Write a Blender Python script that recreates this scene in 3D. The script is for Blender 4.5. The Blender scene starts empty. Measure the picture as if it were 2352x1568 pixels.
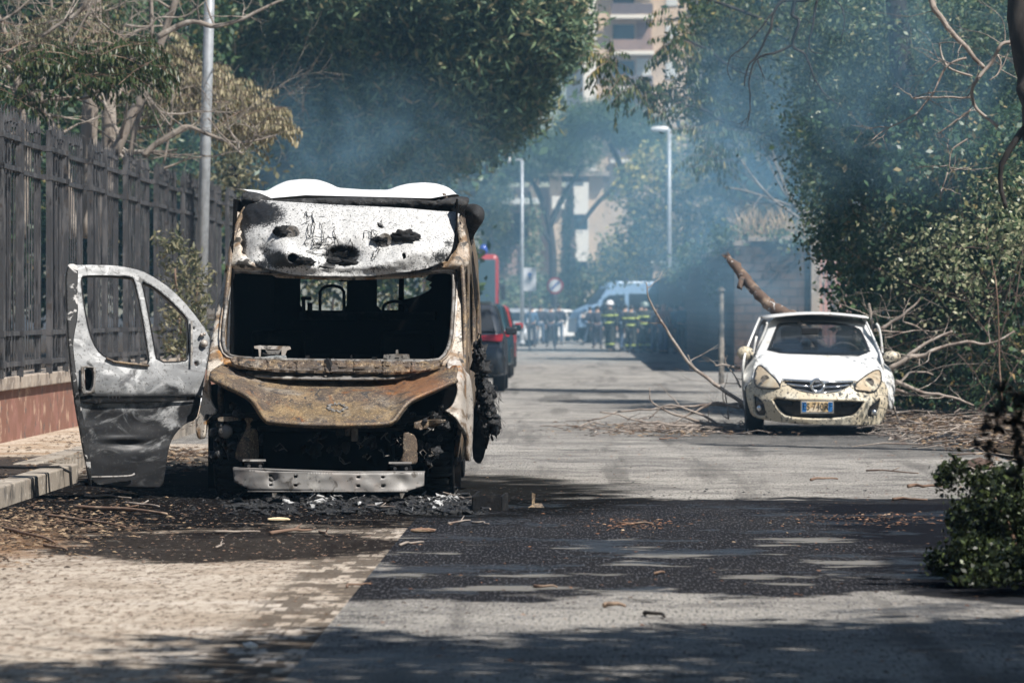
import bpy, bmesh, math, random
import numpy as np
from mathutils import Vector, Matrix, noise
from mathutils.geometry import delaunay_2d_cdt
R = math.radians
rnd = random.Random(7)
rng = np.random.default_rng(11)
sc = bpy.context.scene
# ------------------------------------------------------------------ camera
F, CX, CY, H = 9400., 1337., 720., 1.4      # focal length in photo pixels (2352 wide), vanishing point, eye height
cam = bpy.data.cameras.new('camera'); camo = bpy.data.objects.new('camera', cam)
sc.collection.objects.link(camo); sc.camera = camo
camo.location = (0, 0, H); camo.rotation_euler = (R(90), 0, 0)
cam.sensor_width = 36; cam.lens = F / 2352 * 36
cam.shift_x = -(CX - 1176) / 2352; cam.shift_y = -(784 - CY) / 2352
cam.clip_start = .5; cam.clip_end = 3000
cam.dof.use_dof = True; cam.dof.focus_distance = 31.2; cam.dof.aperture_fstop = 5.0
# ------------------------------------------------------------------ light
SUN = Vector((.50, -.46, .84)).normalized()
EL = math.asin(SUN.z); AZ = math.atan2(SUN.x, SUN.y)
w = bpy.data.worlds.new('World'); sc.world = w; w.use_nodes = True
wn = w.node_tree
sky = wn.nodes.new('ShaderNodeTexSky'); sky.sky_type = 'NISHITA'; sky.sun_disc = False
sky.sun_elevation = EL; sky.sun_rotation = AZ; sky.air_density = 1.2; sky.dust_density = .6
wn.links.new(sky.outputs[0], wn.nodes['Background'].inputs[0]); wn.nodes['Background'].inputs[1].default_value = .05
sl = bpy.data.lights.new('sun', 'SUN'); sl.energy = 5.0; sl.angle = R(.55); sl.color = (1, .95, .88)
so = bpy.data.objects.new('sun', sl); sc.collection.objects.link(so); so.rotation_euler = SUN.to_track_quat('Z', 'Y').to_euler()
so.location = (20, -20, 40)
sc.view_settings.view_transform = 'Standard'; sc.view_settings.look = 'None'
sc.view_settings.exposure = .66; sc.view_settings.gamma = 1
cy = sc.cycles
cy.use_denoising = True; cy.use_adaptive_sampling = True; cy.adaptive_threshold = .02
cy.max_bounces = 7; cy.diffuse_bounces = 3; cy.glossy_bounces = 3; cy.transmission_bounces = 5; cy.volume_bounces = 2; cy.transparent_max_bounces = 12
cy.volume_step_rate = 2.0; cy.volume_max_steps = 64
cy.sample_clamp_indirect = 4

# ------------------------------------------------------------------ helpers
def P(x, y, d): return Vector(((x - CX) * d / F, d, H - (y - CY) * d / F))
def G(x, y, z=0.):
    d = F * (H - z) / (y - CY); return Vector(((x - CX) * d / F, d, z))
def crop(pts, x0, y0, k): return [(x0 + a * k, y0 + b * k) for a, b in pts]
def K1(pts): return crop(pts, 459.4, 382.8, .3125)
def K2(pts): return crop(pts, 428.7, 765.6, .3255)
def K3(pts): return crop(pts, 114.8, 566.5, .371)
def K4(pts): return crop(pts, 1607.8, 566.5, .3222)
def lerp(a, b, t): return a + (b - a) * t
def interp(x, xs, ys): return float(np.interp(x, xs, ys))
ORG = {}
def empty(name, loc, label=None, cat=None, group=None, kind=None):
    o = bpy.data.objects.new(name, None); sc.collection.objects.link(o)
    o.location = loc; o.empty_display_size = .2; ORG[o.name] = Vector(loc)
    tag(o, label, cat, group, kind); return o
def tag(o, label=None, cat=None, group=None, kind=None):
    if label: o['label'] = label
    if cat: o['category'] = cat
    if group: o['group'] = group
    if kind: o['kind'] = kind
    return o
def org(p): return ORG.get(p.name, Vector((0, 0, 0))) if p else Vector((0, 0, 0))
def link(name, me, mat, parent):
    o = bpy.data.objects.new(name, me); sc.collection.objects.link(o)
    if mat: me.materials.append(mat)
    if parent: o.parent = parent; ORG[o.name] = org(parent)
    return o
class MB:
    def __init__(s): s.v = []; s.f = []
    def add(s, vs, fs):
        n = len(s.v); s.v += [tuple(q) for q in vs]; s.f += [tuple(i + n for i in f) for f in fs]; return s
    def box(s, c, size, rz=0., M=None):
        a, b, d = [q / 2 for q in size]; vs = []
        m = M or Matrix.Rotation(rz, 3, 'Z')
        for z in (-d, d):
            for x, y in ((-a, -b), (a, -b), (a, b), (-a, b)): vs.append(Vector(c) + m @ Vector((x, y, z)))
        return s.add(vs, [(3, 2, 1, 0), (4, 5, 6, 7), (0, 1, 5, 4), (1, 2, 6, 5), (2, 3, 7, 6), (3, 0, 4, 7)])
    def tube(s, pts, rad, n=6, cap=True):
        pts = [Vector(p) for p in pts]; k = len(pts)
        if not hasattr(rad, '__len__'): rad = [rad] * k
        vs = []; fs = []; ref = Vector((.13, .31, .94))
        for i, p in enumerate(pts):
            t = (pts[min(i + 1, k - 1)] - pts[max(i - 1, 0)])
            if t.length < 1e-6: t = Vector((0, 0, 1))
            t.normalize(); u = t.cross(ref)
            if u.length < .05: u = t.cross(Vector((1, 0, 0)))
            u.normalize(); q = t.cross(u)
            for j in range(n):
                a = 2 * math.pi * j / n; vs.append(p + (u * math.cos(a) + q * math.sin(a)) * rad[i])
        for i in range(k - 1):
            for j in range(n):
                a = i * n + j; b = i * n + (j + 1) % n; fs.append((a, b, b + n, a + n))
        if cap: fs.append(tuple(range(n))[::-1]); fs.append(tuple(range((k - 1) * n, k * n)))
        return s.add(vs, fs)
    def lathe(s, prof, c, axis='Z', n=20):
        vs = []; fs = []; c = Vector(c)
        for r, h in prof:
            for j in range(n):
                a = 2 * math.pi * j / n; x, y = r * math.cos(a), r * math.sin(a)
                vs.append(c + (Vector((x, y, h)) if axis == 'Z' else Vector((h, x, y)) if axis == 'X' else Vector((x, h, y))))
        for i in range(len(prof) - 1):
            for j in range(n):
                a = i * n + j; b = i * n + (j + 1) % n; fs.append((a, b, b + n, a + n))
        fs.append(tuple(range(n))[::-1]); fs.append(tuple(range((len(prof) - 1) * n, len(prof) * n)))
        return s.add(vs, fs)
    def grid(s, fn, nu, nv):
        vs = [fn(i / (nu - 1), j / (nv - 1)) for j in range(nv) for i in range(nu)]
        return s.add(vs, [(j * nu + i, j * nu + i + 1, (j + 1) * nu + i + 1, (j + 1) * nu + i) for j in range(nv - 1) for i in range(nu - 1)])
    def build(s, name, mat, parent=None, smooth=False, solid=0, bevel=0, sub=0, off=0):
        o0 = org(parent)
        me = bpy.data.meshes.new(name); me.from_pydata([(a - o0.x, b - o0.y, c - o0.z) for a, b, c in s.v], [], s.f); me.update()
        if smooth: me.polygons.foreach_set('use_smooth', [True] * len(me.polygons))
        o = link(name, me, mat, parent)
        if solid: m = o.modifiers.new('s', 'SOLIDIFY'); m.thickness = solid; m.offset = off
        if bevel: m = o.modifiers.new('b', 'BEVEL'); m.width = bevel; m.segments = 2; m.limit_method = 'ANGLE'
        if sub: m = o.modifiers.new('u', 'SUBSURF'); m.levels = sub; m.render_levels = sub
        return o
def inside(p, poly):
    x, y = p; c = False; n = len(poly); j = n - 1
    for i in range(n):
        xi, yi = poly[i][0], poly[i][1]; xj, yj = poly[j][0], poly[j][1]
        if (yi > y) != (yj > y) and x < (xj - xi) * (y - yi) / (yj - yi + 1e-12) + xi: c = not c
        j = i
    return c
def densify(poly, res, closed=True):
    out = []; n = len(poly)
    for i in range(n if closed else n - 1):
        a = poly[i]; b = poly[(i + 1) % n]; k = max(1, int(math.hypot(b[0] - a[0], b[1] - a[1]) / res))
        for t in range(k): out.append((lerp(a[0], b[0], t / k), lerp(a[1], b[1], t / k)))
    if not closed: out.append(tuple(poly[-1]))
    return out
def rounded(poly, it=1):
    for _ in range(it):
        q = []
        for i in range(len(poly)):
            a = poly[i]; b = poly[(i + 1) % len(poly)]
            q += [(lerp(a[0], b[0], .25), lerp(a[1], b[1], .25)), (lerp(a[0], b[0], .75), lerp(a[1], b[1], .75))]
        poly = q
    return poly
def sheet(outer, holes, fn, res, mb=None, rd=1):
    """flat outline with holes -> curved skin; fn maps (a, b) to a point"""
    mb = mb or MB(); outer = rounded(outer, rd) if rd else outer
    loops = [densify(outer, res)] + [densify(rounded(h, rd) if rd else h, res) for h in holes]
    vs = []; es = []
    for L in loops:
        n0 = len(vs); vs += L; es += [(n0 + i, n0 + (i + 1) % len(L)) for i in range(len(L))]
    xs = [p[0] for p in loops[0]]; ys = [p[1] for p in loops[0]]
    y = min(ys) + res * .6
    k = 0
    while y < max(ys):
        x = min(xs) + res * (.6 if k % 2 else .1)
        while x < max(xs):
            if inside((x, y), loops[0]) and not any(inside((x, y), h) for h in loops[1:]): vs.append((x, y))
            x += res
        y += res; k += 1
    r = delaunay_2d_cdt([Vector(v) for v in vs], es, [], 0, res * .02)
    out = [tuple(v) for v in r[0]]; fs = []
    for f in r[2]:
        c = (sum(out[i][0] for i in f) / 3, sum(out[i][1] for i in f) / 3)
        a_, b_, c_ = (out[i] for i in f); ar = abs((b_[0] - a_[0]) * (c_[1] - a_[1]) - (b_[1] - a_[1]) * (c_[0] - a_[0])) / 2
        if ar > .012 * res * res and inside(c, loops[0]) and not any(inside(c, h) for h in loops[1:]): fs.append(tuple(f))
    mb.add([fn(*p) for p in out], fs); return mb
# ------------------------------------------------------------------ materials
def _nt(name):
    m = bpy.data.materials.new(name); m.use_nodes = True; nt = m.node_tree
    return m, nt, nt.nodes['Principled BSDF']
def nd(nt, t, **kw):
    n = nt.nodes.new('ShaderNode' + t)
    for k, v in kw.items():
        if k[0] == 'i' and k[1:].isdigit(): n.inputs[int(k[1:])].default_value = v
        elif k in n.inputs.keys(): n.inputs[k].default_value = v
        else: setattr(n, k, v)
    return n
def mth(nt, op, a, b=None, clamp=False):
    n = nt.nodes.new('ShaderNodeMath'); n.operation = op; n.use_clamp = clamp
    for i, q in enumerate((a, b)):
        if q is None: continue
        if hasattr(q, 'links'): nt.links.new(q, n.inputs[i])
        else: n.inputs[i].default_value = q
    return n.outputs[0]
def sstep(nt, v, lo, hi):
    n = nt.nodes.new('ShaderNodeMapRange'); n.interpolation_type = 'SMOOTHSTEP'; nt.links.new(v, n.inputs[0])
    n.inputs[1].default_value = lo; n.inputs[2].default_value = hi; return n.outputs[0]
def layers(name, base, lays=(), rough=.7, metal=0., bump=0., bscale=30., bdist=.01, spec=.5, stretch=(1, 1, 1)):
    """base colour, then layers (colour, noise scale, low, high, options) mixed over it one after another"""
    m, nt, bs = _nt(name); L = nt.links.new
    tc = nd(nt, 'TexCoord').outputs['Object']; sep = nd(nt, 'SeparateXYZ'); L(tc, sep.inputs[0])
    col = None; ro = None; sp = None
    def rgb(c): n = nd(nt, 'RGB'); n.outputs[0].default_value = (*c, 1); return n.outputs[0]
    col = rgb(base); rv = nd(nt, 'Value'); rv.outputs[0].default_value = rough; ro = rv.outputs[0]
    for i, l in enumerate(lays):
        c, s, lo, hi = l[:4]; o = l[4] if len(l) > 4 else {}
        mp = nd(nt, 'Mapping'); L(tc, mp.inputs[0]); mp.inputs[3].default_value = o.get('st', stretch); mp.inputs[1].default_value = (i * 7.3, i * 3.1, i * 5.7)
        if o.get('brick'):
            v = nd(nt, 'TexBrick'); L(mp.outputs[0], v.inputs[0]); v.inputs['Scale'].default_value = 1; v.inputs['Brick Width'].default_value = o['brick'][0]; v.inputs['Row Height'].default_value = o['brick'][1]; v.inputs['Mortar Size'].default_value = o['brick'][2]
            v.inputs['Color1'].default_value = (1, 1, 1, 1); v.inputs['Color2'].default_value = (0, 0, 0, 1); v.inputs['Mortar'].default_value = (.75, .75, .75, 1); v.inputs['Bias'].default_value = -.15
            n3 = nd(nt, 'TexNoise', Scale=2.4, Detail=6., Roughness=.75); L(tc, n3.inputs[0]); fac = mth(nt, 'SUBTRACT', v.outputs['Color'], mth(nt, 'MULTIPLY', sstep(nt, n3.outputs[0], .46, .66), .6))
        elif o.get('vor'):
            v = nd(nt, 'TexVoronoi', Scale=s, feature=o['vor']); L(mp.outputs[0], v.inputs[0]); fac = v.outputs['Distance']
        elif s:
            v = nd(nt, 'TexNoise', Scale=s, Detail=o.get('det', 6.), Roughness=o.get('nr', .6), Distortion=o.get('dis', 0.)); L(mp.outputs[0], v.inputs[0]); fac = v.outputs[0]
        if s: nz = fac
        if 'ell' in o:
            ex, ey, rx, ry, amp = o['ell']
            a = mth(nt, 'DIVIDE', mth(nt, 'SUBTRACT', sep.outputs[o.get('ax', (0, 1))[0]], ex), rx); b = mth(nt, 'DIVIDE', mth(nt, 'SUBTRACT', sep.outputs[o.get('ax', (0, 1))[1]], ey), ry)
            dd = mth(nt, 'SQRT', mth(nt, 'ADD', mth(nt, 'MULTIPLY', a, a), mth(nt, 'MULTIPLY', b, b)))
            e = mth(nt, 'SUBTRACT', 1., dd); e = mth(nt, 'ADD', e, mth(nt, 'MULTIPLY', mth(nt, 'SUBTRACT', nz, .5), amp)); f = sstep(nt, e, lo, hi)
        elif 'rect' in o:
            x0, x1, y0, y1, amp = o['rect']
            q = [mth(nt, 'SUBTRACT', sep.outputs[0], x0), mth(nt, 'SUBTRACT', x1, sep.outputs[0]), mth(nt, 'SUBTRACT', sep.outputs[1], y0), mth(nt, 'SUBTRACT', y1, sep.outputs[1])]
            e = mth(nt, 'MINIMUM', mth(nt, 'MINIMUM', q[0], q[1]), mth(nt, 'MINIMUM', q[2], q[3]))
            e = mth(nt, 'ADD', e, mth(nt, 'MULTIPLY', mth(nt, 'SUBTRACT', nz, .5), amp)); f = sstep(nt, e, lo, hi)
        else: f = sstep(nt, fac, lo, hi)
        if 'ramp' in o:
            ax, z0, z1 = o['ramp']; f = mth(nt, 'MULTIPLY', f, sstep(nt, sep.outputs[ax], z0, z1) if z1 > z0 else mth(nt, 'SUBTRACT', 1., sstep(nt, sep.outputs[ax], z1, z0)))
        if 'zadd' in o:     # threshold shifted by height
            ax, z0, z1, amt = o['zadd']; g = nd(nt, 'MapRange'); L(sep.outputs[ax], g.inputs[0]); g.inputs[1].default_value = z0; g.inputs[2].default_value = z1; g.inputs[3].default_value = 0; g.inputs[4].default_value = amt
            f = sstep(nt, mth(nt, 'ADD', nz, g.outputs[0]), lo, hi)
        if 'attr' in o:
            a = nd(nt, 'Attribute'); a.attribute_name = o['attr']; f = sstep(nt, mth(nt, 'ADD', a.outputs['Fac'], mth(nt, 'MULTIPLY', mth(nt, 'SUBTRACT', nz, .5), o.get('amp', 1.))), lo, hi)
        if 'k' in o: f = mth(nt, 'MULTIPLY', f, o['k'])
        mx = nd(nt, 'MixRGB'); L(f, mx.inputs[0]); L(col, mx.inputs[1]); mx.inputs[2].default_value = (*c, 1); col = mx.outputs[0]
        if 'spec' in o: sp = mth(nt, 'MULTIPLY', f, o['spec'])
        if 'rough' in o:
            mr = nd(nt, 'Mix'); L(f, mr.inputs[0]); L(ro, mr.inputs[2]); mr.inputs[3].default_value = o['rough']; ro = mr.outputs[0]
    L(col, bs.inputs['Base Color']); L(ro, bs.inputs['Roughness']); bs.inputs['Metallic'].default_value = metal
    bs.inputs['Specular IOR Level'].default_value = spec
    if sp is not None: L(sp, bs.inputs['Specular IOR Level'])
    if bump:
        mp = nd(nt, 'Mapping'); L(tc, mp.inputs[0]); mp.inputs[3].default_value = stretch
        v = nd(nt, 'TexNoise', Scale=bscale, Detail=8., Roughness=.65); L(mp.outputs[0], v.inputs[0])
        b = nd(nt, 'Bump', Strength=bump, Distance=bdist); L(v.outputs[0], b.inputs['Height']); L(b.outputs[0], bs.inputs['Normal'])
    return m
def leafmat(name, cols, rough=.45, trans=.3):
    m, nt, bs = _nt(name); L = nt.links.new
    g = nd(nt, 'NewGeometry'); r = nd(nt, 'ValToRGB'); L(g.outputs['Random Per Island'], r.inputs[0])
    cr = r.color_ramp
    while len(cr.elements) < len(cols): cr.elements.new(.5)
    for i, c in enumerate(cols): cr.elements[i].position = c[0]; cr.elements[i].color = (*c[1], 1)
    L(r.outputs[0], bs.inputs['Base Color']); bs.inputs['Roughness'].default_value = rough; bs.inputs['Specular IOR Level'].default_value = .3
    t = nd(nt, 'BsdfTranslucent'); L(r.outputs[0], t.inputs[0]); mx = nd(nt, 'MixShader', i0=trans)
    L(bs.outputs[0], mx.inputs[1]); L(t.outputs[0], mx.inputs[2]); L(mx.outputs[0], nt.nodes['Material Output'].inputs[0])
    return m
def glass(name, col=(.02, .03, .035), rough=.06):
    m, nt, bs = _nt(name); bs.inputs['Base Color'].default_value = (*col, 1); bs.inputs['Roughness'].default_value = rough; bs.inputs['Specular IOR Level'].default_value = .7
    return m
def plain(name, c, rough=.5, metal=0., var=.25, scale=8.):
    return layers(name, c, [(tuple(q * (1 - var) for q in c), scale, .4, .65)], rough=rough, metal=metal)
M = {}
BLK = (.008, .008, .009)
M['rust'] = layers('rusted_burnt_steel', (.115, .084, .062), [
    ((.24, .17, .10), 5., .45, .62, {'dis': .8}), ((.21, .088, .03), 3.4, .57, .70, {'dis': 1.2}), ((.27, .235, .195), 2.6, .55, .70, {'dis': .5}),
    ((.055, .05, .05), 7., .55, .64, {'dis': 1.5}), ((.48, .38, .24), 34., .57, .66, {'dis': 2.5, 'k': .85}), ((.02, .018, .017), 75., .51, .62, {'k': .65}), ((.31, .265, .225), 1.9, .50, .66, {'ell': (-.45, .93, .75, .12, 1.1), 'ax': (0, 2), 'k': .55, 'nr': .8}), ((.26, .10, .03), 2.6, .25, .7, {'ell': (.60, .86, .5, .2, 1.5), 'ax': (0, 2), 'k': .5, 'nr': .8}), ((.05, .045, .042), 2.2, .3, .8, {'ell': (0, .98, .9, .05, 1.2), 'ax': (0, 2), 'k': .6}), ((.40, .27, .10), 12., .2, .7, {'ell': (0, .66, .9, .1, 1.9), 'ax': (0, 2), 'k': .22, 'dis': 2.}), ((.03, .026, .024), 42., .54, .62, {'k': .7, 'nr': .75}), ((.05, .04, .035), 5., .56, .66, {'dis': 2., 'k': .7})], rough=.62, metal=.2, bump=.35, bscale=45, bdist=.008)
M['pale'] = layers('ash_pale_steel', (.40, .36, .32), [
    ((.17, .12, .08), 4., .5, .62, {'dis': 1.}), ((.30, .14, .045), 6., .58, .68, {'dis': 1.2}), ((.70, .68, .66), 2.2, .53, .66), ((.05, .045, .04), 9., .56, .66, {'dis': .8}),
    ((.03, .028, .026), 60., .58, .66, {'k': .7})], rough=.6, metal=.15, bump=.4, bscale=40, bdist=.006)
M['pillar'] = layers('scorched_pillar_steel', (.46, .41, .35), [
    ((.20, .13, .075), 3.2, .44, .6, {'dis': 1.}), ((.38, .19, .06), 5., .56, .66, {'dis': 1.2}), ((.68, .66, .62), 4., .56, .68, {'st': (1, 1, .4)}),
    ((.04, .035, .03), 8., .55, .64, {'dis': .8, 'zadd': (2, 1.4, 2.4, .06)}), ((.04, .035, .03), 70., .55, .64, {'k': .8})], rough=.6, metal=.1, bump=.5, bscale=50, bdist=.006)
M['door'] = layers('scorched_door_paint', (.26, .265, .27), [
    ((.17, .175, .18), 2.6, .44, .62, {'dis': 1.4, 'st': (1, 1, 1.6)}), ((.48, .485, .49), 3.1, .52, .64, {'dis': 1.2}), ((.085, .085, .09), 1.9, .56, .70, {'dis': 1.6, 'st': (.8, 1, 2.2)}),
    ((.022, .022, .024), 2.2, .60, .74, {'zadd': (2, 1.05, .15, .42), 'dis': 2.0, 'nr': .65}), ((.26, .265, .27), 2.6, .57, .70, {'st': (.6, 1, 1.6), 'dis': 2.5, 'k': .6}), ((.05, .048, .046), 45., .55, .66, {'k': .75}), ((.03, .03, .03), 3.4, .60, .68, {'dis': 2.})], rough=.5, metal=.1, bump=.25, bscale=40, bdist=.004)
M['edge'] = layers('sooty_flaking_edge', (.012, .012, .013), [((.45, .44, .43), 9., .56, .62, {'dis': .6})], rough=.7, bump=.4, bscale=60)
M['char'] = layers('charred_black', BLK, [((.03, .028, .027), 12., .5, .7)], rough=.75, bump=.6, bscale=60, bdist=.01, spec=.25)
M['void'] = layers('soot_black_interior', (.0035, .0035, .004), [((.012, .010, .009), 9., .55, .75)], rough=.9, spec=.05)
M['shiny'] = layers('melted_black_plastic', (.010, .010, .011), [((.05, .05, .055), 30., .60, .70, {'dis': 1.})], rough=.4, bump=.9, bscale=28, bdist=.03)
M['rim'] = layers('charred_fibreglass', (.018, .018, .019), [((.40, .40, .40), 60., .64, .70), ((.05, .05, .05), 14., .5, .65)], rough=.8, bump=.9, bscale=50, bdist=.015)
M['cap'] = layers('white_gelcoat', (.86, .86, .85), [((.72, .72, .70), 3., .55, .75)], rough=.35)
M['luton'] = layers('scorched_white_fibreglass', (.50, .50, .495), [
    ((.25, .25, .25), 4., .50, .72, {'dis': 1., 'nr': .8, 'attr': 'soot', 'amp': 1.6}), ((.010, .010, .011), 24., .50, .66, {'attr': 'soot', 'amp': 1.7, 'nr': .85, 'det': 12.}),
    ((.012, .012, .013), 75., .50, .60, {'attr': 'soot', 'amp': 2.2, 'nr': .75}), ((.016, .016, .017), 4., .60, .66, {'dis': 2.2, 'nr': .8, 'det': 12.}), ((.05, .05, .05), 7., .640, .655, {'dis': 3.}), ((.03, .03, .03), 90., .66, .70)], rough=.55, bump=.5, bscale=30, bdist=.015)
M['beam'] = layers('heat_marked_aluminium', (.25, .24, .23), [((.30, .27, .25), 4., .5, .68, {'dis': 1.2}), ((.40, .385, .36), 6., .54, .68), ((.10, .09, .08), 11., .56, .66, {'dis': 1.})], rough=.55, metal=.05, bump=.3, bscale=40, bdist=.004)
M['steel'] = layers('grey_scale_steel', (.20, .19, .18), [((.09, .075, .06), 9., .45, .62, {'dis': .7}), ((.38, .36, .33), 6., .56, .66), ((.02, .02, .02), 30., .56, .64)], rough=.65, metal=.2, bump=.4, bscale=50)
M['tyre'] = plain('rubber', (.012, .012, .013), .85)
# open ground
ASH = (.17, .165, .155)
wetk = dict(rough=.30)
M['road'] = layers('asphalt', (.29, .275, .255), [
    ((.37, .35, .32), .5, .42, .62), ((.19, .18, .17), 1.6, .50, .64, {'nr': .7}), ((.10, .096, .092), .9, .56, .68, {'nr': .75}),
    ((.50, .48, .45), 70., .57, .66, {'det': 3., 'st': (1, .10, 1), 'k': .8}), ((.06, .06, .06), 60., .54, .64, {'det': 3., 'st': (1, .12, 1), 'k': .8}),
    ((.10, .095, .09), 2.4, .54, .66, {'st': (1, .05, 1), 'k': .55}), ((.13, .125, .12), .45, .52, .60, {'nr': .75, 'k': .5}),
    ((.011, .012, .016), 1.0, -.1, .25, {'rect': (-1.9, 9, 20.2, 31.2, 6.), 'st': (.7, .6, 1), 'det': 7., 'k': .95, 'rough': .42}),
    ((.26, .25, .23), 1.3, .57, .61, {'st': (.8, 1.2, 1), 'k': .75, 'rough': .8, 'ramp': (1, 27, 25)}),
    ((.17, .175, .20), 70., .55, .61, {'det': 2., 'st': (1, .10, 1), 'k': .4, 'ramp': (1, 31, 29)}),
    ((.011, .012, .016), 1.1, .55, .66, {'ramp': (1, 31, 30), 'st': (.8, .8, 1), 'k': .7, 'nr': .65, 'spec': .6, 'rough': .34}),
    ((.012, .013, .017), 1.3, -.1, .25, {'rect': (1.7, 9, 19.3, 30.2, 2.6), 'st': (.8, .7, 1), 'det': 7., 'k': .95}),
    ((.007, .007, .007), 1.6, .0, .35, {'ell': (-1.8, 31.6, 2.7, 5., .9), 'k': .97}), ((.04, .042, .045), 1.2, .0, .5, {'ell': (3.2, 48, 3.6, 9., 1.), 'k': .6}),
    ], rough=.85, bump=.9, bscale=70, bdist=.02, spec=0)
M['lane'] = layers('dusty_cobbles', (.47, .41, .345), [
    ((.38, .32, .26), 1.3, .47, .62, {'nr': .7}), ((.24, .195, .155), 16., .50, .62, {'st': (1, .35, 1), 'k': .8}), ((.20, .155, .12), .8, .54, .68, {'nr': .75, 'k': .8}), ((.56, .50, .44), .9, .55, .66), ((.15, .12, .095), 34., .57, .64, {'st': (1, .15, 1)}),
    ((.09, .075, .062), 1., .35, .65, {'brick': (.085, .24, .008), 'ramp': (0, -1.66, -1.46), 'k': .9}), ((.20, .165, .135), 1., .3, .7, {'brick': (.10, .26, .012), 'k': .18}),
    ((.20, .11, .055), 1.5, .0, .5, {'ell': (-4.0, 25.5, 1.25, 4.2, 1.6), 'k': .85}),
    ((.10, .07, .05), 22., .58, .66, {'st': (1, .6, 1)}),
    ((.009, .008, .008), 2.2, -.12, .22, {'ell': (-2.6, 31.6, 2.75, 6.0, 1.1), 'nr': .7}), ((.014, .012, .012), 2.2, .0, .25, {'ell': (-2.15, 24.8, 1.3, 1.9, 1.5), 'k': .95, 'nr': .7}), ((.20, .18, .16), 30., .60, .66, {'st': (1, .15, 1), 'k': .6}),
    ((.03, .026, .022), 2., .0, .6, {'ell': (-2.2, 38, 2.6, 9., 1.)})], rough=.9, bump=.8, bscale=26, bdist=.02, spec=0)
def brickmat(name, c1, c2, mort, bw, bh, rough=.8, sooty=True, mort_w=.012, vert=False, dust=None):
    m, nt, bs = _nt(name); L = nt.links.new
    tc = nd(nt, 'TexCoord').outputs['Object']; v = tc
    if vert:
        s = nd(nt, 'SeparateXYZ'); L(tc, s.inputs[0]); cmb = nd(nt, 'CombineXYZ'); L(mth(nt, 'ADD', s.outputs[0], s.outputs[1]), cmb.inputs[0]); L(s.outputs[2], cmb.inputs[1]); v = cmb.outputs[0]
    b = nd(nt, 'TexBrick'); L(v, b.inputs[0]); b.inputs['Scale'].default_value = 1
    b.inputs['Brick Width'].default_value = bw; b.inputs['Row Height'].default_value = bh; b.inputs['Mortar Size'].default_value = mort_w
    b.inputs['Color1'].default_value = (*c1, 1); b.inputs['Color2'].default_value = (*c2, 1); b.inputs['Mortar'].default_value = (*mort, 1); b.inputs['Bias'].default_value = -.1
    n = nd(nt, 'TexNoise', Scale=3., Detail=6.); L(tc, n.inputs[0]); mx = nd(nt, 'MixRGB'); L(sstep(nt, n.outputs[0], .45, .7), mx.inputs[0]); L(b.outputs[0], mx.inputs[1]); mx.inputs[2].default_value = (*[q * .5 for q in c1], 1)
    cc = mx.outputs[0]
    if dust:
        sx = nd(nt, 'SeparateXYZ'); L(tc, sx.inputs[0]); n3 = nd(nt, 'TexNoise', Scale=2.6, Detail=6., Roughness=.7); L(tc, n3.inputs[0])
        g = nd(nt, 'MapRange'); L(sx.outputs[0], g.inputs[0]); g.inputs[1].default_value = -1.85; g.inputs[2].default_value = -1.25; g.inputs[3].default_value = .32; g.inputs[4].default_value = -.10
        md = nd(nt, 'MixRGB'); L(sstep(nt, mth(nt, 'ADD', n3.outputs[0], g.outputs[0]), .46, .66), md.inputs[0]); L(cc, md.inputs[1]); md.inputs[2].default_value = (*dust, 1)
        ms = nd(nt, 'MixRGB'); L(sstep(nt, mth(nt, 'ADD', sx.outputs[1], mth(nt, 'MULTIPLY', n3.outputs[0], 3.)), 29.5, 31.), ms.inputs[0]); L(md.outputs[0], ms.inputs[1]); ms.inputs[2].default_value = (.02, .018, .017, 1); cc = ms.outputs[0]
    L(cc, bs.inputs['Base Color']); bs.inputs['Roughness'].default_value = rough; bs.inputs['Specular IOR Level'].default_value = 0
    bp = nd(nt, 'Bump', Strength=.8, Distance=.02); n2 = nd(nt, 'TexNoise', Scale=40., Detail=6.); L(tc, n2.inputs[0])
    L(mth(nt, 'SUBTRACT', n2.outputs[0], b.outputs['Fac']), bp.inputs['Height']); L(bp.outputs[0], bs.inputs['Normal'])
    return m
M['strip'] = brickmat('checkered_cobble_strip', (.42, .37, .31), (.07, .06, .05), (.13, .11, .09), .085, .17, mort_w=.012, dust=(.44, .385, .325))
M['walk'] = layers('gritty_pavement', (.50, .42, .34), [((.38, .30, .23), 2., .45, .62), ((.22, .16, .11), 20., .52, .66, {'st': (1, .5, 1)}), ((.28, .18, .10), 1.2, .5, .7), ((.06, .05, .045), 2.5, .05, .45, {'ell': (-4.6, 33.5, 1.4, 3.5, 1.)})], rough=.9, bump=.9, bscale=20, bdist=.03, spec=0)
M['kerb'] = layers('kerb_stone', (.30, .26, .215), [((.24, .20, .16), 3., .48, .66), ((.50, .45, .38), 11., .56, .68), ((.05, .045, .04), 2.2, .5, .66)], rough=.85, bump=.5, bscale=30)
M['dirt'] = layers('dark_dirt', (.055, .043, .033), [((.11, .085, .06), 2.5, .48, .66), ((.03, .027, .024), 1., .48, .66), ((.26, .20, .14), 26., .60, .70)], rough=.95, bump=1., bscale=14, bdist=.05, spec=0)
M['wall'] = layers('peeling_red_plaster', (.20, .09, .06), [((.26, .12, .09), 2.2, .48, .62), ((.42, .28, .20), 4., .54, .66), ((.10, .08, .07), 7., .58, .68)], rough=.9, bump=.6, bscale=20)
M['cope'] = layers('weathered_coping', (.36, .30, .245), [((.20, .16, .13), 3., .45, .62), ((.45, .40, .34), 9., .55, .66)], rough=.85, bump=.4, bscale=20)
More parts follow.
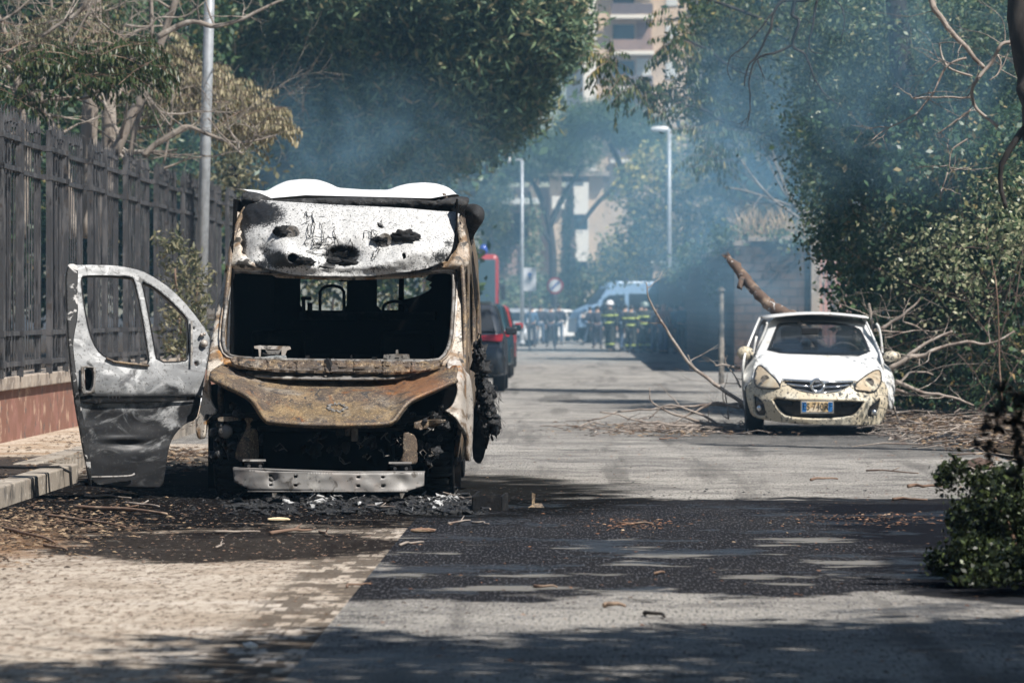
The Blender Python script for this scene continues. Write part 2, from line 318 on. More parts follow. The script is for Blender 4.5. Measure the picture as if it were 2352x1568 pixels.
M['fence'] = layers('grey_fence_iron', (.052, .052, .056), [((.012, .012, .014), 3.2, .56, .63, {'st': (1, 1.2, .45), 'nr': .65, 'dis': .6}), ((.105, .102, .105), 9., .48, .62, {'st': (1, 1, .3)}), ((.06, .05, .045), 11., .58, .68)], rough=.55, metal=0, spec=.25)  # dark blotches put dappled leaf shade into the iron's colour
M['bark'] = layers('grey_bark', (.22, .185, .155), [((.34, .30, .26), 5., .5, .64, {'st': (1, 1, .4)}), ((.09, .07, .055), 9., .54, .66, {'st': (1, 1, .4)})], rough=.85, bump=.6, bscale=25)
M['darkbark'] = layers('dark_bark', (.022, .018, .016), [((.05, .042, .036), 5., .5, .66, {'st': (1, 1, .3)})], rough=.9, bump=.6, bscale=20)
M['twig'] = layers('bleached_twig', (.28, .235, .20), [((.15, .11, .09), 5., .5, .62), ((.42, .38, .34), 8., .55, .66)], rough=.8)
M['twigd'] = layers('brown_twig', (.16, .10, .07), [((.30, .22, .16), 5., .5, .64)], rough=.85)
M['pole'] = plain('galvanised_pole', (.42, .44, .46), .45, .3)
M['white'] = plain('white_paint', (.80, .80, .79), .3, 0, .08)
# ------------------------------------------------------------------ setting
def flat(name, x0, x1, y0, y1, z, mat, nx=2, ny=2):
    mb = MB(); mb.grid(lambda u, v: (lerp(x0, x1, u), lerp(y0, y1, v), z), nx, ny); return tag(mb.build(name, mat), kind='structure')
flat('ground', -900, 900, -60, 2400, -.012, M['dirt'])
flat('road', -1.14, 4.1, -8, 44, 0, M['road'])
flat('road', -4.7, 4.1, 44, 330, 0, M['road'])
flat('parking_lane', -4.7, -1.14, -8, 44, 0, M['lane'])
# pavement with its kerb, stepping back beside the van
def raised(name, poly, z0, z1, mat, mb=None, bevel=.015):
    mb = mb or MB(); n = len(poly); mb.add([(x, y, z0) for x, y in poly] + [(x, y, z1) for x, y in poly], [tuple(range(n, 2 * n))] + [(i, (i + 1) % n, n + (i + 1) % n, n + i) for i in range(n)])
    return mb.build(name, mat, bevel=bevel)
tag(raised('pavement', [(-8, -8), (-4.32, -8), (-4.30, 34.1), (-4.66, 34.3), (-4.66, 330), (-8, 330)], -.05, .146, M['walk'], bevel=0), kind='structure')
kb = MB(); y = -8.
while y < 120:
    L = .98 if y < 34 or y > 35 else .98
    x = -4.22 if y < 33.2 else -4.58
    kb.box((x - .06 + rnd.uniform(-.01, .01), y + .5, .05), (.2, L, .212)); y += 1.0
tag(kb.build('kerb', M['kerb'], bevel=.012), kind='structure')
t = raised('verge', [(4.1, -8), (60, -8), (60, 330), (4.1, 330)], -.05, .05, M['dirt'], bevel=0); tag(t, kind='structure')

# ------------------------------------------------------------------ low wall and iron fence
WX = -5.62
wl = empty('garden_wall', (WX - .2, 60, .15), 'low red plastered wall with stone coping under the iron fence', 'wall')
MB().box((WX - .2, 60, .36), (.40, 90, .60)).build('wall_face', M['wall'], wl)
cb = MB(); y = 15.
while y < 105: cb.box((WX - .19, y + .6, .72), (.50, 1.185, .13)); y += 1.2
cb.build('coping', M['cope'], wl, bevel=.012)
fe = empty('iron_fence', (WX, 45, .79), 'tall grey iron railing fence of spiked bars standing on the red wall', 'fence')
ZB, ZT = .785, 3.42
def bars(mb, x0, y0, x1, y1, n):
    for i in range(n):
        t = (i + .5) / n; x = lerp(x0, x1, t); y = lerp(y0, y1, t); h = ZT + rnd.uniform(-.02, .02)
        mb.box((x, y, (ZB + .05 + h - .16) / 2), (.013, .013, h - .16 - ZB - .05))
        mb.add([(x - .018, y - .018, h - .16), (x + .018, y - .018, h - .16), (x + .018, y + .018, h - .16), (x - .018, y + .018, h - .16), (x, y, h)], [(0, 1, 4), (1, 2, 4), (2, 3, 4), (3, 0, 4)])
def rails(mb, x0, y0, x1, y1):
    for z in (ZB + .12, ZB + .42, ZT - .60, ZT - .30):
        mb.box(((x0 + x1) / 2, (y0 + y1) / 2, z), (.055, math.hypot(x1 - x0, y1 - y0), .045), rz=-math.atan2(x1 - x0, y1 - y0))
y = 33.4; k = 0
while y < 64.5:
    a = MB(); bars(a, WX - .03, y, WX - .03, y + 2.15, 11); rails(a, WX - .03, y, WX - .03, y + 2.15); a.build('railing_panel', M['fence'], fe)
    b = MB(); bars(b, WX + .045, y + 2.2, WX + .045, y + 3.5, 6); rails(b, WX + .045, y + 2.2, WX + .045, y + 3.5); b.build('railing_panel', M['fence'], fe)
    for yy, xx in ((y + 2.16, WX), (y + 3.52, WX)):
        p = MB(); p.box((xx + .06, yy, (ZB + ZT) / 2 - .06), (.06, .06, ZT - ZB - .1)); p.box((xx - .06, yy, (ZB + ZT) / 2 - .06), (.06, .06, ZT - ZB - .1))
        for z in (ZB + .12, ZB + .42, ZT - .60, ZT - .30): p.box((xx, yy, z), (.2, .07, .06))
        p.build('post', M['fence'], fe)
    y += 3.57
# ------------------------------------------------------------------ lamp posts, signs
def lamppost(x, base_y, d, top_y, r, label, arm=None, base_z=.15, lean=0, head=None):
    b = P(x, 720, d); b.z = base_z; o = empty('street_lamp', b, label, 'street lamp', 'street lamps along the road')
    tp = P(x + lean, top_y, d)
    MB().tube([b, lerp(b, tp, .5), tp], [r * 1.15, r, r * .85], 14).build('pole', M['pole'], o, smooth=True)
    MB().lathe([(r * 1.9, 0), (r * 1.9, .05), (r * 1.2, .12), (r * 1.2, .5)], b).build('base', M['pole'], o)
    if arm:
        q = tp + Vector((arm, 0, .02)); MB().tube([tp, q], [r * .7, r * .6], 8).build('arm', M['pole'], o)
    else: q = tp
    hw = head or .3
    hb = MB(); hb.lathe([(.02, -hw), (.10, -hw * .8), (.14, 0), (.12, hw * .7), (.03, hw)], q + Vector((math.copysign(hw * .6, arm or -1), 0, 0)), 'X', 14)
    hb.build('lamp_head', M['white'], o, smooth=True)
    return o
lamppost(455, 690, 56, -420, .075, 'grey lamp post rising behind the leafy bush beside the iron fence', arm=1.2, lean=38)
lamppost(1199, 690, 170, 368, .075, 'pale lamp post with short arm beyond the grey car', arm=-.5, head=.28)
lamppost(1537, 600, 180, 298, .10, 'lamp post with a white oval head above the reed-topped wall', arm=-.15, head=.42)
M['signw'] = plain('sign_white', (.75, .76, .78), .4, 0, .05); M['signr'] = plain('sign_red', (.55, .05, .05), .4, 0, .1); M['signb'] = plain('sign_blue', (.05, .12, .40), .4, 0, .1)
def disc(mb, c, r, th, n=24, r0=None):
    prof = [(r0 or .001, -th), (r, -th), (r, th), (r0 or .001, th)]; mb.lathe(prof, c, 'Y', n)
d = 160; s = F / d
b = P(1275, 720, d); b.z = 0; o = empty('traffic_sign', b, 'round red-rimmed no-entry style sign on a short pole beyond the cars', 'sign')
c = P(1275, 656, d); MB().tube([b, c], .035, 8).build('pole', M['pole'], o)
m = MB(); disc(m, c + Vector((0, -.05, 0)), .33, .012); m.build('sign_face', M['signr'], o)
m = MB(); disc(m, c + Vector((0, -.07, 0)), .25, .012); m.build('sign_centre', M['signw'], o)
m = MB(); m.box(c + Vector((0, -.09, 0)), (.07, .012, .46), M=Matrix.Rotation(R(45), 3, 'Y')); m.build('sign_bar', M['signb'], o)
b = P(1217, 720, d); b.z = 0; o = empty('board_sign', b, 'upright pale rectangular sign with a dark emblem beside the lamp post', 'sign')
c = P(1217, 642, d); MB().tube([b, c], .035, 8).build('pole', M['pole'], o)
MB().box(c + Vector((0, -.05, 0)), (.50, .03, .92)).build('sign_face', M['signw'], o, bevel=.01)
m = MB(); disc(m, c + Vector((0, -.075, .2)), .08, .01, 12); m.box(c + Vector((0, -.075, .06)), (.07, .012, .14)); m.build('sign_emblem', M['signb'], o)
# ------------------------------------------------------------------ wall on the right with a gate
M['dwall2'] = layers('sooty_stone_wall', (.12, .082, .068), [((.19, .135, .11), 1.5, .48, .64), ((.07, .062, .06), 3., .5, .64), ((.20, .155, .14), 9., .56, .68)], rough=.9, bump=.7, bscale=6, bdist=.05)
M['dwall'] = brickmat('sooty_block_wall', (.125, .09, .076), (.08, .06, .053), (.055, .045, .042), .42, .2, vert=True, mort_w=.02)
o = empty('stone_wall', (3.9, 98, 0), 'dark stone boundary wall topped with dry reeds behind the white car', 'wall')
m = MB(); m.box((3.85, 168, 1.5), (.4, 140, 3.05)); m.box((4.85, 98.2, 1.55), (1.6, .4, 3.15)); m.build('wall_face', M['dwall'], o)
m = MB(); m.box((3.85, 168, 3.09), (.5, 140, .12)); m.box((4.85, 98.2, 3.19), (1.75, .52, .12)); m.build('coping', M['cope'], o)
M['gate'] = layers('faded_pink_gate', (.46, .27, .24), [((.32, .17, .15), 3., .48, .64), ((.55, .44, .38), 7., .58, .68)], rough=.75)
o = empty('pink_gate', (6.0, 97, 0), 'faded pink sheet gate between pale pillars behind the white car', 'gate')
m = MB()
for i in range(14): m.box((5.72 + i * .12, 98, 1.45), (.09, .04, 2.7))
for z in (.3, 1.2, 2.75): m.box((6.5, 98, z), (1.7, .05, .12))
m.build('boards', M['gate'], o)
for x in (5.58, 7.5): MB().box((x, 98, 1.6), (.22, .3, 3.3)).build('pillar', M['cope'], o, bevel=.02)
b = P(1657, 720, 82); b.z = 0; o = empty('marker_post', b, 'slim pale concrete post standing before the stone wall', 'post')
m = MB(); m.tube([b, b + Vector((0, 0, 1.85))], [.06, .05], 8); m.build('shaft', M['kerb'], o); m = MB(); m.lathe([(.08, 0), (.07, .04), (.02, .09)], b + Vector((0, 0, 1.85)), n=10); m.build('cap', M['kerb'], o)
# ------------------------------------------------------------------ buildings far down the road
M['bt'] = layers('tan_render', (.58, .44, .31), [((.49, .37, .26), .4, .45, .65)], rough=.85)
M['bw'] = layers('cream_render', (.80, .74, .64), [((.66, .60, .52), .4, .5, .7)], rough=.8)
M['bb'] = layers('brown_brick', (.30, .20, .16), [((.22, .15, .12), .6, .45, .65)], rough=.85)
M['wd'] = glass('dark_window'); M['awn'] = plain('blind_cloth', (.62, .62, .58), .8)
M['railg'] = plain('balcony_rail', (.16, .13, .13), .6)
d = 330; s = F / d
def bx(mb, x0, x1, y0, y1, d0, d1):    # box by photo columns / rows at distance d0 .. d1
    a = P(x0, y0, d0); b = P(x1, y1, d0); mb.box(((a.x + b.x) / 2, (d0 + d1) / 2, (a.z + b.z) / 2), (b.x - a.x, d1 - d0, a.z - b.z)); return mb
o = empty('apartment_block', (P(1500, 720, d).x, d, 0), 'tall tan apartment block with cream side and stacked balconies', 'building')
m = MB(); bx(m, 1396, 1712, -330, 770, d, d + 14); m.build('wall', M['bt'], o)
m = MB(); bx(m, 1340, 1370, -330, 770, d - .5, d + 10); bx(m, 1300, 1340, -300, 500, d + 3, d + 12); m.build('cream_wing', M['bw'], o)
m = MB(); bx(m, 1370, 1396, -330, 770, d - .2, d + 11); m.build('tan_wing', M['bt'], o)
m = MB(); bx(m, 1330, 1720, -345, -330, d - 1, d + 15); m.build('roof', M['cope'], o)
for i in range(8):
    yy = -215 + i * 83
    for (x0, x1) in ((1402, 1502), (1620, 1672)):
        m = MB(); bx(m, x0, x1, yy, yy + 8, d - 1.5, d - .02); m.build('balcony_slab', M['bw'], o)
        m = MB(); bx(m, x0 + 2, x1 - 2, yy - 26, yy - 1, d - 1.4, d - 1.33); m.build('balcony_front', M['railg'] if i % 2 else M['bb'], o)
        m = MB(); bx(m, x0 + 6, x0 + (x1 - x0) * .55, yy - 60, yy - 4, d - .08, d - .01); m.build('window', M['wd'], o)
        m = MB(); bx(m, x0 + (x1 - x0) * .6, x1 - 6, yy - 66, yy - (10 if i % 3 else 34), d - .12, d - .02); m.build('blind', M['awn'] if i % 2 else M['bb'], o)
    f = MB(); bx(f, 1530, 1556, yy - 58, yy - 20, d - .1, d - .01); f.build('window', M['awn'], o)
d = 255
o = empty('low_house', (P(1300, 720, d).x, d, 0), 'beige house with white balcony panels behind the umbrella pines', 'building')
m = MB(); bx(m, 1150, 1342, 430, 775, d, d + 10); m.build('wall', M['bb'], o)
for x0, x1 in ((1215, 1237), (1262, 1290), (1352, 1385)): m = MB(); bx(m, x0, x1, 400, 775, d - .7, d - .02); m.build('pier', M['bt'], o)
for x0, x1, y0, y1 in ((1318, 1350, 428, 492), (1322, 1350, 528, 600), (1268, 1300, 450, 480)): m = MB(); bx(m, x0, x1, y0, y1, d - 1.2, d - .75); m.build('balcony_panel', M['bw'], o)
for q_ in ((1318, 1350, 492, 528), (1318, 1350, 600, 650), (1180, 1212, 490, 560)): m = MB(); bx(m, *q_, d - .2, d - .01); m.build('window', M['wd'], o)
m = MB(); bx(m, 1140, 1400, 392, 404, d - 1.5, d + 11); m.build('roof', M['cope'], o)
m = MB(); bx(m, 1155, 1240, 455, 468, d - 4, d - .03); m.build('canopy', M['awn'], o)
d = 215
o = empty('garden_kiosk', (P(1540, 720, d).x + 1, d, 0), 'small pale stone kiosk above the white police van roof', 'building')
m = MB(); bx(m, 1500, 1610, 608, 780, d, d + 3); m.build('wall', M['bt'], o); m = MB(); bx(m, 1495, 1615, 600, 608, d - .2, d + 3.2); m.build('roof', M['bw'], o)
# ------------------------------------------------------------------ burnt van
van = empty('burnt_van', (-1.86, 31, 0), 'gutted rust-brown high-roof van with empty windscreen and scorched white overhead panel', 'van')
def front_d(x, y):
    d = interp(y, [400, 440, 480, 560, 610, 625, 640, 830, 870, 1000, 1100], [33.5, 33.0, 32.35, 31.95, 31.85, 31.95, 31.95, 31.3, 31.05, 30.95, 31.0])
    hw = interp(y, [440, 500, 600, 700, 800, 900, 1000], [252, 262, 275, 285, 295, 303, 312]); u = min(1.15, abs(x - interp(y, [440, 1000], [812, 770])) / hw)
    return d + .13 * u ** 5
def FD(off=0, amp=.004, fr=4.):
    def f(x, y):
        d = front_d(x, y) + off + .3 * max(0, min(1, (interp(x, [548, 560, 610, 700, 850, 960, 1030, 1052, 1060], [400, 585, 620, 640, 642, 632, 605, 560, 400]) - y) / 10)); p = P(x, y, d); p.y += amp * 2 * noise.noise(p * fr) + amp * noise.noise(p * fr * 4); return p
    return f
hole = K1([(262, 768), (450, 780), (680, 795), (950, 806), (1200, 805), (1600, 790), (1720, 775), (1830, 770), (1866, 800), (1862, 1000), (1850, 1150), (1845, 1250), (1810, 1370), (1740, 1432), (1300, 1430), (600, 1420), (300, 1405), (200, 1385), (166, 1290), (175, 1150), (205, 950), (238, 790)])
outer = K1([(305, 335), (268, 380), (235, 470), (215, 600), (195, 700), (150, 930), (110, 1100), (82, 1250), (60, 1400), (40, 1500), (90, 1560), (130, 1455), (200, 1440), (300, 1470), (1000, 1490), (1700, 1480), (1800, 1440), (1830, 1500), (1900, 1560), (1948, 1500), (1925, 1300), (1915, 1000), (1915, 850), (1935, 770), (1990, 690), (1975, 560), (1930, 430), (1900, 380), (1860, 330), (1100, 290), (400, 290)])
fr = sheet(outer, [hole], FD(0, .006), 9).build('windscreen_frame', M['pillar'], van, True, solid=.03, off=1)
# rolled rubber channel round the opening
ch = rounded(hole, 1); ch = ch + ch[:1]
MB().tube([FD(-.02)(x, y) for x, y in densify(ch, 12, False)], .014, 6).build('windscreen_gasket', M['steel'], van, True)
ch = rounded([(lerp(785, x, 1.028), lerp(735, y, 1.03)) for x, y in hole], 1); MB().tube([FD(-.012)(x, y) for x, y in densify(ch + ch[:1], 12, False)], .009, 6).build('frame_bead', M['pale'], van, True)
# over-cab panel with its melted relief and soot
lo = K1([(310, 315), (300, 400), (293, 500), (298, 630), (345, 695), (450, 740), (560, 765), (680, 795), (900, 806), (1210, 808), (1400, 788), (1600, 765), (1750, 722), (1830, 665), (1862, 580), (1872, 480), (1900, 380), (1912, 335), (1700, 322), (1500, 302), (1000, 280), (700, 262), (520, 250), (400, 240)])
def g2(x, y, cx, cy, sx, sy, rot=0):
    dx, dy = x - cx, y - cy; c, s = math.cos(rot), math.sin(rot); a = (dx * c + dy * s) / sx; b = (-dx * s + dy * c) / sy; return math.exp(-(a * a + b * b))
def lut_rel(x, y):
    r = .10 * g2(x, y, 655, 585, 58, 26, .45) + .10 * g2(x, y, 925, 588, 75, 24, -.42) + .07 * g2(x, y, 1010, 575, 40, 26, -.5) - .10 * g2(x, y, 612, 580, 22, 30, .3)
    r -= .16 * g2(x, y, 785, 588, 34, 20); r += .05 * g2(x, y, 790, 612, 90, 9); r += .03 * g2(x, y, 650, 530, 16, 9) + .04 * g2(x, y, 935, 543, 24, 9, -.25)
    q = Vector((x * .02, y * .02, 3)); r += .018 * noise.noise(q) + .012 * noise.noise(q * 3.1) + .006 * noise.noise(q * 9)
    return r
def lut(x, y):
    d = interp(y, [440, 480, 540, 600, 645], [32.35, 32.10, 31.86, 31.74, 31.70]) + .3 * min(1.1, abs(x - 806) / 254) ** 4; return P(x, y, d - lut_rel(x, y))
lmb = sheet(lo, [K1([(650, 640), (690, 625), (740, 670), (780, 690), (760, 720), (690, 715), (640, 690)]), K1([(870, 725), (910, 730), (955, 752), (880, 750)]), K1([(1480, 640), (1500, 625), (1520, 660), (1500, 690)]), K1([(1300, 395), (1320, 430), (1365, 445), (1330, 455), (1305, 440)])], lut, 4.5)
lt = lmb.build('overcab_panel', M['luton'], van, True, solid=.012, off=1)
def dseg(p, a, b):
    ax, ay = a; bx_, by = b; t = max(0, min(1, ((p[0] - ax) * (bx_ - ax) + (p[1] - ay) * (by - ay)) / ((bx_ - ax) ** 2 + (by - ay) ** 2 + 1e-6)))
    return math.hypot(p[0] - lerp(ax, bx_, t), p[1] - lerp(ay, by, t))
soots = []
for (x, y) in [(1337 + v.co.x * 0 + 0, 0) for v in ()]: pass
att = lt.data.attributes.new('soot', 'FLOAT', 'POINT')
blobs = [(590, 490, 60, 30, .9), (560, 470, 30, 60, 1.), (555, 560, 14, 60, .75), (640, 597, 34, 20, .85), (672, 600, 30, 14, .95), (612, 575, 18, 24, .55), (785, 585, 38, 20, 1.0), (757, 610, 16, 8, .9), (665, 533, 22, 13, .8), (715, 540, 50, 26, .42), (710, 505, 16, 24, .42),
         (880, 548, 44, 18, .55), (935, 542, 26, 11, .95), (920, 592, 60, 12, .42), (870, 615, 34, 9, .6), (1015, 590, 34, 20, .62), (1030, 560, 16, 12, .6), (875, 515, 12, 12, .55), (840, 490, 60, 5, .4), (800, 470, 240, 9, .5), (1040, 490, 30, 12, .4), (700, 612, 130, 7, .5), (800, 625, 260, 6, .45), (600, 610, 30, 14, .7)]
ow = org(van)
for i, v in enumerate(lt.data.vertices):
    p = v.co + ow; x = p.x * F / p.y + CX; y = CY - (p.z - H) * F / p.y
    s = .38
    for (a, b, rx, ry, k) in blobs: s = max(s, k * math.exp(-.55 * (((x - a) / rx) ** 2 + ((y - b) / ry) ** 2)))
    att.data[i].value = s
# dark backing behind the panel's burnt holes
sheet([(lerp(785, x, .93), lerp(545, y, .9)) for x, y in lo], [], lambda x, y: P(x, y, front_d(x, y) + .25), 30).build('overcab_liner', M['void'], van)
# tangles of burnt wire and charred lamps on the panel
wm = MB()
def squig(cx, cy, rx, ry, n, r=.003):
    for _ in range(max(1, n // 2)):
        a = rnd.uniform(0, 6.3); pts = []; x = cx + rnd.uniform(-rx, rx) * .6; y = cy + rnd.uniform(-ry, ry) * .6
        for k in range(12):
            a += rnd.uniform(-1.0, 1.0); x = max(cx - rx, min(cx + rx, x + math.cos(a) * rx * .28)); y = max(cy - ry, min(cy + ry, y + math.sin(a) * ry * .28))
            q = lut(x, y); q.y -= rnd.uniform(.005, .04); pts.append(q)
        wm.tube(pts, r, 5)
squig(722, 525, 22, 34, 8); squig(745, 545, 26, 18, 8); squig(770, 540, 12, 26, 2); squig(800, 550, 10, 18, 3); squig(850, 560, 14, 30, 4); squig(872, 535, 18, 22, 8); squig(900, 560, 34, 12, 5); squig(812, 560, 5, 14, 2); squig(712, 498, 8, 12, 4); squig(715, 570, 40, 14, 5)
wm.build('burnt_wiring', M['char'], van, True)
def lump(mb, c, r, seed, nu=16, nv=12, amp=.35, fr=2.2):
    c = Vector(c); o = Vector((seed * 3.1, seed * 1.7, seed))
    def f(u, v):
        a = 2 * math.pi * u; b = math.pi * v; q = Vector((math.sin(b) * math.cos(a), math.sin(b) * math.sin(a), math.cos(b)))
        k = 1 + amp * noise.noise(q * fr + o) + amp * .5 * noise.noise(q * fr * 3 + o); return c + Vector((q.x * r[0], q.y * r[1], q.z * r[2])) * k
    mb.grid(f, nu, nv); return mb
for i, (x, y, rx, ry) in enumerate([(650, 531, .075, .04), (928, 543, .10, .045), (785, 583, .12, .07), (700, 600, .07, .03), (766, 602, .07, .03), (806, 604, .07, .03), (875, 550, .06, .02)]):
    q = lut(x, y); m = MB(); lump(m, q + Vector((0, -.01, 0)), (rx, .05, ry), i + 1, 26, 18, .6, 2.6); m.build('charred_lump', M['char'], van, True)
for sx_, sy_ in ((672, 534), (885, 552)): m = MB(); q = lut(sx_, sy_); m.lathe([(.02, -.03), (.05, -.03), (.055, -.02), (.04, 0)], q, 'Y', 18); m.build('lamp_socket', M['steel'], van)
# black charred rim with its two horns
rim = K1([(303, 200), (330, 178), (420, 188), (490, 215), (545, 243), (660, 238), (1000, 224), (1250, 226), (1600, 242), (1750, 256), (1800, 235), (1860, 222), (1955, 217), (1985, 242), (1960, 300), (1908, 368), (1862, 345), (1700, 322), (1500, 304), (1000, 286), (700, 272), (560, 262), (450, 262), (330, 300), (305, 330)])
def rimf(x, y):
    d = 32.42 + .2 * (abs(x - 812) / 260) ** 3 - .12 * math.sin(max(0, min(1, (y - 440) / 50)) * 3.14) - .10 * g2(x, y, 1045, 470, 30, 20) - .10 * g2(x, y, 575, 455, 25, 15); p = P(x, y, d); p.y += .03 * noise.noise(p * 9) + .015 * noise.noise(p * 30); return p
sheet(rim, [], rimf, 5).build('roof_rim', M['rim'], van, True, solid=.05, off=1)
# white ribbed roof moulding, running back over the roof
cr = K1([(318, 178), (420, 173), (503, 181), (560, 135), (640, 100), (750, 88), (860, 92), (940, 118), (1010, 153), (1200, 167), (1390, 169), (1450, 142), (1520, 123), (1640, 113), (1740, 122), (1830, 152), (1898, 214)])
cx_ = [p[0] for p in cr]; cyy = [p[1] for p in cr]
def capf(u, v):
    x = lerp(cx_[0], cx_[-1], u); yc = float(np.interp(x, cx_, cyy))
    for dx in (-6, 6): yc += float(np.interp(x + dx, cx_, cyy))
    yc /= 3; d = lerp(32.55, 36.2, v); ylow = interp(x, [555, 580, 640, 720, 1000, 1050], [440, 443, 463, 456, 463, 454])
    if v < .3: t = v / .3; zz = P(x, lerp(ylow, yc, math.sin(t * math.pi / 2)), 33.5).z; xx = P(x, 0, 33.5).x
    else: t = (v - .3) / .7; z1 = P(x, yc, 33.5).z; zz = lerp(z1, min(z1, P(x, 440, 33.5).z) - .05, t * t); xx = P(x, 0, 33.5).x
    return Vector((xx, d, zz))
m = MB(); m.grid(capf, 90, 30); m.build('roof_moulding', M['cap'], van, True)
ear = K1([(1945, 285), (1975, 275), (2020, 272), (2070, 292), (2095, 335), (2088, 395), (2045, 455), (2012, 510), (1998, 590), (1985, 560), (1970, 480), (1950, 400)])
sheet(ear, [], lambda x, y: P(x, y, 34.0 - .25 * g2(x, y, 1095, 495, 22, 28)), 5).build('curled_roof_corner', M['rim'], van, True, solid=.06, off=1)
strip = K1([(1998, 600), (2015, 680), (2038, 900), (2037, 1040), (2022, 1060), (2010, 900), (1998, 720)])
sheet(strip, [], lambda x, y: P(x, y, 34.3), 8).build('charred_awning_strip', M['char'], van, solid=.08)
# sides, roof and rear, all open where the glass was
ZP = [.22, .5, .9, 1.3, 1.9, 2.2, 2.33, 2.38]; XP = [-1.0, -.95, -.925, -.93, -.95, -1.01, -1.10, -1.25]
def sideR(d, z): return Vector((interp(z, ZP, XP) - .012 * (noise.noise(Vector((d * 2, z * 2, 0)))), d, z))
def sideL(d, z): p = sideR(d, z); p.x = -3.72 - p.x; return p
def arch(c, r, z0=.22): return [(c + r * math.cos(a), z0 + .25 + r * math.sin(a)) for a in [math.pi * k / 10 for k in range(11)]]
def side_outline(): return [(31.55, .9), (31.3, .78)] + [(31.28, .6)] + [(31.3, .30)] + [(32.4, .22), (34.5, .22), (34.52, .5), (34.8, .68), (35.2, .68), (35.5, .5), (35.55, .22), (36.4, .22), (36.4, 2.38), (32.7, 2.38), (32.3, 2.2), (31.95, 1.8), (31.75, 1.3)]
winR = [[(31.98, 1.02), (32.05, 1.62), (32.25, 1.75), (32.85, 1.75), (32.85, 1.0)], [(33.1, 1.02), (33.1, 1.72), (34.4, 1.72), (34.4, 1.02)], [(34.7, 1.05), (34.7, 1.7), (36.0, 1.7), (36.0, 1.05)]]
so_ = side_outline()
s1 = sheet(so_, winR, sideR, .12).build('side_panel', M['rust'], van, True, solid=.03, off=1); s1['label'] = 'rust-brown side panel with empty window openings, road side'
winL = [winR[1], winR[2], [(31.85, .28), (31.85, 1.1), (32.1, 1.75), (32.95, 1.8), (32.95, .28)]]
sheet(so_, winL, sideL, .12).build('side_panel', M['rust'], van, True, solid=.03, off=1)['label'] = 'kerb side panel with an open doorway'
m = MB(); m.grid(lambda u, v: Vector((lerp(-2.55, -1.2, u), lerp(32.8, 36.4, v), 2.31 + .03 * math.sin(u * math.pi))), 12, 6); m.build('roof', M['cap'], van, solid=.04)
rear = [(510, 470), (1110, 470), (1120, 1110), (500, 1110)]
RW = 36.35
rw = [(-2.75, .3), (-.96, .3), (-.96, 1.9), (-1.06, 2.3), (-2.66, 2.3), (-2.75, 1.9)]
def px(x, y): p = P(x, y, RW); return (p.x, p.z)
h1 = [px(690, 600), (px(690, 600)[0], px(0, 700)[1]), px(700, 712), px(785, 713), px(797, 702), px(798, 600)]
h2 = [px(866, 600), px(866, 702), px(876, 712), px(915, 712), px(918, 600)]
h3 = [px(928, 600), px(928, 688), px(960, 680), px(985, 668), px(992, 660), px(985, 655), px(993, 648), px(978, 642), px(985, 632), px(965, 626), px(962, 600)]
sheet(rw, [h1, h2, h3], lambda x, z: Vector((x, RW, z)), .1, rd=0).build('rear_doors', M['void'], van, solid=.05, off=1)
def seatloop(x0, x1, y0, y1, d, nm='seat_frame'):
    pts = [P(x0, y1, d)] + [P(lerp(x0, x1, .5 - .5 * math.cos(math.pi * t)) if 0 else x0 + (x1 - x0) * t, lerp(y0 + 14, y0, math.sin(math.pi * t) ** .5), d) for t in [i / 10 for i in range(11)]] + [P(x1, y1, d)]
    MB().tube(pts, .014, 8).build(nm, M['char'], van, True)
seatloop(735, 790, 656, 716, 35.2); seatloop(880, 932, 692, 716, 35.2); 
m = MB(); bx(m, 691, 714, 681, 689, 35.3, 35.4); bx(m, 693, 700, 689, 716, 35.3, 35.4); bx(m, 706, 716, 695, 716, 35.3, 35.4); bx(m, 688, 1000, 716, 735, 35.2, 35.5); bx(m, 778, 800, 642, 646, 35, 35.1); m.build('seat_remains', M['char'], van)
for x0, x1 in ((560, 700), (860, 1000)):   # front seats, burnt to their frames
    m = MB(); a = P(x0, 860, 33.0); b = P(x1, 760, 33.2); m.box(((a.x + b.x) / 2, 33.3, .75), (.46, .5, .1)); m.box(((a.x + b.x) / 2, 33.55, 1.0), (.44, .1, .52)); m.build('seat', M['void'], van, bevel=.03)
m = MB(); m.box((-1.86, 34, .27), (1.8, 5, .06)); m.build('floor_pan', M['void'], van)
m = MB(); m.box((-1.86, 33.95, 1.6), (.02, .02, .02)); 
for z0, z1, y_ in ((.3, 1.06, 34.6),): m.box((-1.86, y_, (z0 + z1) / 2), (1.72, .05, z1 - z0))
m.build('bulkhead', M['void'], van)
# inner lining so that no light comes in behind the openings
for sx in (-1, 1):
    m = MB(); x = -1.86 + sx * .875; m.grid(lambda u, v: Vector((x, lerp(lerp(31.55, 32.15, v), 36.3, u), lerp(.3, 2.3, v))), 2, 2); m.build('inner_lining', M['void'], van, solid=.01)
m = MB(); m.box((-1.86, 34.4, 2.29), (1.66, 3.6, .02)); m.build('roof_lining', M['void'], van)
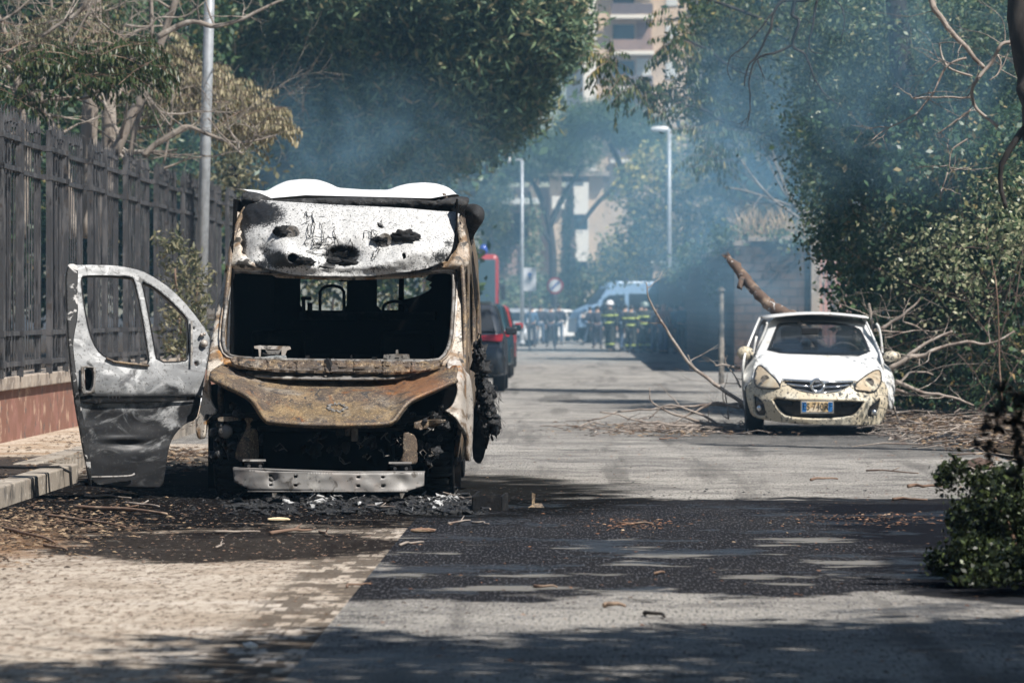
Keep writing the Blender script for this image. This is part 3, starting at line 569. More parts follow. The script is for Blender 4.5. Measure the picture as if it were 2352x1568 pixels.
# dashboard shelf, cowl and scorched bits that stand on it
m = MB(); bx(m, 530, 1040, 826, 842, 31.35, 31.95); m.build('dashboard', M['steel'], van, bevel=.01)
cowl = K1([(215, 1395), (400, 1425), (700, 1430), (1300, 1435), (1740, 1438), (1800, 1425), (1740, 1490), (1500, 1520), (1100, 1512), (700, 1505), (400, 1490), (240, 1455)])
m = sheet(cowl, [K1([(925, 1440), (945, 1440), (965, 1500), (940, 1508)])], lambda x, y: P(x, y, front_d(x, y) - .10 + .04 * noise.noise(Vector((x * .06, y * .2, 1))) + (.03 if int(x / 22) % 3 == 0 else 0)), 4)
m.build('cowl', M['rust'], van, False, solid=.02)
def plate(name, poly, d, mat, th=.02, holes=(), rd=0): return sheet(poly, list(holes), lambda x, y: P(x, y, d), 12, rd=rd).build(name, mat, van, solid=th)
plate('speaker_frame', K1([(398, 1318), (440, 1312), (660, 1320), (668, 1340), (640, 1350), (620, 1400), (600, 1400), (600, 1345), (450, 1340), (445, 1395), (435, 1395), (430, 1340), (400, 1335)]), 31.75, M['pale'], .03)
plate('vent_bracket', K1([(480, 1345), (520, 1352), (570, 1350), (600, 1342), (580, 1375), (500, 1378)]), 31.72, M['steel'], .03)
plate('ash_heap', K1([(340, 1412), (380, 1398), (480, 1396), (560, 1385), (630, 1385), (640, 1412), (560, 1428), (400, 1420)]), 31.5, layers('grey_ash', (.34, .36, .37), [((.16, .17, .17), 40., .45, .6)], bump=1., bscale=60), .04)
plate('instrument_bracket', K1([(1352, 1380), (1440, 1375), (1440, 1345), (1455, 1345), (1458, 1375), (1535, 1378), (1540, 1410), (1580, 1412), (1580, 1438), (1345, 1430)]), 31.6, M['steel'], .04, [K1([(1430, 1402), (1465, 1402), (1465, 1416), (1430, 1416)])])
m = MB(); m.tube([P(603, 812, 31.5), P(668, 830, 31.5), P(668, 842, 31.4)], .01, 5); m.tube([P(655, 828, 31.4), P(760, 830, 31.4), P(769, 826, 31.4)], .02, 6); m.tube([P(752, 829, 31.2), P(762, 852, 31.1)], .03, 6); m.box(P(706, 822, 31.4), (.03, .03, .04)); m.box(P(807, 824, 31.4), (.012, .02, .06)); m.box(P(860, 824, 31.4), (.04, .02, .03)); tag(m.build('dash_debris', M['char'], van), kind='stuff')
# bonnet
cols = [(483, 852, 866, 31.18, 31.02), (492, 846, 872, 31.2, 30.98), (505, 838, 879, 31.28, 30.92), (520, 842, 886, 31.33, 30.87), (545, 850, 897, 31.38, 30.80), (565, 855, 907, 31.38, 30.74), (582, 857, 920, 31.36, 30.68), (594, 858, 938, 31.35, 30.62), (603, 859, 954, 31.33, 30.58), (614, 860, 967, 31.32, 30.54), (660, 864, 972, 31.31, 30.50), (720, 866, 975, 31.3, 30.47), (785, 867, 976, 31.3, 30.46), (850, 866, 975, 31.3, 30.47),
        (895, 863, 972, 31.31, 30.50), (908, 861, 962, 31.32, 30.54), (920, 859, 944, 31.33, 30.6), (932, 857, 928, 31.34, 30.65), (950, 855, 916, 31.36, 30.7), (975, 850, 905, 31.36, 30.76), (1005, 844, 892, 31.34, 30.84), (1030, 838, 881, 31.28, 30.92), (1049, 838, 874, 31.2, 31.0)]
cxs = [c[0] for c in cols]
def bon(u, v):
    x = cxs[0] + (cxs[-1] - cxs[0]) * u; q = [float(np.interp(x, cxs, [c[k] for c in cols])) for k in (1, 2, 3, 4)]
    y = lerp(q[0], q[1], v); d = lerp(q[2], q[3], v ** .75)
    crease = .03 * math.exp(-((y - interp(x, [500, 600, 660, 900, 960, 1040], [862, 895, 905, 905, 895, 862])) / 9) ** 2)
    d -= crease * (1 if 520 < x < 1020 else .3); p = P(x, y, d); p.y += .012 * noise.noise(p * 5) + .004 * noise.noise(p * 22); return p
m = MB(); m.grid(bon, 150, 34); m.build('bonnet', M['rust'], van, True, solid=.03, off=1)
m = MB(); m.tube([bon(t / 60, 1.) + Vector((0, 0, 0)) for t in range(61)], .017, 6); m.build('bonnet_lip', M['rust'], van, True)
for i in range(6):   # ventilation slots under the cowl
    x = K2([(603 + i * 143, 297)])[0][0]; y = K2([(0, 290 + (4 if i else 0) + i * 1.5 + (12 if 1 < i < 5 else 4))])[0][1]
    u0 = (x - cxs[0]) / (cxs[-1] - cxs[0]); m = MB()
    p = bon(u0, .02); q = bon(u0 + .064, .02); m.box((p + q) / 2 + Vector((0, -.06, .0)), (abs(q.x - p.x) * 1.0, .03, .018)); m.build('bonnet_slot', M['void'], van, bevel=.005)
m = sheet(K2([(400, 275), (520, 262), (700, 272), (1000, 283), (1400, 290), (1540, 285), (1600, 300), (1440, 325), (1000, 325), (640, 318), (480, 305)]), [], lambda x, y: P(x, y, 31.22 + .3 * ((x - 785) / 290) ** 4 - (y - 855) * .012), 6); m.build('bonnet_rear_edge', M['steel'], van, True, solid=.015)
# scorched badge ring on the nose
q = bon(.505, .66); m = MB()
for a_ in range(24):
    a0 = a_ / 24 * 6.283; pass
m.tube([bon(.515 + (.034 + .010 * math.sin(t * 1.9)) * math.cos(t / 24 * 6.283), .64 + (.075 + .03 * math.sin(t * 2.7)) * math.sin(t / 24 * 6.283)) + Vector((0, -.004, 0)) for t in range(25)], .011, 6)
m.build('badge_ring', M['steel'], van, True)
# wings around the empty headlamp sockets
fl = K2([(160, 300), (190, 210), (235, 200), (215, 260), (165, 330), (158, 420), (175, 480), (215, 540), (180, 580), (140, 620), (128, 700), (120, 745), (80, 745), (66, 700), (66, 640), (90, 540), (120, 420), (140, 300), (150, 200), (160, 130), (215, 120), (255, 190), (235, 215), (195, 235)])
fl = K2([(205, 110), (165, 128), (150, 200), (135, 320), (115, 420), (92, 540), (66, 640), (66, 700), (80, 745), (120, 745), (126, 700), (135, 630), (165, 590), (215, 545), (180, 500), (160, 430), (160, 330), (185, 255), (235, 212), (258, 190), (250, 150), (235, 118)])
m = sheet(fl, [], lambda x, y: P(x, y, front_d(x, y) - .08 - .05 * g2(x, y, 478, 860, 14, 60)), 5); m.build('wing', M['pillar'], van, True, solid=.03, off=1)
frr = K2([(1830, 215), (1870, 150), (1925, 180), (1960, 260), (2005, 300), (2025, 500), (2022, 700), (2008, 900), (1990, 900), (1985, 750), (1965, 690), (1935, 650), (1905, 600), (1860, 560), (1825, 548), (1870, 520), (1895, 470), (1912, 400), (1905, 335), (1870, 300)])
def frf(x, y): return P(x, y, front_d(x, y) - .08 + max(0, (x - 1060)) * .012 + .02 * noise.noise(Vector((x * .04, y * .04, 0))))
m = sheet(frr, [], frf, 5); w2 = m.build('wing', M['pale'], van, True, solid=.03, off=1); w2['label'] = 'pale ash-coloured wing with a bare headlamp socket'
for poly in (K2([(150, 300), (600, 480), (620, 640), (200, 640), (120, 560)]), K2([(1480, 460), (1930, 300), (1950, 560), (1900, 640), (1480, 640)])):
    sheet(poly, [], lambda x, y: P(x, y, 31.55), 20).build('headlamp_socket', M['void'], van)
# engine bay remains
m = MB(); bx(m, 478, 1058, 900, 1120, 31.75, 31.9); m.build('firewall', M['void'], van)
m = MB(); bx(m, 600, 900, 985, 1110, 31.1, 31.6); m.build('radiator', M['void'], van, bevel=.03)
m = MB(); bx(m, 470, 600, 950, 966, 31.0, 31.2); bx(m, 920, 1045, 955, 972, 31.0, 31.2); bx(m, 590, 930, 978, 990, 31.0, 31.1); m.build('upper_crossmember', M['char'], van, bevel=.015)
def strut(poly, d): return sheet(poly, [], lambda x, y: P(x, y, d - .03 * math.cos((x - poly[0][0]) * .1)), 5).build('crash_strut', M['rust'], van, True, solid=.07)
strut(K2([(418, 680), (480, 665), (492, 800), (495, 900), (360, 900), (375, 800), (400, 740)]), 30.9)
strut(K2([(1530, 690), (1600, 720), (1622, 820), (1630, 920), (1505, 920), (1530, 850), (1525, 780)]), 30.9)
strut(K2([(1610, 612), (1820, 602), (1822, 625), (1720, 665), (1600, 680)]), 30.95)
m = sheet(K2([(400, 590), (480, 600), (440, 640), (465, 655), (410, 690), (430, 640)]), [], lambda x, y: P(x, y, 30.85), 5); m.build('torn_bracket', M['rust'], van, solid=.01)
m = sheet(K2([(215, 590), (300, 585), (370, 595), (365, 612), (230, 625)]), [], lambda x, y: P(x, y, 30.9), 5); m.build('lamp_bracket', M['rust'], van, solid=.03)
q = P(*K2([(275, 690)])[0], 30.95); m = MB(); m.lathe([(.001, -.05), (.045, -.05), (.055, -.03), (.055, .03)], q, 'Y', 16); m.build('horn', M['steel'], van, True)
q = P(*K2([(1185, 685)])[0], 30.6); m = MB(); m.box(q, (.05, .06, .16)); m.box(q + Vector((-.05, 0, .02)), (.04, .03, .12)); m.build('bonnet_latch', M['steel'], van, bevel=.008)
m = MB()
for i in range(70):
    x = rnd.choice([rnd.gauss(520, 30), rnd.gauss(985, 35), rnd.gauss(830, 50), rnd.uniform(500, 1040)]); y = rnd.choice([rnd.gauss(965, 12), rnd.gauss(1030, 20)]); lump(m, P(x, y, rnd.uniform(30.9, 31.3)), (rnd.uniform(.015, .05),) * 3, i, 9, 7, .8, 2.)
tag(m.build('melted_remains', M['shiny'], van, True), kind='stuff')
m = MB()
for i in range(16):
    x = rnd.uniform(620, 1010); y = rnd.uniform(990, 1060); pts = [P(x, y, 30.95)]
    for k in range(7): x += rnd.uniform(-12, 12); y += rnd.uniform(-9, 11); pts.append(P(x, y, 30.95 + rnd.uniform(-.05, .05)))
    m.tube(pts, rnd.uniform(.003, .006), 5)
tag(m.build('loose_wires', M['steel'], van, True), kind='stuff')
# bumper beam
bh = []
for cx0 in (593, 768, 1211, 1385):
    for cy0 in ((1004, 1067) if cx0 < 700 else (1009, 1071) if cx0 < 900 else (1013, 1077)):
        bh.append(K2([(cx0 - 13, cy0 - 4), (cx0 - 9, cy0 - 8), (cx0 + 9, cy0 - 8), (cx0 + 13, cy0 - 4), (cx0 + 13, cy0 + 4), (cx0 + 9, cy0 + 8), (cx0 - 9, cy0 + 8), (cx0 - 13, cy0 + 4)]))
bo = K2([(326, 952), (430, 958), (600, 972), (900, 978), (1200, 985), (1678, 980), (1676, 1072), (1550, 1114), (1100, 1112), (700, 1110), (430, 1100), (425, 1090), (335, 1045)])
def beamf(x, y):
    u = (x - 757) / 222; d = 30.12 + .16 * abs(u) ** 3.5 - .012 * noise.noise(Vector((x * .03, y * .05, 2))); 
    d += .03 * g2(x, y, 627, 1100, 12, 12) + .03 * g2(x, y, 922, 1105, 16, 14); return P(x, y, d)
bb = sheet(bo, bh, beamf, 6, rd=0).build('bumper_beam', M['beam'], van, True, solid=.012, off=1)
m = MB(); m.grid(lambda u, v: beamf(*K2([(lerp(326, 1678, u), lerp(952, 980, min(1, u * 1.8)))])[0]) + Vector((0, .11 * v, .002)), 40, 2); m.grid(lambda u, v: beamf(*K2([(lerp(430, 1560, u), 1112)])[0]) + Vector((0, .11 * v, 0)), 40, 2); m.build('beam_flange', M['beam'], bb, solid=.008)
m = MB(); m.grid(lambda u, v: beamf(lerp(545, 968, u), lerp(1084, 1124, v)) + Vector((0, .12, 0)), 20, 2); m.build('beam_back', M['void'], bb)
m = MB(); q = beamf(624, 1099); 
for r_ in (.065, .05): m.tube([q + Vector((r_ * math.cos(t / 16 * 6.283), .0, r_ * math.sin(t / 16 * 6.283))) for t in range(17)], .006, 5)
m.lathe([(.001, -.012), (.018, -.012), (.02, 0)], q, 'Y', 10); m.build('tow_socket', M['steel'], bb, True)
for poly in (K2([(405, 910), (530, 905), (545, 912), (530, 960), (405, 955)]), K2([(1450, 915), (1580, 925), (1598, 975), (1470, 978), (1470, 935)])):
    m = sheet(poly, [], lambda x, y: P(x, y, 30.35), 8, rd=0); br = m.build('beam_bracket', M['char'], van, solid=.02)
    xs_ = sum(p[0] for p in poly) / len(poly); ys_ = sum(p[1] for p in poly) / len(poly)
    for dx in (-14, 12): m = MB(); disc(m, P(xs_ + dx, ys_ + 2, 30.31), .013, .008, 8); m.build('bolt', M['beam'], br)
    m = sheet([(xs_ - 28, ys_ - 13), (xs_ + 24, ys_ - 13), (xs_ + 24, ys_ - 9), (xs_ - 28, ys_ - 9)], [], lambda x, y: P(x, y, 30.3), 8, rd=0); m.build('bracket_lip', M['beam'], br, solid=.05)
m = MB(); m.add([P(625, 1132, 30.5), P(636, 1132, 30.5), P(627, 1150, 30.5), P(900 + 18, 1132, 30.5), P(930, 1132, 30.5), P(922, 1148, 30.5)], [(0, 1, 2), (3, 4, 5)]); m.build('undertray_tab', M['steel'], van, solid=.01)
# wheels: bare scorched rims with tyre remains
for (wx, wy) in ((-1.10, 31.75), (-2.72, 31.75), (-1.12, 35.0), (-2.70, 35.0)):
    m = MB(); m.lathe([(.20, -.11), (.30, -.115), (.315, -.10), (.30, -.08), (.29, .08), (.315, .1), (.30, .115), (.2, .11)], (wx, wy, .315), 'X', 32); wh = m.build('wheel', M['char'], van, True)
    m = MB(); m.lathe([(.001, -.09), (.2, -.06), (.2, .06), (.001, .09)], (wx, wy, .315), 'X', 24); m.build('rim', M['steel'], wh)
    m = MB()
    for k in range(36): a = k / 36 * 6.283; lump(m, (wx, wy + .32 * math.cos(a), .315 + .305 * math.sin(a)), (.10, .03, .03), k, 8, 6, .6)
    m.build('tyre_remains', M['tyre'], wh, True)
# open kerb-side door seen from outside
do = K3([(103, 112), (300, 112), (430, 118), (560, 145), (640, 185), (760, 268), (870, 385), (990, 548), (988, 620), (965, 760), (940, 900), (925, 1000), (905, 1072), (840, 1092), (780, 1150), (745, 1210), (728, 1290), (712, 1400), (700, 1480), (640, 1500), (400, 1478), (262, 1470), (240, 1380), (205, 1200), (165, 970), (140, 800), (118, 600), (108, 300)])
dh = [K3([(188, 195), (210, 178), (350, 178), (505, 186), (522, 200), (545, 290), (580, 460), (605, 620), (622, 728), (560, 735), (430, 720), (345, 692), (285, 640), (240, 540), (212, 400), (198, 300)]),
      K3([(560, 208), (640, 245), (740, 325), (850, 438), (858, 470), (862, 690), (832, 716), (660, 720), (640, 620), (605, 420), (580, 290)]),
      K3([(890, 712), (905, 706), (920, 715), (924, 728), (915, 740), (898, 738)]), K3([(886, 498), (895, 496), (899, 505), (892, 512), (885, 508)]), K3([(212, 750), (268, 745), (276, 800), (270, 860), (255, 895), (222, 895), (212, 830)])]
def doorf(x, y):
    t = (x - 155) / 325; d = lerp(30.75, 31.25, t); yy = (y - 566.5) / .371
    d += -.05 * math.exp(-((yy - 860) / 140) ** 2) + .05 * max(0, (yy - 1250) / 250) ** 1.5
    if yy < 720: d += .22 * ((720 - yy) / 610) ** 1.3      # glasshouse leans back
    d += .02 * math.exp(-((yy - 940) / 22) ** 2)                       # rubbing-strip channel
    q = Vector((x * .02, y * .03, 5)); d += .015 * noise.noise(q) * (1 if yy > 1000 else .3)
    xx = (x - 114.8) / .371
    d += .025 * g2(xx, yy, 460, 1220, 120, 22) - .02 * g2(xx, yy, 460, 1190, 120, 14)
    p = P(x, y, d); return p
door = sheet(do, dh, doorf, 5).build('open_door', M['door'], van, True, solid=.05, off=1)
m = sheet(K3([(103, 112), (165, 112), (178, 150), (170, 300), (178, 420), (150, 560), (145, 620), (165, 800), (190, 970), (215, 1080), (235, 1180), (250, 1290), (262, 1470), (250, 1470), (200, 1200), (155, 950), (128, 700), (108, 400)]), [], lambda x, y: doorf(x, y) + Vector((0, -.055 + .0, 0)), 5)
m.build('door_edge', M['edge'], door, True, solid=.03)
m = sheet(K3([(158, 918), (500, 922), (880, 912), (905, 912), (905, 950), (600, 966), (168, 970)]), [], lambda x, y: doorf(x, y) + Vector((0, -.032, 0)), 8); m.build('rubbing_strip', M['char'], door, True, solid=.006)
m = sheet(K3([(195, 742), (225, 738), (285, 745), (285, 830), (278, 905), (208, 912), (198, 890)]), [K3([(212, 750), (268, 747), (274, 800), (270, 860), (255, 893), (222, 893), (212, 830)])], lambda x, y: doorf(x, y) + Vector((0, -.035, 0)), 4, rd=0); hd = m.build('door_handle', M['steel'], door, True, solid=.015)
sheet(K3([(205, 745), (275, 742), (280, 900), (210, 900)]), [], lambda x, y: doorf(x, y) + Vector((0, .09, 0)), 10, rd=0).build('handle_recess', M['void'], hd)
m = MB(); m.tube([doorf(x, y) + Vector((0, -.045, 0)) for x, y in K3([(258, 1424), (400, 1421), (490, 1417), (515, 1412), (528, 1402)])], .008, 6); m.build('door_trim', M['beam'], door, True)
m = MB(); m.tube([doorf(x, y) + Vector((0, -.02, 0)) for x, y in K3([(350, 690), (400, 712), (480, 722), (560, 732), (615, 736)])], .010, 6); m.build('window_channel', M['rust'], door, True)
m = sheet(K3([(874, 455), (884, 460), (884, 735), (872, 735)]), [], lambda x, y: doorf(x, y) + Vector((0, -.03, 0)), 8, rd=0); m.build('quarter_bar', M['steel'], door, solid=.01)
for a in ((940, 545, .015), (958, 540, .012), (955, 598, .03)):
    q = doorf(*K3([(a[0], a[1])])[0]); m = MB(); m.lathe([(.001, -.02 - a[2] * .5), (a[2] * .7, -.02 - a[2] * .35), (a[2], 0)], q + Vector((0, -.02, 0)), 'Y', 14); m.build('mirror_mount', M['pale'], door, True)
for h_ in dh[:2]:
    g_ = rounded(h_, 1); m = MB(); m.tube([doorf(x, y) + Vector((0, .012, 0)) for x, y in densify(g_ + g_[:1], 8, False)], .011, 6); m.build('window_gasket', M['char'], door, True)
m = MB(); m.tube([P(482, 905, 31.25), P(470, 912, 31.1), P(452, 908, 31.2)], .012, 6); m.build('check_strap', M['steel'], door, True)
m = MB(); m.box(P(484, 720, 31.4), (.05, .12, .08)); m.box(P(474, 900, 31.4), (.05, .12, .08)); m.build('hinge', M['steel'], door)
# melted trim hanging down the road side
m = MB()
for i in range(46):
    y0 = 780 + 170 * (i / 46) ** .8; x0 = 1098 + rnd.uniform(-3, 6) + max(0, y0 - 850) * .12; x, y = x0, y0; pts = [P(x, y, 32.5 + rnd.uniform(-.1, .1))]; rr = [rnd.uniform(.01, .03)]
    for k in range(rnd.randint(5, 10)): x += rnd.uniform(-3, 4.5); y += rnd.uniform(4, 13); x = min(x, 1150); pts.append(P(x, y, 32.5 + rnd.uniform(-.15, .15))); rr.append(rr[-1] * .93)
    m.tube(pts, rr, 6)
for i in range(60):
    t = rnd.random(); lump(m, P(lerp(1098, 1140, t ** 1.4) + rnd.uniform(-5, 5), lerp(800, 985, t) + rnd.uniform(-12, 12), 32.5 + rnd.uniform(-.1, .1)), (rnd.uniform(.015, .05), .04, rnd.uniform(.03, .08)), i, 9, 8, .9, 2.4)
for i in range(120):
    a = P(rnd.uniform(1100, 1150), rnd.uniform(880, 985), 32.45); m.tube([a, a + Vector((rnd.uniform(-.03, .05), rnd.uniform(-.03, .03), rnd.uniform(-.12, -.02)))], .0015, 3, False)
m.build('melted_trim', M['shiny'], van, True)
m = MB(); m.tube([P(1097, 778, 32.4), P(1099, 765, 32.4), P(1104, 768, 32.4), P(1105, 800, 32.4)], .006, 5); m.build('hanging_wire', M['char'], van)
sheet(K2([(2030, 480), (2085, 480), (2110, 640), (2125, 760), (2085, 915), (2045, 915), (2015, 870), (2020, 700)]), [], lambda x, y: P(x, y, 32.7), 10).build('sill_flap', M['char'], van, solid=.06)
# ------------------------------------------------------------------ white hatchback under the broken branch
M['cpaint'] = layers('scorched_white_paint', (.68, .68, .665), [((.50, .46, .38), 1.6, .55, .70, {'nr': .7}), ((.30, .28, .25), 14., .66, .72)], rough=.4)
M['cbump'] = layers('blistered_cream_bumper', (.52, .45, .33), [((.62, .57, .46), 2., .48, .6), ((.05, .05, .055), 30., .565, .61, {'dis': .6, 'nr': .6, 'zadd': (2, .35, .85, .045)})], rough=.5, bump=.3, bscale=40)
M['lens'] = layers('yellowed_lens', (.40, .32, .22), [((.50, .45, .35), 2.4, .45, .6), ((.20, .11, .07), 1.6, .56, .66)], rough=.35)
M['chrome'] = plain('chrome', (.75, .76, .78), .18, .9, .1); M['cblack'] = plain('black_trim', (.018, .018, .02), .35, 0, .3)
car = empty('hatchback_car', (2.70, 48.8, 0), 'white hatchback with blistered cream bumper and yellowed lamps under a broken branch', 'car')
def cd(x, y):
    d = interp(y, [722, 735, 745, 812, 826, 870, 895, 920, 1000], [50.6, 49.6, 49.3, 47.95, 47.75, 47.05, 46.85, 46.75, 46.9])
    hw = interp(y, [730, 815, 860, 960], [115, 150, 165, 170]); u = min(1.2, abs(x - 1879) / hw); return d + interp(y, [730, 820, 900], [.25, .35, .75]) * u ** 3.2
def CF(off=0): return lambda x, y: P(x, y, cd(x, y) + off)
def cpart(name, poly, mat, off=0, holes=(), th=.015, res=7, par=None, rd=1): return sheet(poly, list(holes), CF(off), res, rd=rd).build(name, mat, par or car, True, solid=th, off=1)
HLl = K4([(398, 872), (415, 845), (445, 850), (500, 905), (545, 945), (572, 985), (568, 1008), (470, 1012), (420, 1005), (392, 985), (386, 940)])
HLr = K4([(1287, 885), (1270, 875), (1235, 885), (1185, 915), (1120, 965), (1100, 1000), (1112, 1022), (1175, 1028), (1225, 1040), (1272, 1010), (1296, 950)])
GR = K4([(585, 942), (700, 950), (970, 958), (1100, 958), (1065, 995), (1020, 1020), (960, 1042), (840, 1050), (740, 1040), (670, 1015), (620, 985)])
INT = K4([(495, 1068), (655, 1085), (850, 1090), (1180, 1093), (1160, 1140), (1120, 1190), (1080, 1212), (900, 1232), (720, 1225), (610, 1212), (555, 1165)])
FOL = K4([(378, 1048), (410, 1070), (455, 1110), (472, 1200), (430, 1205), (395, 1195), (378, 1130)]); FOR = K4([(1290, 1078), (1250, 1105), (1200, 1150), (1190, 1210), (1235, 1215), (1262, 1200), (1285, 1140)])
bon_ = K4([(452, 760), (800, 768), (1245, 786), (1290, 850), (1318, 900), (1325, 980), (1296, 950), (1287, 885), (1270, 875), (1235, 885), (1185, 915), (1120, 965), (1100, 958), (970, 958), (700, 950), (585, 942), (572, 985), (545, 945), (500, 905), (445, 850), (415, 845), (398, 872), (386, 940), (368, 960), (375, 860), (405, 790)])
def cbon(x, y): p = CF(0)(x, y); p.z += .0; p.y -= .03 * g2(x, y, 1879, 845, 110, 30); return p
sheet(bon_, [], cbon, 8).build('bonnet', M['cpaint'], car, True, solid=.015, off=1)
bump_ = K4([(368, 960), (386, 940), (392, 985), (420, 1005), (470, 1012), (568, 1008), (572, 985), (585, 942), (620, 985), (670, 1015), (740, 1040), (840, 1050), (960, 1042), (1020, 1020), (1065, 995), (1100, 958), (1120, 965), (1100, 1000), (1112, 1022), (1175, 1028), (1225, 1040), (1272, 1010), (1296, 950), (1325, 980), (1345, 1030), (1342, 1130), (1322, 1200), (1300, 1245), (1270, 1272), (900, 1272), (600, 1255), (420, 1225), (365, 1200), (340, 1120), (325, 1040), (335, 985)])
bp_ = cpart('front_bumper', bump_, M['cbump'], 0, [INT, FOL, FOR], .03, 5)
cpart('lower_intake', INT, M['cblack'], .08, par=bp_); cpart('fog_recess', FOL, M['cblack'], .05, par=bp_); cpart('fog_recess', FOR, M['cblack'], .05, par=bp_)
for c in ((425, 1150), (1238, 1180)): m = MB(); disc(m, CF(.0)(*K4([c])[0]), .035, .02, 14); m.build('fog_lamp', M['chrome'], bp_, True)
cpart('intake_fin', K4([(505, 1078), (650, 1092), (665, 1110), (655, 1140), (560, 1130), (525, 1100)]), M['tyre'], .05, par=bp_); cpart('intake_fin', K4([(1170, 1098), (1020, 1100), (1000, 1118), (1010, 1148), (1110, 1138), (1150, 1115)]), M['tyre'], .05, par=bp_)
cpart('headlight', HLl, M['lens'], -.02); cpart('headlight', HLr, M['lens'], -.02)
for hl_ in (HLl, HLr):
    g_ = rounded(hl_, 1); MB().tube([CF(-.025)(*q) for q in g_ + g_[:1]], .008, 5).build('headlight_rim', M['cblack'], car, True)
    c_ = (sum(q[0] for q in hl_) / len(hl_), sum(q[1] for q in hl_) / len(hl_)); m = MB(); disc(m, CF(-.03)(c_[0], c_[1] + 2), .055, .008, 18); m.build('headlight_bulb_ring', M['steel'], car)
MB().tube([CF(-.006)(*q) for q in K4([(398, 872), (445, 848), (500, 903), (572, 984), (588, 943), (700, 949), (970, 957), (1100, 957), (1120, 963), (1185, 913), (1235, 884), (1287, 883)])], .006, 5).build('bonnet_shut_line', M['cblack'], car, True)
gr = cpart('grille', GR, M['cblack'], .03)
m = MB()
def bar(pts, r, off=-.02): m.tube([CF(off)(*q) for q in K4(pts)], r, 6)
bar([(598, 950), (700, 955), (900, 966), (1090, 962)], .017); m.build('chrome_bar', M['chrome'], gr, True)
m = MB(); bar([(622, 978), (700, 990), (800, 1000)], .012); bar([(880, 1003), (980, 998), (1060, 985)], .012); bar([(680, 1015), (840, 1046), (1010, 1022)], .006, .0); m.build('chrome_bar', M['chrome'], gr, True)
q = CF(-.06)(*K4([(838, 990)])[0]); m = MB(); m.tube([q + Vector((.072 * math.cos(t / 24 * 6.283), 0, .072 * math.sin(t / 24 * 6.283))) for t in range(25)], .013, 6)
m.add([q + Vector(v) for v in ((-.115, 0, -.012), (-.02, 0, -.018), (.02, 0, -.004), (.06, 0, .006), (.115, 0, .014), (.02, 0, .018), (-.02, 0, .006), (-.06, 0, -.004))], [(0, 1, 2, 6, 7), (6, 2, 3, 4, 5)]); m.build('emblem', M['chrome'], gr, True, solid=.012)
for poly in (K4([(405, 785), (378, 860), (368, 960), (335, 985), (326, 1040), (320, 1030), (300, 1000), (300, 930), (325, 860), (360, 820), (385, 785)]), K4([(1288, 780), (1292, 850), (1318, 900), (1325, 980), (1345, 1030), (1345, 1110), (1362, 1180), (1385, 1120), (1392, 1040), (1390, 960), (1368, 890), (1345, 855), (1310, 830)])):
    sheet(poly, [], lambda x, y: P(x, y, cd(x, y) + .02 + abs(x - 1879) * .0022), 6).build('front_wing', M['cpaint'], car, True, solid=.02, off=1)
# number plate
M['plate'] = layers('scorched_plate', (.52, .38, .20), [((.66, .56, .42), 12., .45, .6), ((.25, .16, .09), 20., .55, .65)], rough=.5)
pl0, pl1 = K4([(728, 1104), (945, 1178)]); pc = P((pl0[0] + pl1[0]) / 2, (pl0[1] + pl1[1]) / 2, 46.62); pw = (pl1[0] - pl0[0]) * 46.6 / F; ph = (pl1[1] - pl0[1]) * 46.6 / F
m = MB(); m.box(pc, (pw, .012, ph)); npl = m.build('number_plate', M['plate'], car, bevel=.004)
M['plb'] = plain('plate_blue', (.03, .16, .42), .4)
for sx in (-1, 1): m = MB(); m.box(pc + Vector((sx * (pw / 2 - .024), -.008, 0)), (.048, .004, ph * .94)); m.build('plate_band', M['plb'], npl)
m = MB(); m.box(pc + Vector((0, .004, 0)), (pw + .03, .012, ph + .03)); m.build('plate_frame', M['chrome'], npl)
cu = bpy.data.curves.new('plate_text', 'FONT'); cu.body = 'ES 740RF'; cu.size = ph * .98; cu.align_x = 'CENTER'; cu.align_y = 'CENTER'; cu.extrude = .001
to = bpy.data.objects.new('plate_text', cu); sc.collection.objects.link(to); to.parent = npl; to.location = pc - org(npl) + Vector((0, -.009, 0)); to.rotation_euler = (R(90), 0, 0); to.scale = (.78, 1, 1)
bpy.context.view_layer.update(); tm = bpy.data.meshes.new_from_object(to.evaluated_get(bpy.context.evaluated_depsgraph_get())); loc_, rot_, scl_ = to.location.copy(), to.rotation_euler.copy(), to.scale.copy(); bpy.data.objects.remove(to)
to = bpy.data.objects.new('plate_text', tm); sc.collection.objects.link(to); to.parent = npl; to.location = loc_; to.rotation_euler = rot_; to.scale = scl_; tm.materials.clear(); tm.materials.append(M['tyre'])
# cabin
WS = K4([(538, 545), (560, 535), (800, 528), (1000, 535), (1148, 568), (1190, 640), (1246, 786), (850, 778), (450, 756), (480, 690), (510, 610)])
def inr(poly, k, c): return [(lerp(c[0], x, k), lerp(c[1], y, k)) for x, y in poly]
wsc = K4([(850, 660)])[0]; WSi = inr(WS, .93, wsc)
cab = K4([(500, 530), (540, 500), (700, 488), (835, 485), (1010, 498), (1165, 528), (1205, 560), (1240, 640), (1290, 780), (1300, 860), (1246, 800), (850, 782), (450, 770), (400, 800), (385, 800), (420, 720), (470, 600)])
cpart('windscreen_frame', cab, M['cpaint'], 0, [WSi], .03, 6)
cpart('windscreen_seal', inr(WS, .955, wsc), M['cblack'], -.012, [inr(WS, .915, wsc)], .008, 6)
mg, nt, bs = _nt('sooty_windscreen'); bs.inputs['Base Color'].default_value = (.02, .03, .04, 1); bs.inputs['Roughness'].default_value = .12; bs.inputs['Alpha'].default_value = .35; M['ws'] = mg
cpart('windscreen', WSi, M['ws'], .01, (), .004, 12)
cpart('dashboard', K4([(455, 745), (850, 765), (1235, 775), (1180, 735), (850, 715), (520, 712)]), M['cblack'], .35)
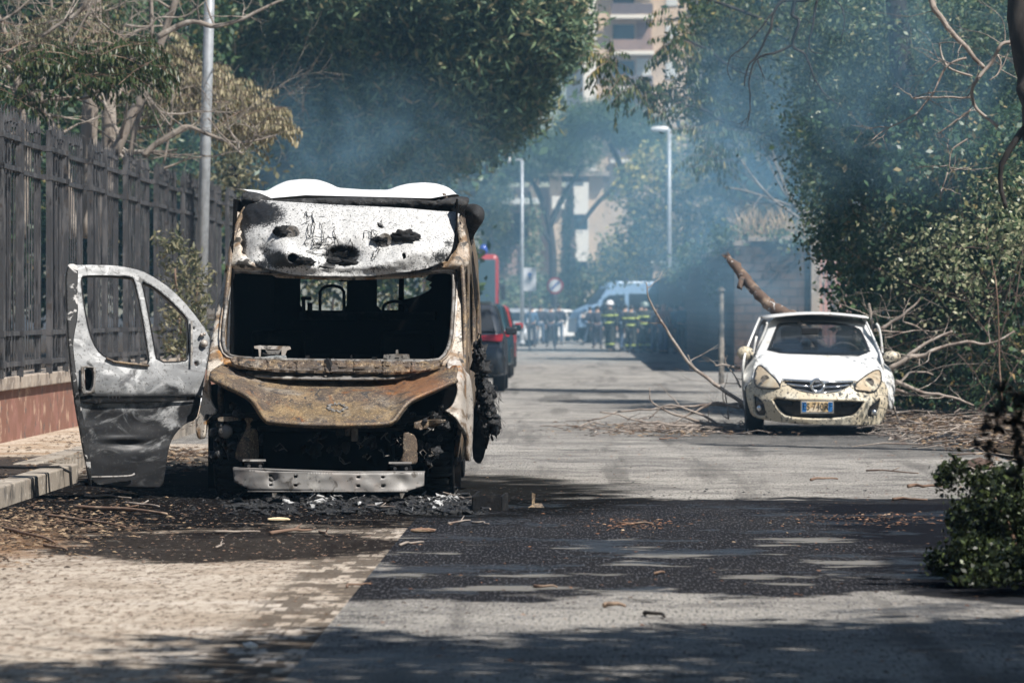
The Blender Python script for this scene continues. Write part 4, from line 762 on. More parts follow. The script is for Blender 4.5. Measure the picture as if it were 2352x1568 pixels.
for c in ((650, 640), (1040, 665)):
    q = P(*K4([c])[0], 49.3); m = MB(); m.box(q + Vector((0, 0, .02)), (.25, .1, .2)); m.box(q + Vector((0, .03, -.28)), (.44, .14, .42)); m.build('front_seat', M['tyre'], car, bevel=.05)
q = P(*K4([(1020, 765)])[0], 48.6); m = MB(); m.tube([q + Vector((.19 * math.cos(t / 20 * 3.1416), .0, .13 * math.sin(t / 20 * 3.1416))) for t in range(21)], .016, 6); m.build('steering_wheel', M['steel'], car, True)
m = MB(); bx(m, 1842, 1880, 752, 768, 48.6, 48.7); m.box(P(1884, 766, 49), (.05, .02, .14)); m.build('mirror_inside', M['cblack'], car, bevel=.01)
MB().tube([P(1838, 745, 49.4), P(1862, 768, 49.2), P(1895, 796, 48.9)], [.05, .05, .04], 8).build('branch_in_cabin', M['bark'], car, True)
# body sides, roof, tail
def cside(s):
    XW = lambda z: 2.70 + s * interp(z, [.2, .5, .75, .95, 1.38], [.78, .82, .825, .79, .62])
    out = [(48.1, .25), (48.1, .5), (47.95, .66), (47.85, .90), (48.3, .96), (49.2, 1.34), (50.6, 1.36), (50.9, .95), (50.95, .3), (50.55, .25), (50.5, .5), (50.3, .6), (50.0, .6), (49.8, .5), (49.75, .22), (48.1, .22)]
    h = [[(48.55, .96), (49.2, 1.28), (49.55, 1.3), (49.55, .96)], [(49.65, .96), (49.65, 1.3), (50.5, 1.3), (50.55, .98)]]
    return sheet(out, h, lambda d, z: Vector((XW(z) + .05 * (d - 47.9), d, z)), .12).build('body_side', M['cpaint'], car, True, solid=.025)
cside(-1); cside(1)
m = MB(); m.grid(lambda u, v: Vector((2.82 + lerp(-.63, .63, u), lerp(49.25, 50.8, v), 1.345 + .05 * math.sin(u * math.pi) + .02 * math.sin(v * math.pi))), 10, 8); m.build('roof', M['cpaint'], car, True, solid=.02)
m = MB(); m.grid(lambda u, v: Vector((2.84 + lerp(-.78, .78, u), 50.9, lerp(.3, .95, v))), 2, 2); m.build('tailgate', M['cpaint'], car, solid=.03)
m = MB(); m.grid(lambda u, v: Vector((2.84 + lerp(-.6, .6, u), lerp(50.9, 50.75, v), lerp(.96, 1.33, v))), 2, 2); m.build('rear_window', M['ws'], car)
m = MB(); m.box((2.70, 49.2, .26), (1.5, 3.2, .05)); m.build('floor_pan', M['tyre'], car)
for s, poly in ((-1, K4([(455, 515), (475, 530), (478, 560), (420, 700), (395, 790), (378, 790), (385, 720), (410, 610), (430, 540)])), (1, K4([(1228, 545), (1250, 540), (1275, 570), (1290, 640), (1300, 740), (1305, 835), (1290, 840), (1270, 760), (1245, 650), (1225, 590)]))):
    e = sheet(poly, [inr(poly, .72, (sum(p[0] for p in poly) / len(poly), sum(p[1] for p in poly) / len(poly)))], lambda x, y: P(x, y, 48.9), 6).build('ajar_door', M['cblack'], car, solid=.03)
    ppts = rounded(poly, 1); MB().tube([P(x, y, 48.86) for x, y in ppts[2:-4]], .014, 6).build('door_rim', M['cpaint'], e, True)
for c, r in (((322, 757), (.10, .06, .08)), ((1365, 782), (.11, .06, .065))):
    q = P(*K4([c])[0], 48.2); m = MB(); lump(m, q, r, 3, 14, 10, .06); mi = m.build('wing_mirror', M['cbump'], car, True)
    MB().tube([q + Vector((0, .02, -.05)), Vector((2.70 + (-.82 if c[0] < 800 else .82), 48.3, .92))], [.04, .03], 8).build('mirror_arm', M['cblack'], mi, True)
for s in (-1, 1):
    for y in (47.9, 50.2):
        x = 2.70 + s * .69 + .05 * (y - 47.9); r = .285; m = MB(); m.lathe([(.19, -.10), (r - .02, -.10), (r, -.08), (r, .08), (r - .02, .10), (.19, .10)], (x, y, r), 'X', 30); wh = m.build('wheel', M['tyre'], car, True)
        m = MB(); m.lathe([(.001, -.07), (.06, -.075), (.18, -.085), (.20, -.095), (.2, .095), (.18, .085), (.06, .075), (.001, .07)], (x, y, r), 'X', 24); m.build('rim', M['steel'], wh, True)
# the broken limb standing out behind the car
M['limb'] = layers('broken_limb_bark', (.12, .08, .06), [((.30, .22, .16), 3., .5, .62), ((.06, .05, .045), 5., .55, .65), ((.58, .58, .57), 12., .60, .65, {'zadd': (2, 1.62, 1.85, .16), 'dis': .8})], rough=.85, bump=.7, bscale=18)
o = empty('broken_limb', P(1815, 725, 50), 'thick snapped tree limb with whitened bark standing up behind the white car', 'branch')
pts = [P(*q, d) for q, d in zip(K4([(180, 75), (240, 120), (300, 200), (350, 270), (420, 340), (480, 400), (560, 460), (650, 500), (760, 600), (900, 760)]), (51.6, 51.5, 51.4, 51.3, 51.2, 51.1, 51, 50.9, 50.2, 49.6))]
m = MB(); rr_ = [.018, .055, .066, .066, .068, .072, .088, .085, .06, .05]; sp = []; sr = []
for i in range(len(pts) - 1):
    for k in range(4): sp.append(lerp(pts[i], pts[i + 1], k / 4) + Vector((noise.noise(pts[i] * 3 + Vector((k, 0, 0))) * .03, 0, noise.noise(pts[i] * 2 + Vector((0, k, 0))) * .03))); sr.append(lerp(rr_[i], rr_[i + 1], k / 4) * (1 + .3 * noise.noise(Vector((i * 4 + k, 0, 0)) * .7)))
m.tube(sp, sr, 14); m.build('limb', M['limb'], o, True)
m = MB(); a = P(*K4([(300, 240)])[0], 51.35); m.tube([a + Vector((.02, 0, .02)), P(*K4([(280, 290)])[0], 51.3), P(*K4([(298, 303)])[0], 51.25)], [.06, .035, .01], 8); m.build('stub', M['limb'], o, True)
for i in range(5): a = pts[0]; m = MB(); m.tube([a + Vector((.04 + .01 * i, 0, -.03)), a + Vector((-.05 + .02 * i, rnd.uniform(-.02, .02), .03 + .01 * i))], [.02, .003], 5); m.build('splinter', M['limb'], o)
# ------------------------------------------------------------------ distant vehicles
M['sgrey'] = plain('graphite_paint', (.075, .085, .10), .25, .5, .15); M['sred'] = plain('red_paint', (.36, .03, .025), .3, 0, .15); M['lblue'] = plain('pale_blue_paint', (.25, .38, .55), .3, 0, .06)
M['tail'] = plain('tail_lamp', (.35, .02, .03), .2); M['blueb'] = plain('beacon_blue', (.02, .06, .35), .15); M['dwin'] = plain('car_glass', (.012, .016, .022), .35); M['lampw'] = plain('lamp_glass', (.80, .80, .76), .12)
def vehicle(name, label, cat, c, L, W, Ht, prof, paint, rz=0., group=None, bonw=.82, glassr=None, tail=True):
    """prof: side outline (x along length, z); cabin narrows upwards. local x = forward, origin at centre"""
    o = empty(name, (0, 0, 0), label, cat, group); mb = MB(); n = len(prof); half = W / 2
    def hw(z): return half * (1 if z < Ht * .55 else lerp(1, bonw, (z - Ht * .55) / (Ht * .45)))
    rows = []
    for s in (-1, -.86, .86, 1): rows.append([Vector((x * (1 if abs(s) < 1 else .97), s * hw(z), z if abs(s) < 1 else lerp(Ht * .45, z, .93))) for x, z in prof])
    vs = [v for r in rows for v in r]; fs = []
    for k in range(3):
        for i in range(n): j = (i + 1) % n; fs.append((k * n + i, k * n + j, (k + 1) * n + j, (k + 1) * n + i))
    fs.append(tuple(range(n))[::-1]); fs.append(tuple(range(3 * n, 4 * n))); mb.add(vs, fs); mb.build('body', paint, o, True, bevel=.0)
    body = o.children[0]; m = body.modifiers.new('w', 'WEIGHTED_NORMAL'); 
    def q(a, b, z0, z1, s, nm='side_window', mat=None):
        mm = MB(); mm.add([(a[0], s * (hw(z0) * .97 + .02), z0), (b[0], s * (hw(z0) * .97 + .02), z0), (b[1], s * (hw(z1) * .97 + .02), z1), (a[1], s * (hw(z1) * .97 + .02), z1)], [(0, 1, 2, 3)]); mm.build(nm, mat or M['dwin'], o, solid=.01)
    for s in (-1, 1):
        for x in (L * .31, -L * .31):
            r = .33 if Ht < 2 else .38; m = MB(); m.lathe([(r * .6, -.11), (r - .02, -.11), (r, -.09), (r, .09), (r - .02, .11), (r * .6, .11)], (x, s * (half - .10), r), 'Y', 24); wv = m.build('wheel', M['tyre'], o, True)
            m = MB(); m.lathe([(.001, -.09), (r * .6, -.1), (r * .6, .1), (.001, .09)], (x, s * (half - .10), r), 'Y', 18); m.build('rim', M['pole'], wv, True)
    def finish():
        def setloc(ob, c): ob.location = c; ob.rotation_euler = (0, 0, rz)
        setloc(o, c)
    return o, q, hw, finish
def pane(o, pts, nm, mat, th=.01): m = MB(); m.add(pts, [tuple(range(len(pts)))]); return m.build(nm, mat, o, solid=th)
def suv(label, c, rz, paint, group=None, tailm=None, name='parked_car'):
    L, W, Ht = 4.4, 1.86, 1.62
    prof = [(-2.15, .32), (-2.2, .6), (-2.12, .95), (-1.98, 1.12), (-1.72, 1.5), (-1.5, 1.58), (-.6, 1.62), (.2, 1.58), (.55, 1.45), (1.15, 1.05), (1.9, .92), (2.12, .75), (2.2, .5), (2.15, .3), (1.75, .25), (-1.75, .25)]
    o, q, hw, fin = vehicle(name, label, 'car', c, L, W, Ht, prof, paint, rz, group)
    for s in (-1, 1):
        q((-.45, -.45), (.95, .45), 1.06, 1.46, s); q((-1.6, -1.4), (-.55, -.55), 1.08, 1.48, s)
        m = MB(); m.box((.85, s * (W / 2 + .08), 1.08), (.12, .22, .15)); m.build('wing_mirror', paint, o, bevel=.03)
    k = .78
    pane(o, [(-2.06, -k, 1.08), (-2.06, k, 1.08), (-1.78, k * .86, 1.48), (-1.78, -k * .86, 1.48)], 'rear_window', M['dwin'])
    pane(o, [(1.12, -k, 1.09), (1.12, k, 1.09), (.6, k * .85, 1.45), (.6, -k * .85, 1.45)], 'windscreen', M['dwin'])
    for s in (-1, 1):
        pane(o, [(-2.21, s * .35, .93), (-2.17, s * .90, .90), (-2.14, s * .92, 1.03), (-2.17, s * .38, 1.0)], 'tail_light', M['tail'], .03)
        pane(o, [(2.12, s * .45, .74), (1.98, s * .86, .76), (1.95, s * .86, .88), (2.05, s * .5, .84)], 'headlight', M['lampw'], .03)
    pane(o, [(-2.24, -.26, .72), (-2.24, .26, .72), (-2.22, .26, .84), (-2.22, -.26, .84)], 'number_plate', M['signw'])
    m = MB(); m.box((-2.17, 0, .42), (.12, 1.5, .16)); m.box((2.17, 0, .42), (.12, 1.5, .16)); m.build('bumper_skirt', M['tyre'], o, bevel=.03)
    m = MB(); [m.lathe([(.001, -.03), (.05, -.03), (.05, .03)], (-2.24, s * .62, .40), 'X', 12) for s in (-1, 1)]; m.build('exhaust_tip', M['chrome'], o)
    m = MB(); m.box((2.14, 0, .66), (.05, .9, .14)); m.build('grille', M['cblack'], o)
    fin(); return o
def road_x(px_, d): return (px_ - CX) * d / F
# parked along the kerb beyond the van, tail towards the viewer
suv('dark grey hatchback with red tail lamps parked right behind the burnt van', (road_x(1166, 73) - 1.0, 75.2, 0), R(90), M['sgrey'], 'cars parked along the kerb')
suv('dark teal car parked just beyond the dark grey hatchback', (road_x(1172, 88) - .93, 90.5, 0), R(90), plain('teal_paint', (.03, .07, .09), .25, .4), 'cars parked along the kerb')
suv('red car peeping out past the parked grey hatchback', (road_x(1186, 104) - 1.0, 106.5, 0), R(90), M['sred'], 'cars parked along the kerb')
suv('white estate car facing the crowd left of the small white car', (P(1205, 0, 190).x - .2, 192, 0), R(-100), M['white'], 'white cars beyond the policemen')
suv('small white patrol car beside the police van nose', (P(1258, 0, 205).x, 207, 0), R(-120), M['white'], 'white cars beyond the policemen')
suv('silver car half hidden behind the white estate car', (P(1172, 0, 175).x, 177, 0), R(-95), M['pole'], 'white cars beyond the policemen')
m = MB(); 
# fire engine
o = empty('fire_engine', (0, 0, 0), 'red fire engine with blue beacon and large windscreen behind the burnt van', 'fire engine')
m = MB(); m.box((0, 3, 1.9), (2.5, 6.5, 2.9)); m.build('body', M['sred'], o, bevel=.15)
m = MB(); m.box((0, -.28, 2.45), (2.3, .06, 1.45)); m.build('windscreen', glass('engine_glass', (.05, .09, .11), .08), o, bevel=.1)
m = MB(); m.box((0, -.29, 1.35), (2.42, .06, .5)); m.build('front_band', M['white'], o, bevel=.03); m = MB(); m.box((0, -.3, .5), (2.45, .25, .4)); m.build('bumper', M['white'], o, bevel=.05)
for s in (-1, 1):
    m = MB(); m.lathe([(.14, 0), (.15, .2), (.08, .32), (.02, .34)], (s * .75, .4, 3.35), n=14); m.build('beacon', M['blueb'], o, True)
    m = MB(); m.box((s * .95, -.34, 1.0), (.3, .05, .22)); m.build('headlight', M['lampw'], o, bevel=.03)
    m = MB(); m.box((s * 1.4, -.2, 2.1), (.14, .12, .5)); m.build('wing_mirror', M['cblack'], o, bevel=.03)
    for y in (1.2, 4.8): m = MB(); m.lathe([(.3, -.15), (.48, -.15), (.5, -.1), (.5, .1), (.48, .15), (.3, .15)], (s * 1.1, y, .5), 'X', 22); m.build('wheel', M['tyre'], o, True)
d = 135; o.location = (P(1058, 0, d).x, d, 0); o.rotation_euler = (0, 0, R(1))
# police van, pale blue with white stripe
o = empty('police_van', (0, 0, 0), 'pale blue high-roof police van with white band standing across the road', 'van')
prof = [(-3.0, .45), (-3.0, 2.55), (-2.8, 2.72), (1.0, 2.74), (1.45, 2.55), (2.05, 1.75), (2.75, 1.42), (2.95, 1.1), (3.0, .45)]
m = MB(); n = len(prof); 
vs = [(x * (.99 if abs(s) == 1 else 1), s * (1.0 if z < 1.3 else lerp(1.0, .86, (z - 1.3) / 1.45)), z) for s in (-1, 1) for x, z in prof]; m.add(vs, [tuple(range(n))[::-1], tuple(range(n, 2 * n))] + [(i, (i + 1) % n, n + (i + 1) % n, n + i) for i in range(n)]); m.build('body', M['lblue'], o, bevel=.08)
for s in (-1, 1):
    def yy(z): return s * (1.015 if z < 1.3 else lerp(1.015, .885, (z - 1.3) / 1.45))
    pane(o, [(-2.8, yy(1.5), 1.5), (.55, yy(1.5), 1.5), (.55, yy(2.18), 2.18), (-2.8, yy(2.18), 2.18)], 'side_window', M['dwin'])
    pane(o, [(.75, yy(1.45), 1.45), (1.95, yy(1.45), 1.5), (1.5, yy(2.1), 2.1), (.75, yy(2.15), 2.15)], 'side_window', M['dwin'])
    pane(o, [(-2.95, s * 1.02, 1.12), (2.8, s * 1.02, 1.12), (2.7, s * 1.02, 1.38), (-2.95, s * 1.02, 1.38)], 'white_band', M['white'])
    pane(o, [(-2.9, s * 1.02, .45), (2.9, s * 1.02, .45), (2.9, s * 1.02, .68), (-2.9, s * 1.02, .68)], 'sill', M['cblack'])
    for x in (2.05, -1.9): m = MB(); m.lathe([(.2, -.12), (.36, -.12), (.38, -.1), (.38, .1), (.36, .12), (.2, .12)], (x, s * .9, .38), 'Y', 22); m.build('wheel', M['tyre'], o, True)
    m = MB(); m.box((2.9, s * .75, 1.0), (.12, .3, .22)); m.build('headlight', M['lampw'], o, bevel=.04); m = MB(); m.box((1.7, s * 1.15, 1.65), (.12, .2, .3)); m.build('wing_mirror', M['cblack'], o, bevel=.03)
pane(o, [(2.12, -.86, 1.74), (2.12, .86, 1.74), (1.5, .8, 2.45), (1.5, -.8, 2.45)], 'windscreen', M['dwin'])
m = MB(); m.box((.4, 0, 2.82), (.35, 1.2, .14)); m.build('beacon', M['blueb'], o, bevel=.04); m = MB(); m.box((-2.5, 0, 2.85), (.7, .9, .22)); m.build('roof_unit', M['lblue'], o, bevel=.05)
d = 198; o.location = (P(1462, 0, d).x, d, 0); o.rotation_euler = (0, 0, R(192)); o.scale = (1.08,) * 3
# ------------------------------------------------------------------ people
M['skin'] = plain('skin', (.50, .32, .23), .6, 0, .1); M['navy'] = plain('navy_cloth', (.028, .032, .05), .85); M['grit'] = plain('grey_blue_trousers', (.07, .10, .15), .85); M['jean'] = plain('denim', (.08, .13, .22), .85)
M['ff'] = plain('fire_coat', (.028, .034, .028), .85); M['hiv'] = plain('reflective_yellow', (.50, .62, .16), .5, 0, .1); M['hairc'] = plain('dark_hair', (.03, .022, .016), .7); M['maroon'] = plain('maroon_cloth', (.20, .08, .06), .85)
M['shirt'] = plain('pale_shirt', (.55, .58, .62), .8); M['bluec'] = plain('blue_jacket', (.07, .14, .24), .85); M['shoe'] = plain('shoe_leather', (.02, .02, .02), .5); M['helw'] = plain('helmet_white', (.85, .86, .88), .2)
def skin(name, verts, edges, radii, mat, parent):
    me = bpy.data.meshes.new(name); me.from_pydata(verts, edges, []); me.update(); o = link(name, me, mat, parent)
    m = o.modifiers.new('skin', 'SKIN'); m.use_smooth_shade = True
    sv = me.skin_vertices[0].data if me.skin_vertices else None
    if sv is None: raise RuntimeError('no skin layer')
    for i, r in enumerate(radii): sv[i].radius = (r, r) if not hasattr(r, '__len__') else r
    sv[0].use_root = True
    s = o.modifiers.new('sub', 'SUBSURF'); s.levels = 1; s.render_levels = 1
    return o
def person(px_, gy, h, face, label, top, legs, head='hair', arms='down', stride=.12, stripes=False, group='people standing on the road'):
    """px_: column, gy: row of the feet, face: heading in degrees (0 = towards the camera)"""
    b = G(px_, gy); k = h / 1.78; o = empty('person', (0, 0, 0), label, 'person', group)
    st = stride
    V = {}; 
    def J(n, x, y, z): V[n] = Vector((x, y, z)) * k; return V[n]
    J('pel', 0, 0, .98); J('bel', 0, 0, 1.12); J('che', 0, .0, 1.34); J('nk', 0, .0, 1.50); J('hd', 0, -.02, 1.63); J('tp', 0, -.01, 1.73)
    for s, n in ((-1, 'L'), (1, 'R')):
        J('hip' + n, s * .10, 0, .92); J('kn' + n, s * .12, -st * s * .5 - .02, .50); J('an' + n, s * .13, -st * s, .09); J('to' + n, s * .15, -st * s - .17, .04)
        J('sh' + n, s * .19, .01, 1.43)
        if arms == 'down': e, w_, hn = (s * .26, .03, 1.15), (s * .25, -.05, .90), (s * .25, -.07, .80)
        elif arms == 'hips': e, w_, hn = (s * .36, .06, 1.18), (s * .20, -.06, 1.02), (s * .15, -.09, .99)
        elif arms == 'fold': e, w_, hn = (s * .27, -.04, 1.15), (s * .02, -.22, 1.20), (-s * .06, -.22, 1.22)
        else: e, w_, hn = (s * .27, -.02, 1.16), ((s * .14, -.28, 1.25) if s > 0 else (s * .26, -.05, .90)), ((s * .08, -.34, 1.33) if s > 0 else (s * .26, -.07, .81))
        J('el' + n, *e); J('wr' + n, *w_); J('ha' + n, *hn)
    names = list(V); idx = {n: i for i, n in enumerate(names)}
    E = [('pel', 'bel'), ('bel', 'che'), ('che', 'nk'), ('nk', 'hd'), ('hd', 'tp')]
    RR = {'pel': .12, 'bel': .115, 'che': .14, 'nk': .055, 'hd': .085, 'tp': .06}
    for n in 'LR':
        E += [('pel', 'hip' + n), ('hip' + n, 'kn' + n), ('kn' + n, 'an' + n), ('an' + n, 'to' + n), ('che', 'sh' + n), ('sh' + n, 'el' + n), ('el' + n, 'wr' + n), ('wr' + n, 'ha' + n)]
        RR.update({'hip' + n: .085, 'kn' + n: .055, 'an' + n: .038, 'to' + n: .035, 'sh' + n: .055, 'el' + n: .04, 'wr' + n: .028, 'ha' + n: .033})
    vs = [V[n] for n in names]; es = [(idx[a], idx[c]) for a, c in E]; rs = [RR[n] * k for n in names]
    for n in 'LR':      # five fingers
        hv = V['ha' + n]; dr = (hv - V['wr' + n]).normalized(); side = dr.cross(Vector((1, .3, .2))).normalized()
        for j, (o_, l_) in enumerate(((-.03, .07), (-.01, .085), (.01, .08), (.028, .065), (-.05, .04))):
            vs.append(hv + side * o_ * k + dr * l_ * k); es.append((idx['ha' + n], len(vs) - 1)); rs.append(.010 * k)
    bd = skin('body', [tuple(v) for v in vs], es, rs, M['skin'], o)
    def sub(nm, keys, edges, add, mat):
        ii = {n: i for i, n in enumerate(keys)}; return skin(nm, [tuple(V[n]) for n in keys], [(ii[a], ii[c]) for a, c in edges], [(RR[n] + add.get(n, .02)) * k for n in keys], mat, o)
    sub('trousers', ['pel', 'hipL', 'knL', 'anL', 'hipR', 'knR', 'anR'], [('pel', 'hipL'), ('hipL', 'knL'), ('knL', 'anL'), ('pel', 'hipR'), ('hipR', 'knR'), ('knR', 'anR')], {'pel': .022, 'anL': .03, 'anR': .03} if not stripes else {'pel': .04, 'hipL': .04, 'hipR': .04, 'knL': .05, 'knR': .05, 'anL': .055, 'anR': .055}, legs)
    ad = .025 if not stripes else .045
    sub('jacket', ['che', 'bel', 'pel', 'shL', 'elL', 'wrL', 'shR', 'elR', 'wrR', 'nk'], [('che', 'bel'), ('bel', 'pel'), ('che', 'shL'), ('shL', 'elL'), ('elL', 'wrL'), ('che', 'shR'), ('shR', 'elR'), ('elR', 'wrR'), ('che', 'nk')], {n: ad for n in ('che', 'bel', 'pel', 'shL', 'elL', 'wrL', 'shR', 'elR', 'wrR')} | {'nk': .005}, top)
    for n in 'LR': m = MB(); a = V['an' + n]; c_ = V['to' + n]; lump(m, (a + c_) / 2 + Vector((0, -.01, -.02)) * k, (.055 * k, .14 * k, .05 * k), 2, 10, 8, .05); m.build('shoe', M['shoe'], o, True)
    m = MB(); hc = V['hd'] + Vector((0, -.085, -.005)) * k; lump(m, hc, (.016 * k, .022 * k, .028 * k), 1, 8, 6, .05); m.build('nose', M['skin'], o, True)
    m = MB(); [lump(m, V['hd'] + Vector((s * .085, 0, 0)) * k, (.015 * k, .02 * k, .032 * k), 1, 8, 6, .05) for s in (-1, 1)]; m.build('ears', M['skin'], o, True)
    m = MB(); [m.box(V['hd'] + Vector((s * .032, -.084, .02)) * k, (.022 * k, .01, .012 * k)) for s in (-1, 1)]; m.box(V['hd'] + Vector((0, -.075, -.055)) * k, (.04 * k, .01, .008)); m.build('face_features', M['hairc'], o)
    if head == 'hair': m = MB(); lump(m, V['hd'] + Vector((0, .025, .05)) * k, (.092 * k, .095 * k, .09 * k), 2, 14, 10, .08); m.build('hair', M['hairc'], o, True)
    elif head == 'bald': pass
    else:
        m = MB(); m.lathe([(.16 * k, 0), (.145 * k, .02), (.14 * k, .07), (.115 * k, .13), (.06 * k, .165), (.001, .17)], V['hd'] + Vector((0, .0, .02)) * k, n=18); m.build('helmet', head, o, True)
    if stripes:
        m = MB()
        for z, r in ((1.27, .205), (1.02, .19)):
            m.lathe([(r * k, -.03), (r * k + .004, 0), (r * k, .03)], (0, 0, z * k), n=22)
        for n in 'LR':
            for a, c_, t, r in (('kn', 'an', .55, .11), ('sh', 'el', .55, .10)):
                q_ = lerp(V[a + n], V[c_ + n], t); m.lathe([(r * k, -.028), (r * k + .003, 0), (r * k, .028)], q_, n=14)
        m.build('reflective_bands', M['hiv'], o, True)
    elif label.startswith('policeman'):
        m = MB(); m.lathe([(.148 * k, -.025), (.15 * k, .025)], (0, 0, 1.0 * k), n=18); m.build('belt', M['shirt'], o)
    o.location = b; o.rotation_euler = (0, 0, R(face))
    return o
PG = 'policemen standing in the road'; FG = 'people in the group by the wall'
person(1188, 793, 1.78, 160, 'policeman in dark shirt nearest the parked cars, turned away', M['navy'], M['grit'], arms='hips', group=PG)
person(1209, 794, 1.80, 200, 'policeman in dark shirt with hands on hips, second from the parked cars', M['navy'], M['grit'], arms='hips', group=PG)
person(1241, 791, 1.80, 185, 'policeman in dark shirt seen from behind with legs apart, third from the parked cars', M['navy'], M['grit'], arms='down', stride=.05, group=PG)
person(1284, 791, 1.82, 175, 'policeman in dark shirt in front of the police van nose', M['navy'], M['grit'], arms='bent', stride=.2, group=PG)
person(1355, 792, 1.72, 230, 'policeman in dark shirt walking alone before the police van door', M['navy'], M['grit'], arms='bent', stride=.25, group=PG)
person(1400, 808, 1.86, 150, 'firefighter in dark coat with a shiny white helmet, tallest of the group', M['ff'], M['ff'], head=M['helw'], stripes=True, arms='bent', group=FG)
person(1436, 808, 1.76, 200, 'person in dark jacket and jeans between the two firefighters', M['navy'], M['jean'], arms='fold', group=FG)
person(1449, 810, 1.72, 170, 'person in dark overalls with yellow bands behind the second firefighter', M['ff'], M['ff'], stripes=True, arms='down', group=FG)
person(1481, 809, 1.80, 180, 'firefighter in dark coat with wide yellow bands seen from behind', M['ff'], M['ff'], head=plain('helmet_olive', (.25, .32, .30), .3), stripes=True, arms='down', stride=.04, group=FG)
person(1462, 806, 1.70, 30, 'person in pale shirt half hidden between the firefighters', M['shirt'], M['navy'], arms='fold', group=FG)
person(1508, 811, 1.74, 200, 'person in dark jacket beside the banded firefighter', M['navy'], M['jean'], arms='down', group=FG)
person(1524, 812, 1.80, 150, 'bald person in maroon jacket and jeans', M['maroon'], M['jean'], head='bald', arms='down', group=FG)
person(1541, 812, 1.76, 190, 'person in brown trousers and blue jacket in the group', M['bluec'], plain('brown_trousers', (.13, .08, .055), .8), arms='fold', group=FG)
for q_, (x_, y_, h_, f_, l_, t_, g_, hd_, a_) in enumerate([
    (1372, 800, 1.74, 190, 'person in black top standing just left of the white-helmeted firefighter', 'navy', 'navy', 'hair', 'down'), (1418, 803, 1.76, 20, 'person in pale shirt facing us right behind the white-helmeted firefighter', 'shirt', 'navy', 'hair', 'fold'),
    (1472, 802, 1.82, 170, 'taller person in blue jacket behind the banded firefighter', 'bluec', 'navy', 'hair', 'down'), (1495, 807, 1.70, 200, 'person in dark overalls right beside the banded firefighter', 'ff', 'ff', 'hair', 'bent'),
    (1553, 808, 1.72, 160, 'person in pale shirt and dark trousers near the stone wall', 'shirt', 'navy', 'hair', 'down'), (1265, 796, 1.75, 190, 'person in dark clothes between the two policemen', 'navy', 'navy', 'hair', 'hips'), (1221, 797, 1.74, 170, 'person in blue jacket behind the policemen pair', 'bluec', 'navy', 'hair', 'down')]):
    person(x_, y_, h_, f_, l_, M[t_], M[g_], head=hd_, arms=a_, group=FG if x_ > 1300 else PG)
person(1566, 812, 1.80, 210, 'person in long blue coat closest to the stone wall', M['bluec'], M['navy'], arms='down', group=FG)
# ------------------------------------------------------------------ foliage
def leafmesh(name, C, size, mat, parent, asp=.45, droop=0., N=None, tri=False):
    """C: (n,3) leaf positions; each leaf a folded pointed quad"""
    n = len(C); sz = size * rng.uniform(.6, 1.35, n)[:, None]
    a = rng.normal(size=(n, 3)); a[:, 2] -= droop; a /= np.linalg.norm(a, axis=1)[:, None]
    b = rng.normal(size=(n, 3)); b -= (a * b).sum(1)[:, None] * a; b /= np.linalg.norm(b, axis=1)[:, None]
    c = np.cross(a, b); o0 = np.array(org(parent)); C = C - o0
    v = np.stack([C - a * sz * .5, C + b * sz * asp * .5 + c * sz * .08, C + a * sz * .5, C - b * sz * asp * .5 + c * sz * .08], 1).reshape(-1, 3)
    me = bpy.data.meshes.new(name); me.vertices.add(n * 4); me.vertices.foreach_set('co', v.astype(np.float32).ravel())
    me.loops.add(n * 4); me.loops.foreach_set('vertex_index', np.arange(n * 4, dtype=np.int32)); me.polygons.add(n)
    me.polygons.foreach_set('loop_start', np.arange(0, n * 4, 4, dtype=np.int32)); me.update(calc_edges=True); me.validate()
    return link(name, me, mat, parent)
def cloud(blobs, dens, sig, per, depth=1.):
    """blobs: (column, row, distance, rx px, ry px, rz m). leaf clumps through each ellipsoid, thicker near its skin"""
    out = []
    for bl in blobs:
        x, y, d, rx, ry = bl[:5]; rz = bl[5] if len(bl) > 5 else rx * d / F * depth; w = bl[6] if len(bl) > 6 else 1
        c = P(x, y, d); sx, sz = rx * d / F, ry * d / F; nc = max(3, int(dens * w * (sx * sz + sx * rz + sz * rz)))
        q = rng.normal(size=(nc, 3)); q /= np.linalg.norm(q, axis=1)[:, None]; q *= rng.uniform(.35, 1.05, nc)[:, None] ** .6
        q = q * np.array([sx, rz, sz]) + np.array(c)
        k = np.repeat(q, per, 0); out.append(k + rng.normal(size=k.shape) * sig * np.repeat(rng.uniform(.5, 1.3, nc), per)[:, None])
    C = np.concatenate(out); return C[C[:, 2] > .05]
def branch(mb, a, d, L, r, depth=0, lv=3, wob=.25, kids=3, up=.1, tips=None, n=5):
    p = Vector(a); d = Vector(d).normalized(); seg = 6; pts = [p.copy()]; rr = [r]
    for i in range(seg):
        d = (d + Vector((rnd.uniform(-wob, wob), rnd.uniform(-wob, wob), rnd.uniform(-wob, wob) + up * .3))).normalized(); p = p + d * L / seg; pts.append(p.copy()); rr.append(max(.0015, r * (1 - .75 * (i + 1) / seg)))
        if depth < lv and i >= 1:
            for _ in range(1 if rnd.random() < kids / 5 else 0):
                s = Vector((rnd.uniform(-1, 1), rnd.uniform(-1, 1), rnd.uniform(-.5, .8))).normalized(); branch(mb, p, (d + s * .9), L * rnd.uniform(.4, .65), rr[-1] * .65, depth + 1, lv, wob, kids, up, tips, n)
    mb.tube(pts, rr, n if r > .01 else 4, False)
    if tips is not None: tips.append((pts[-1], d))
    return pts
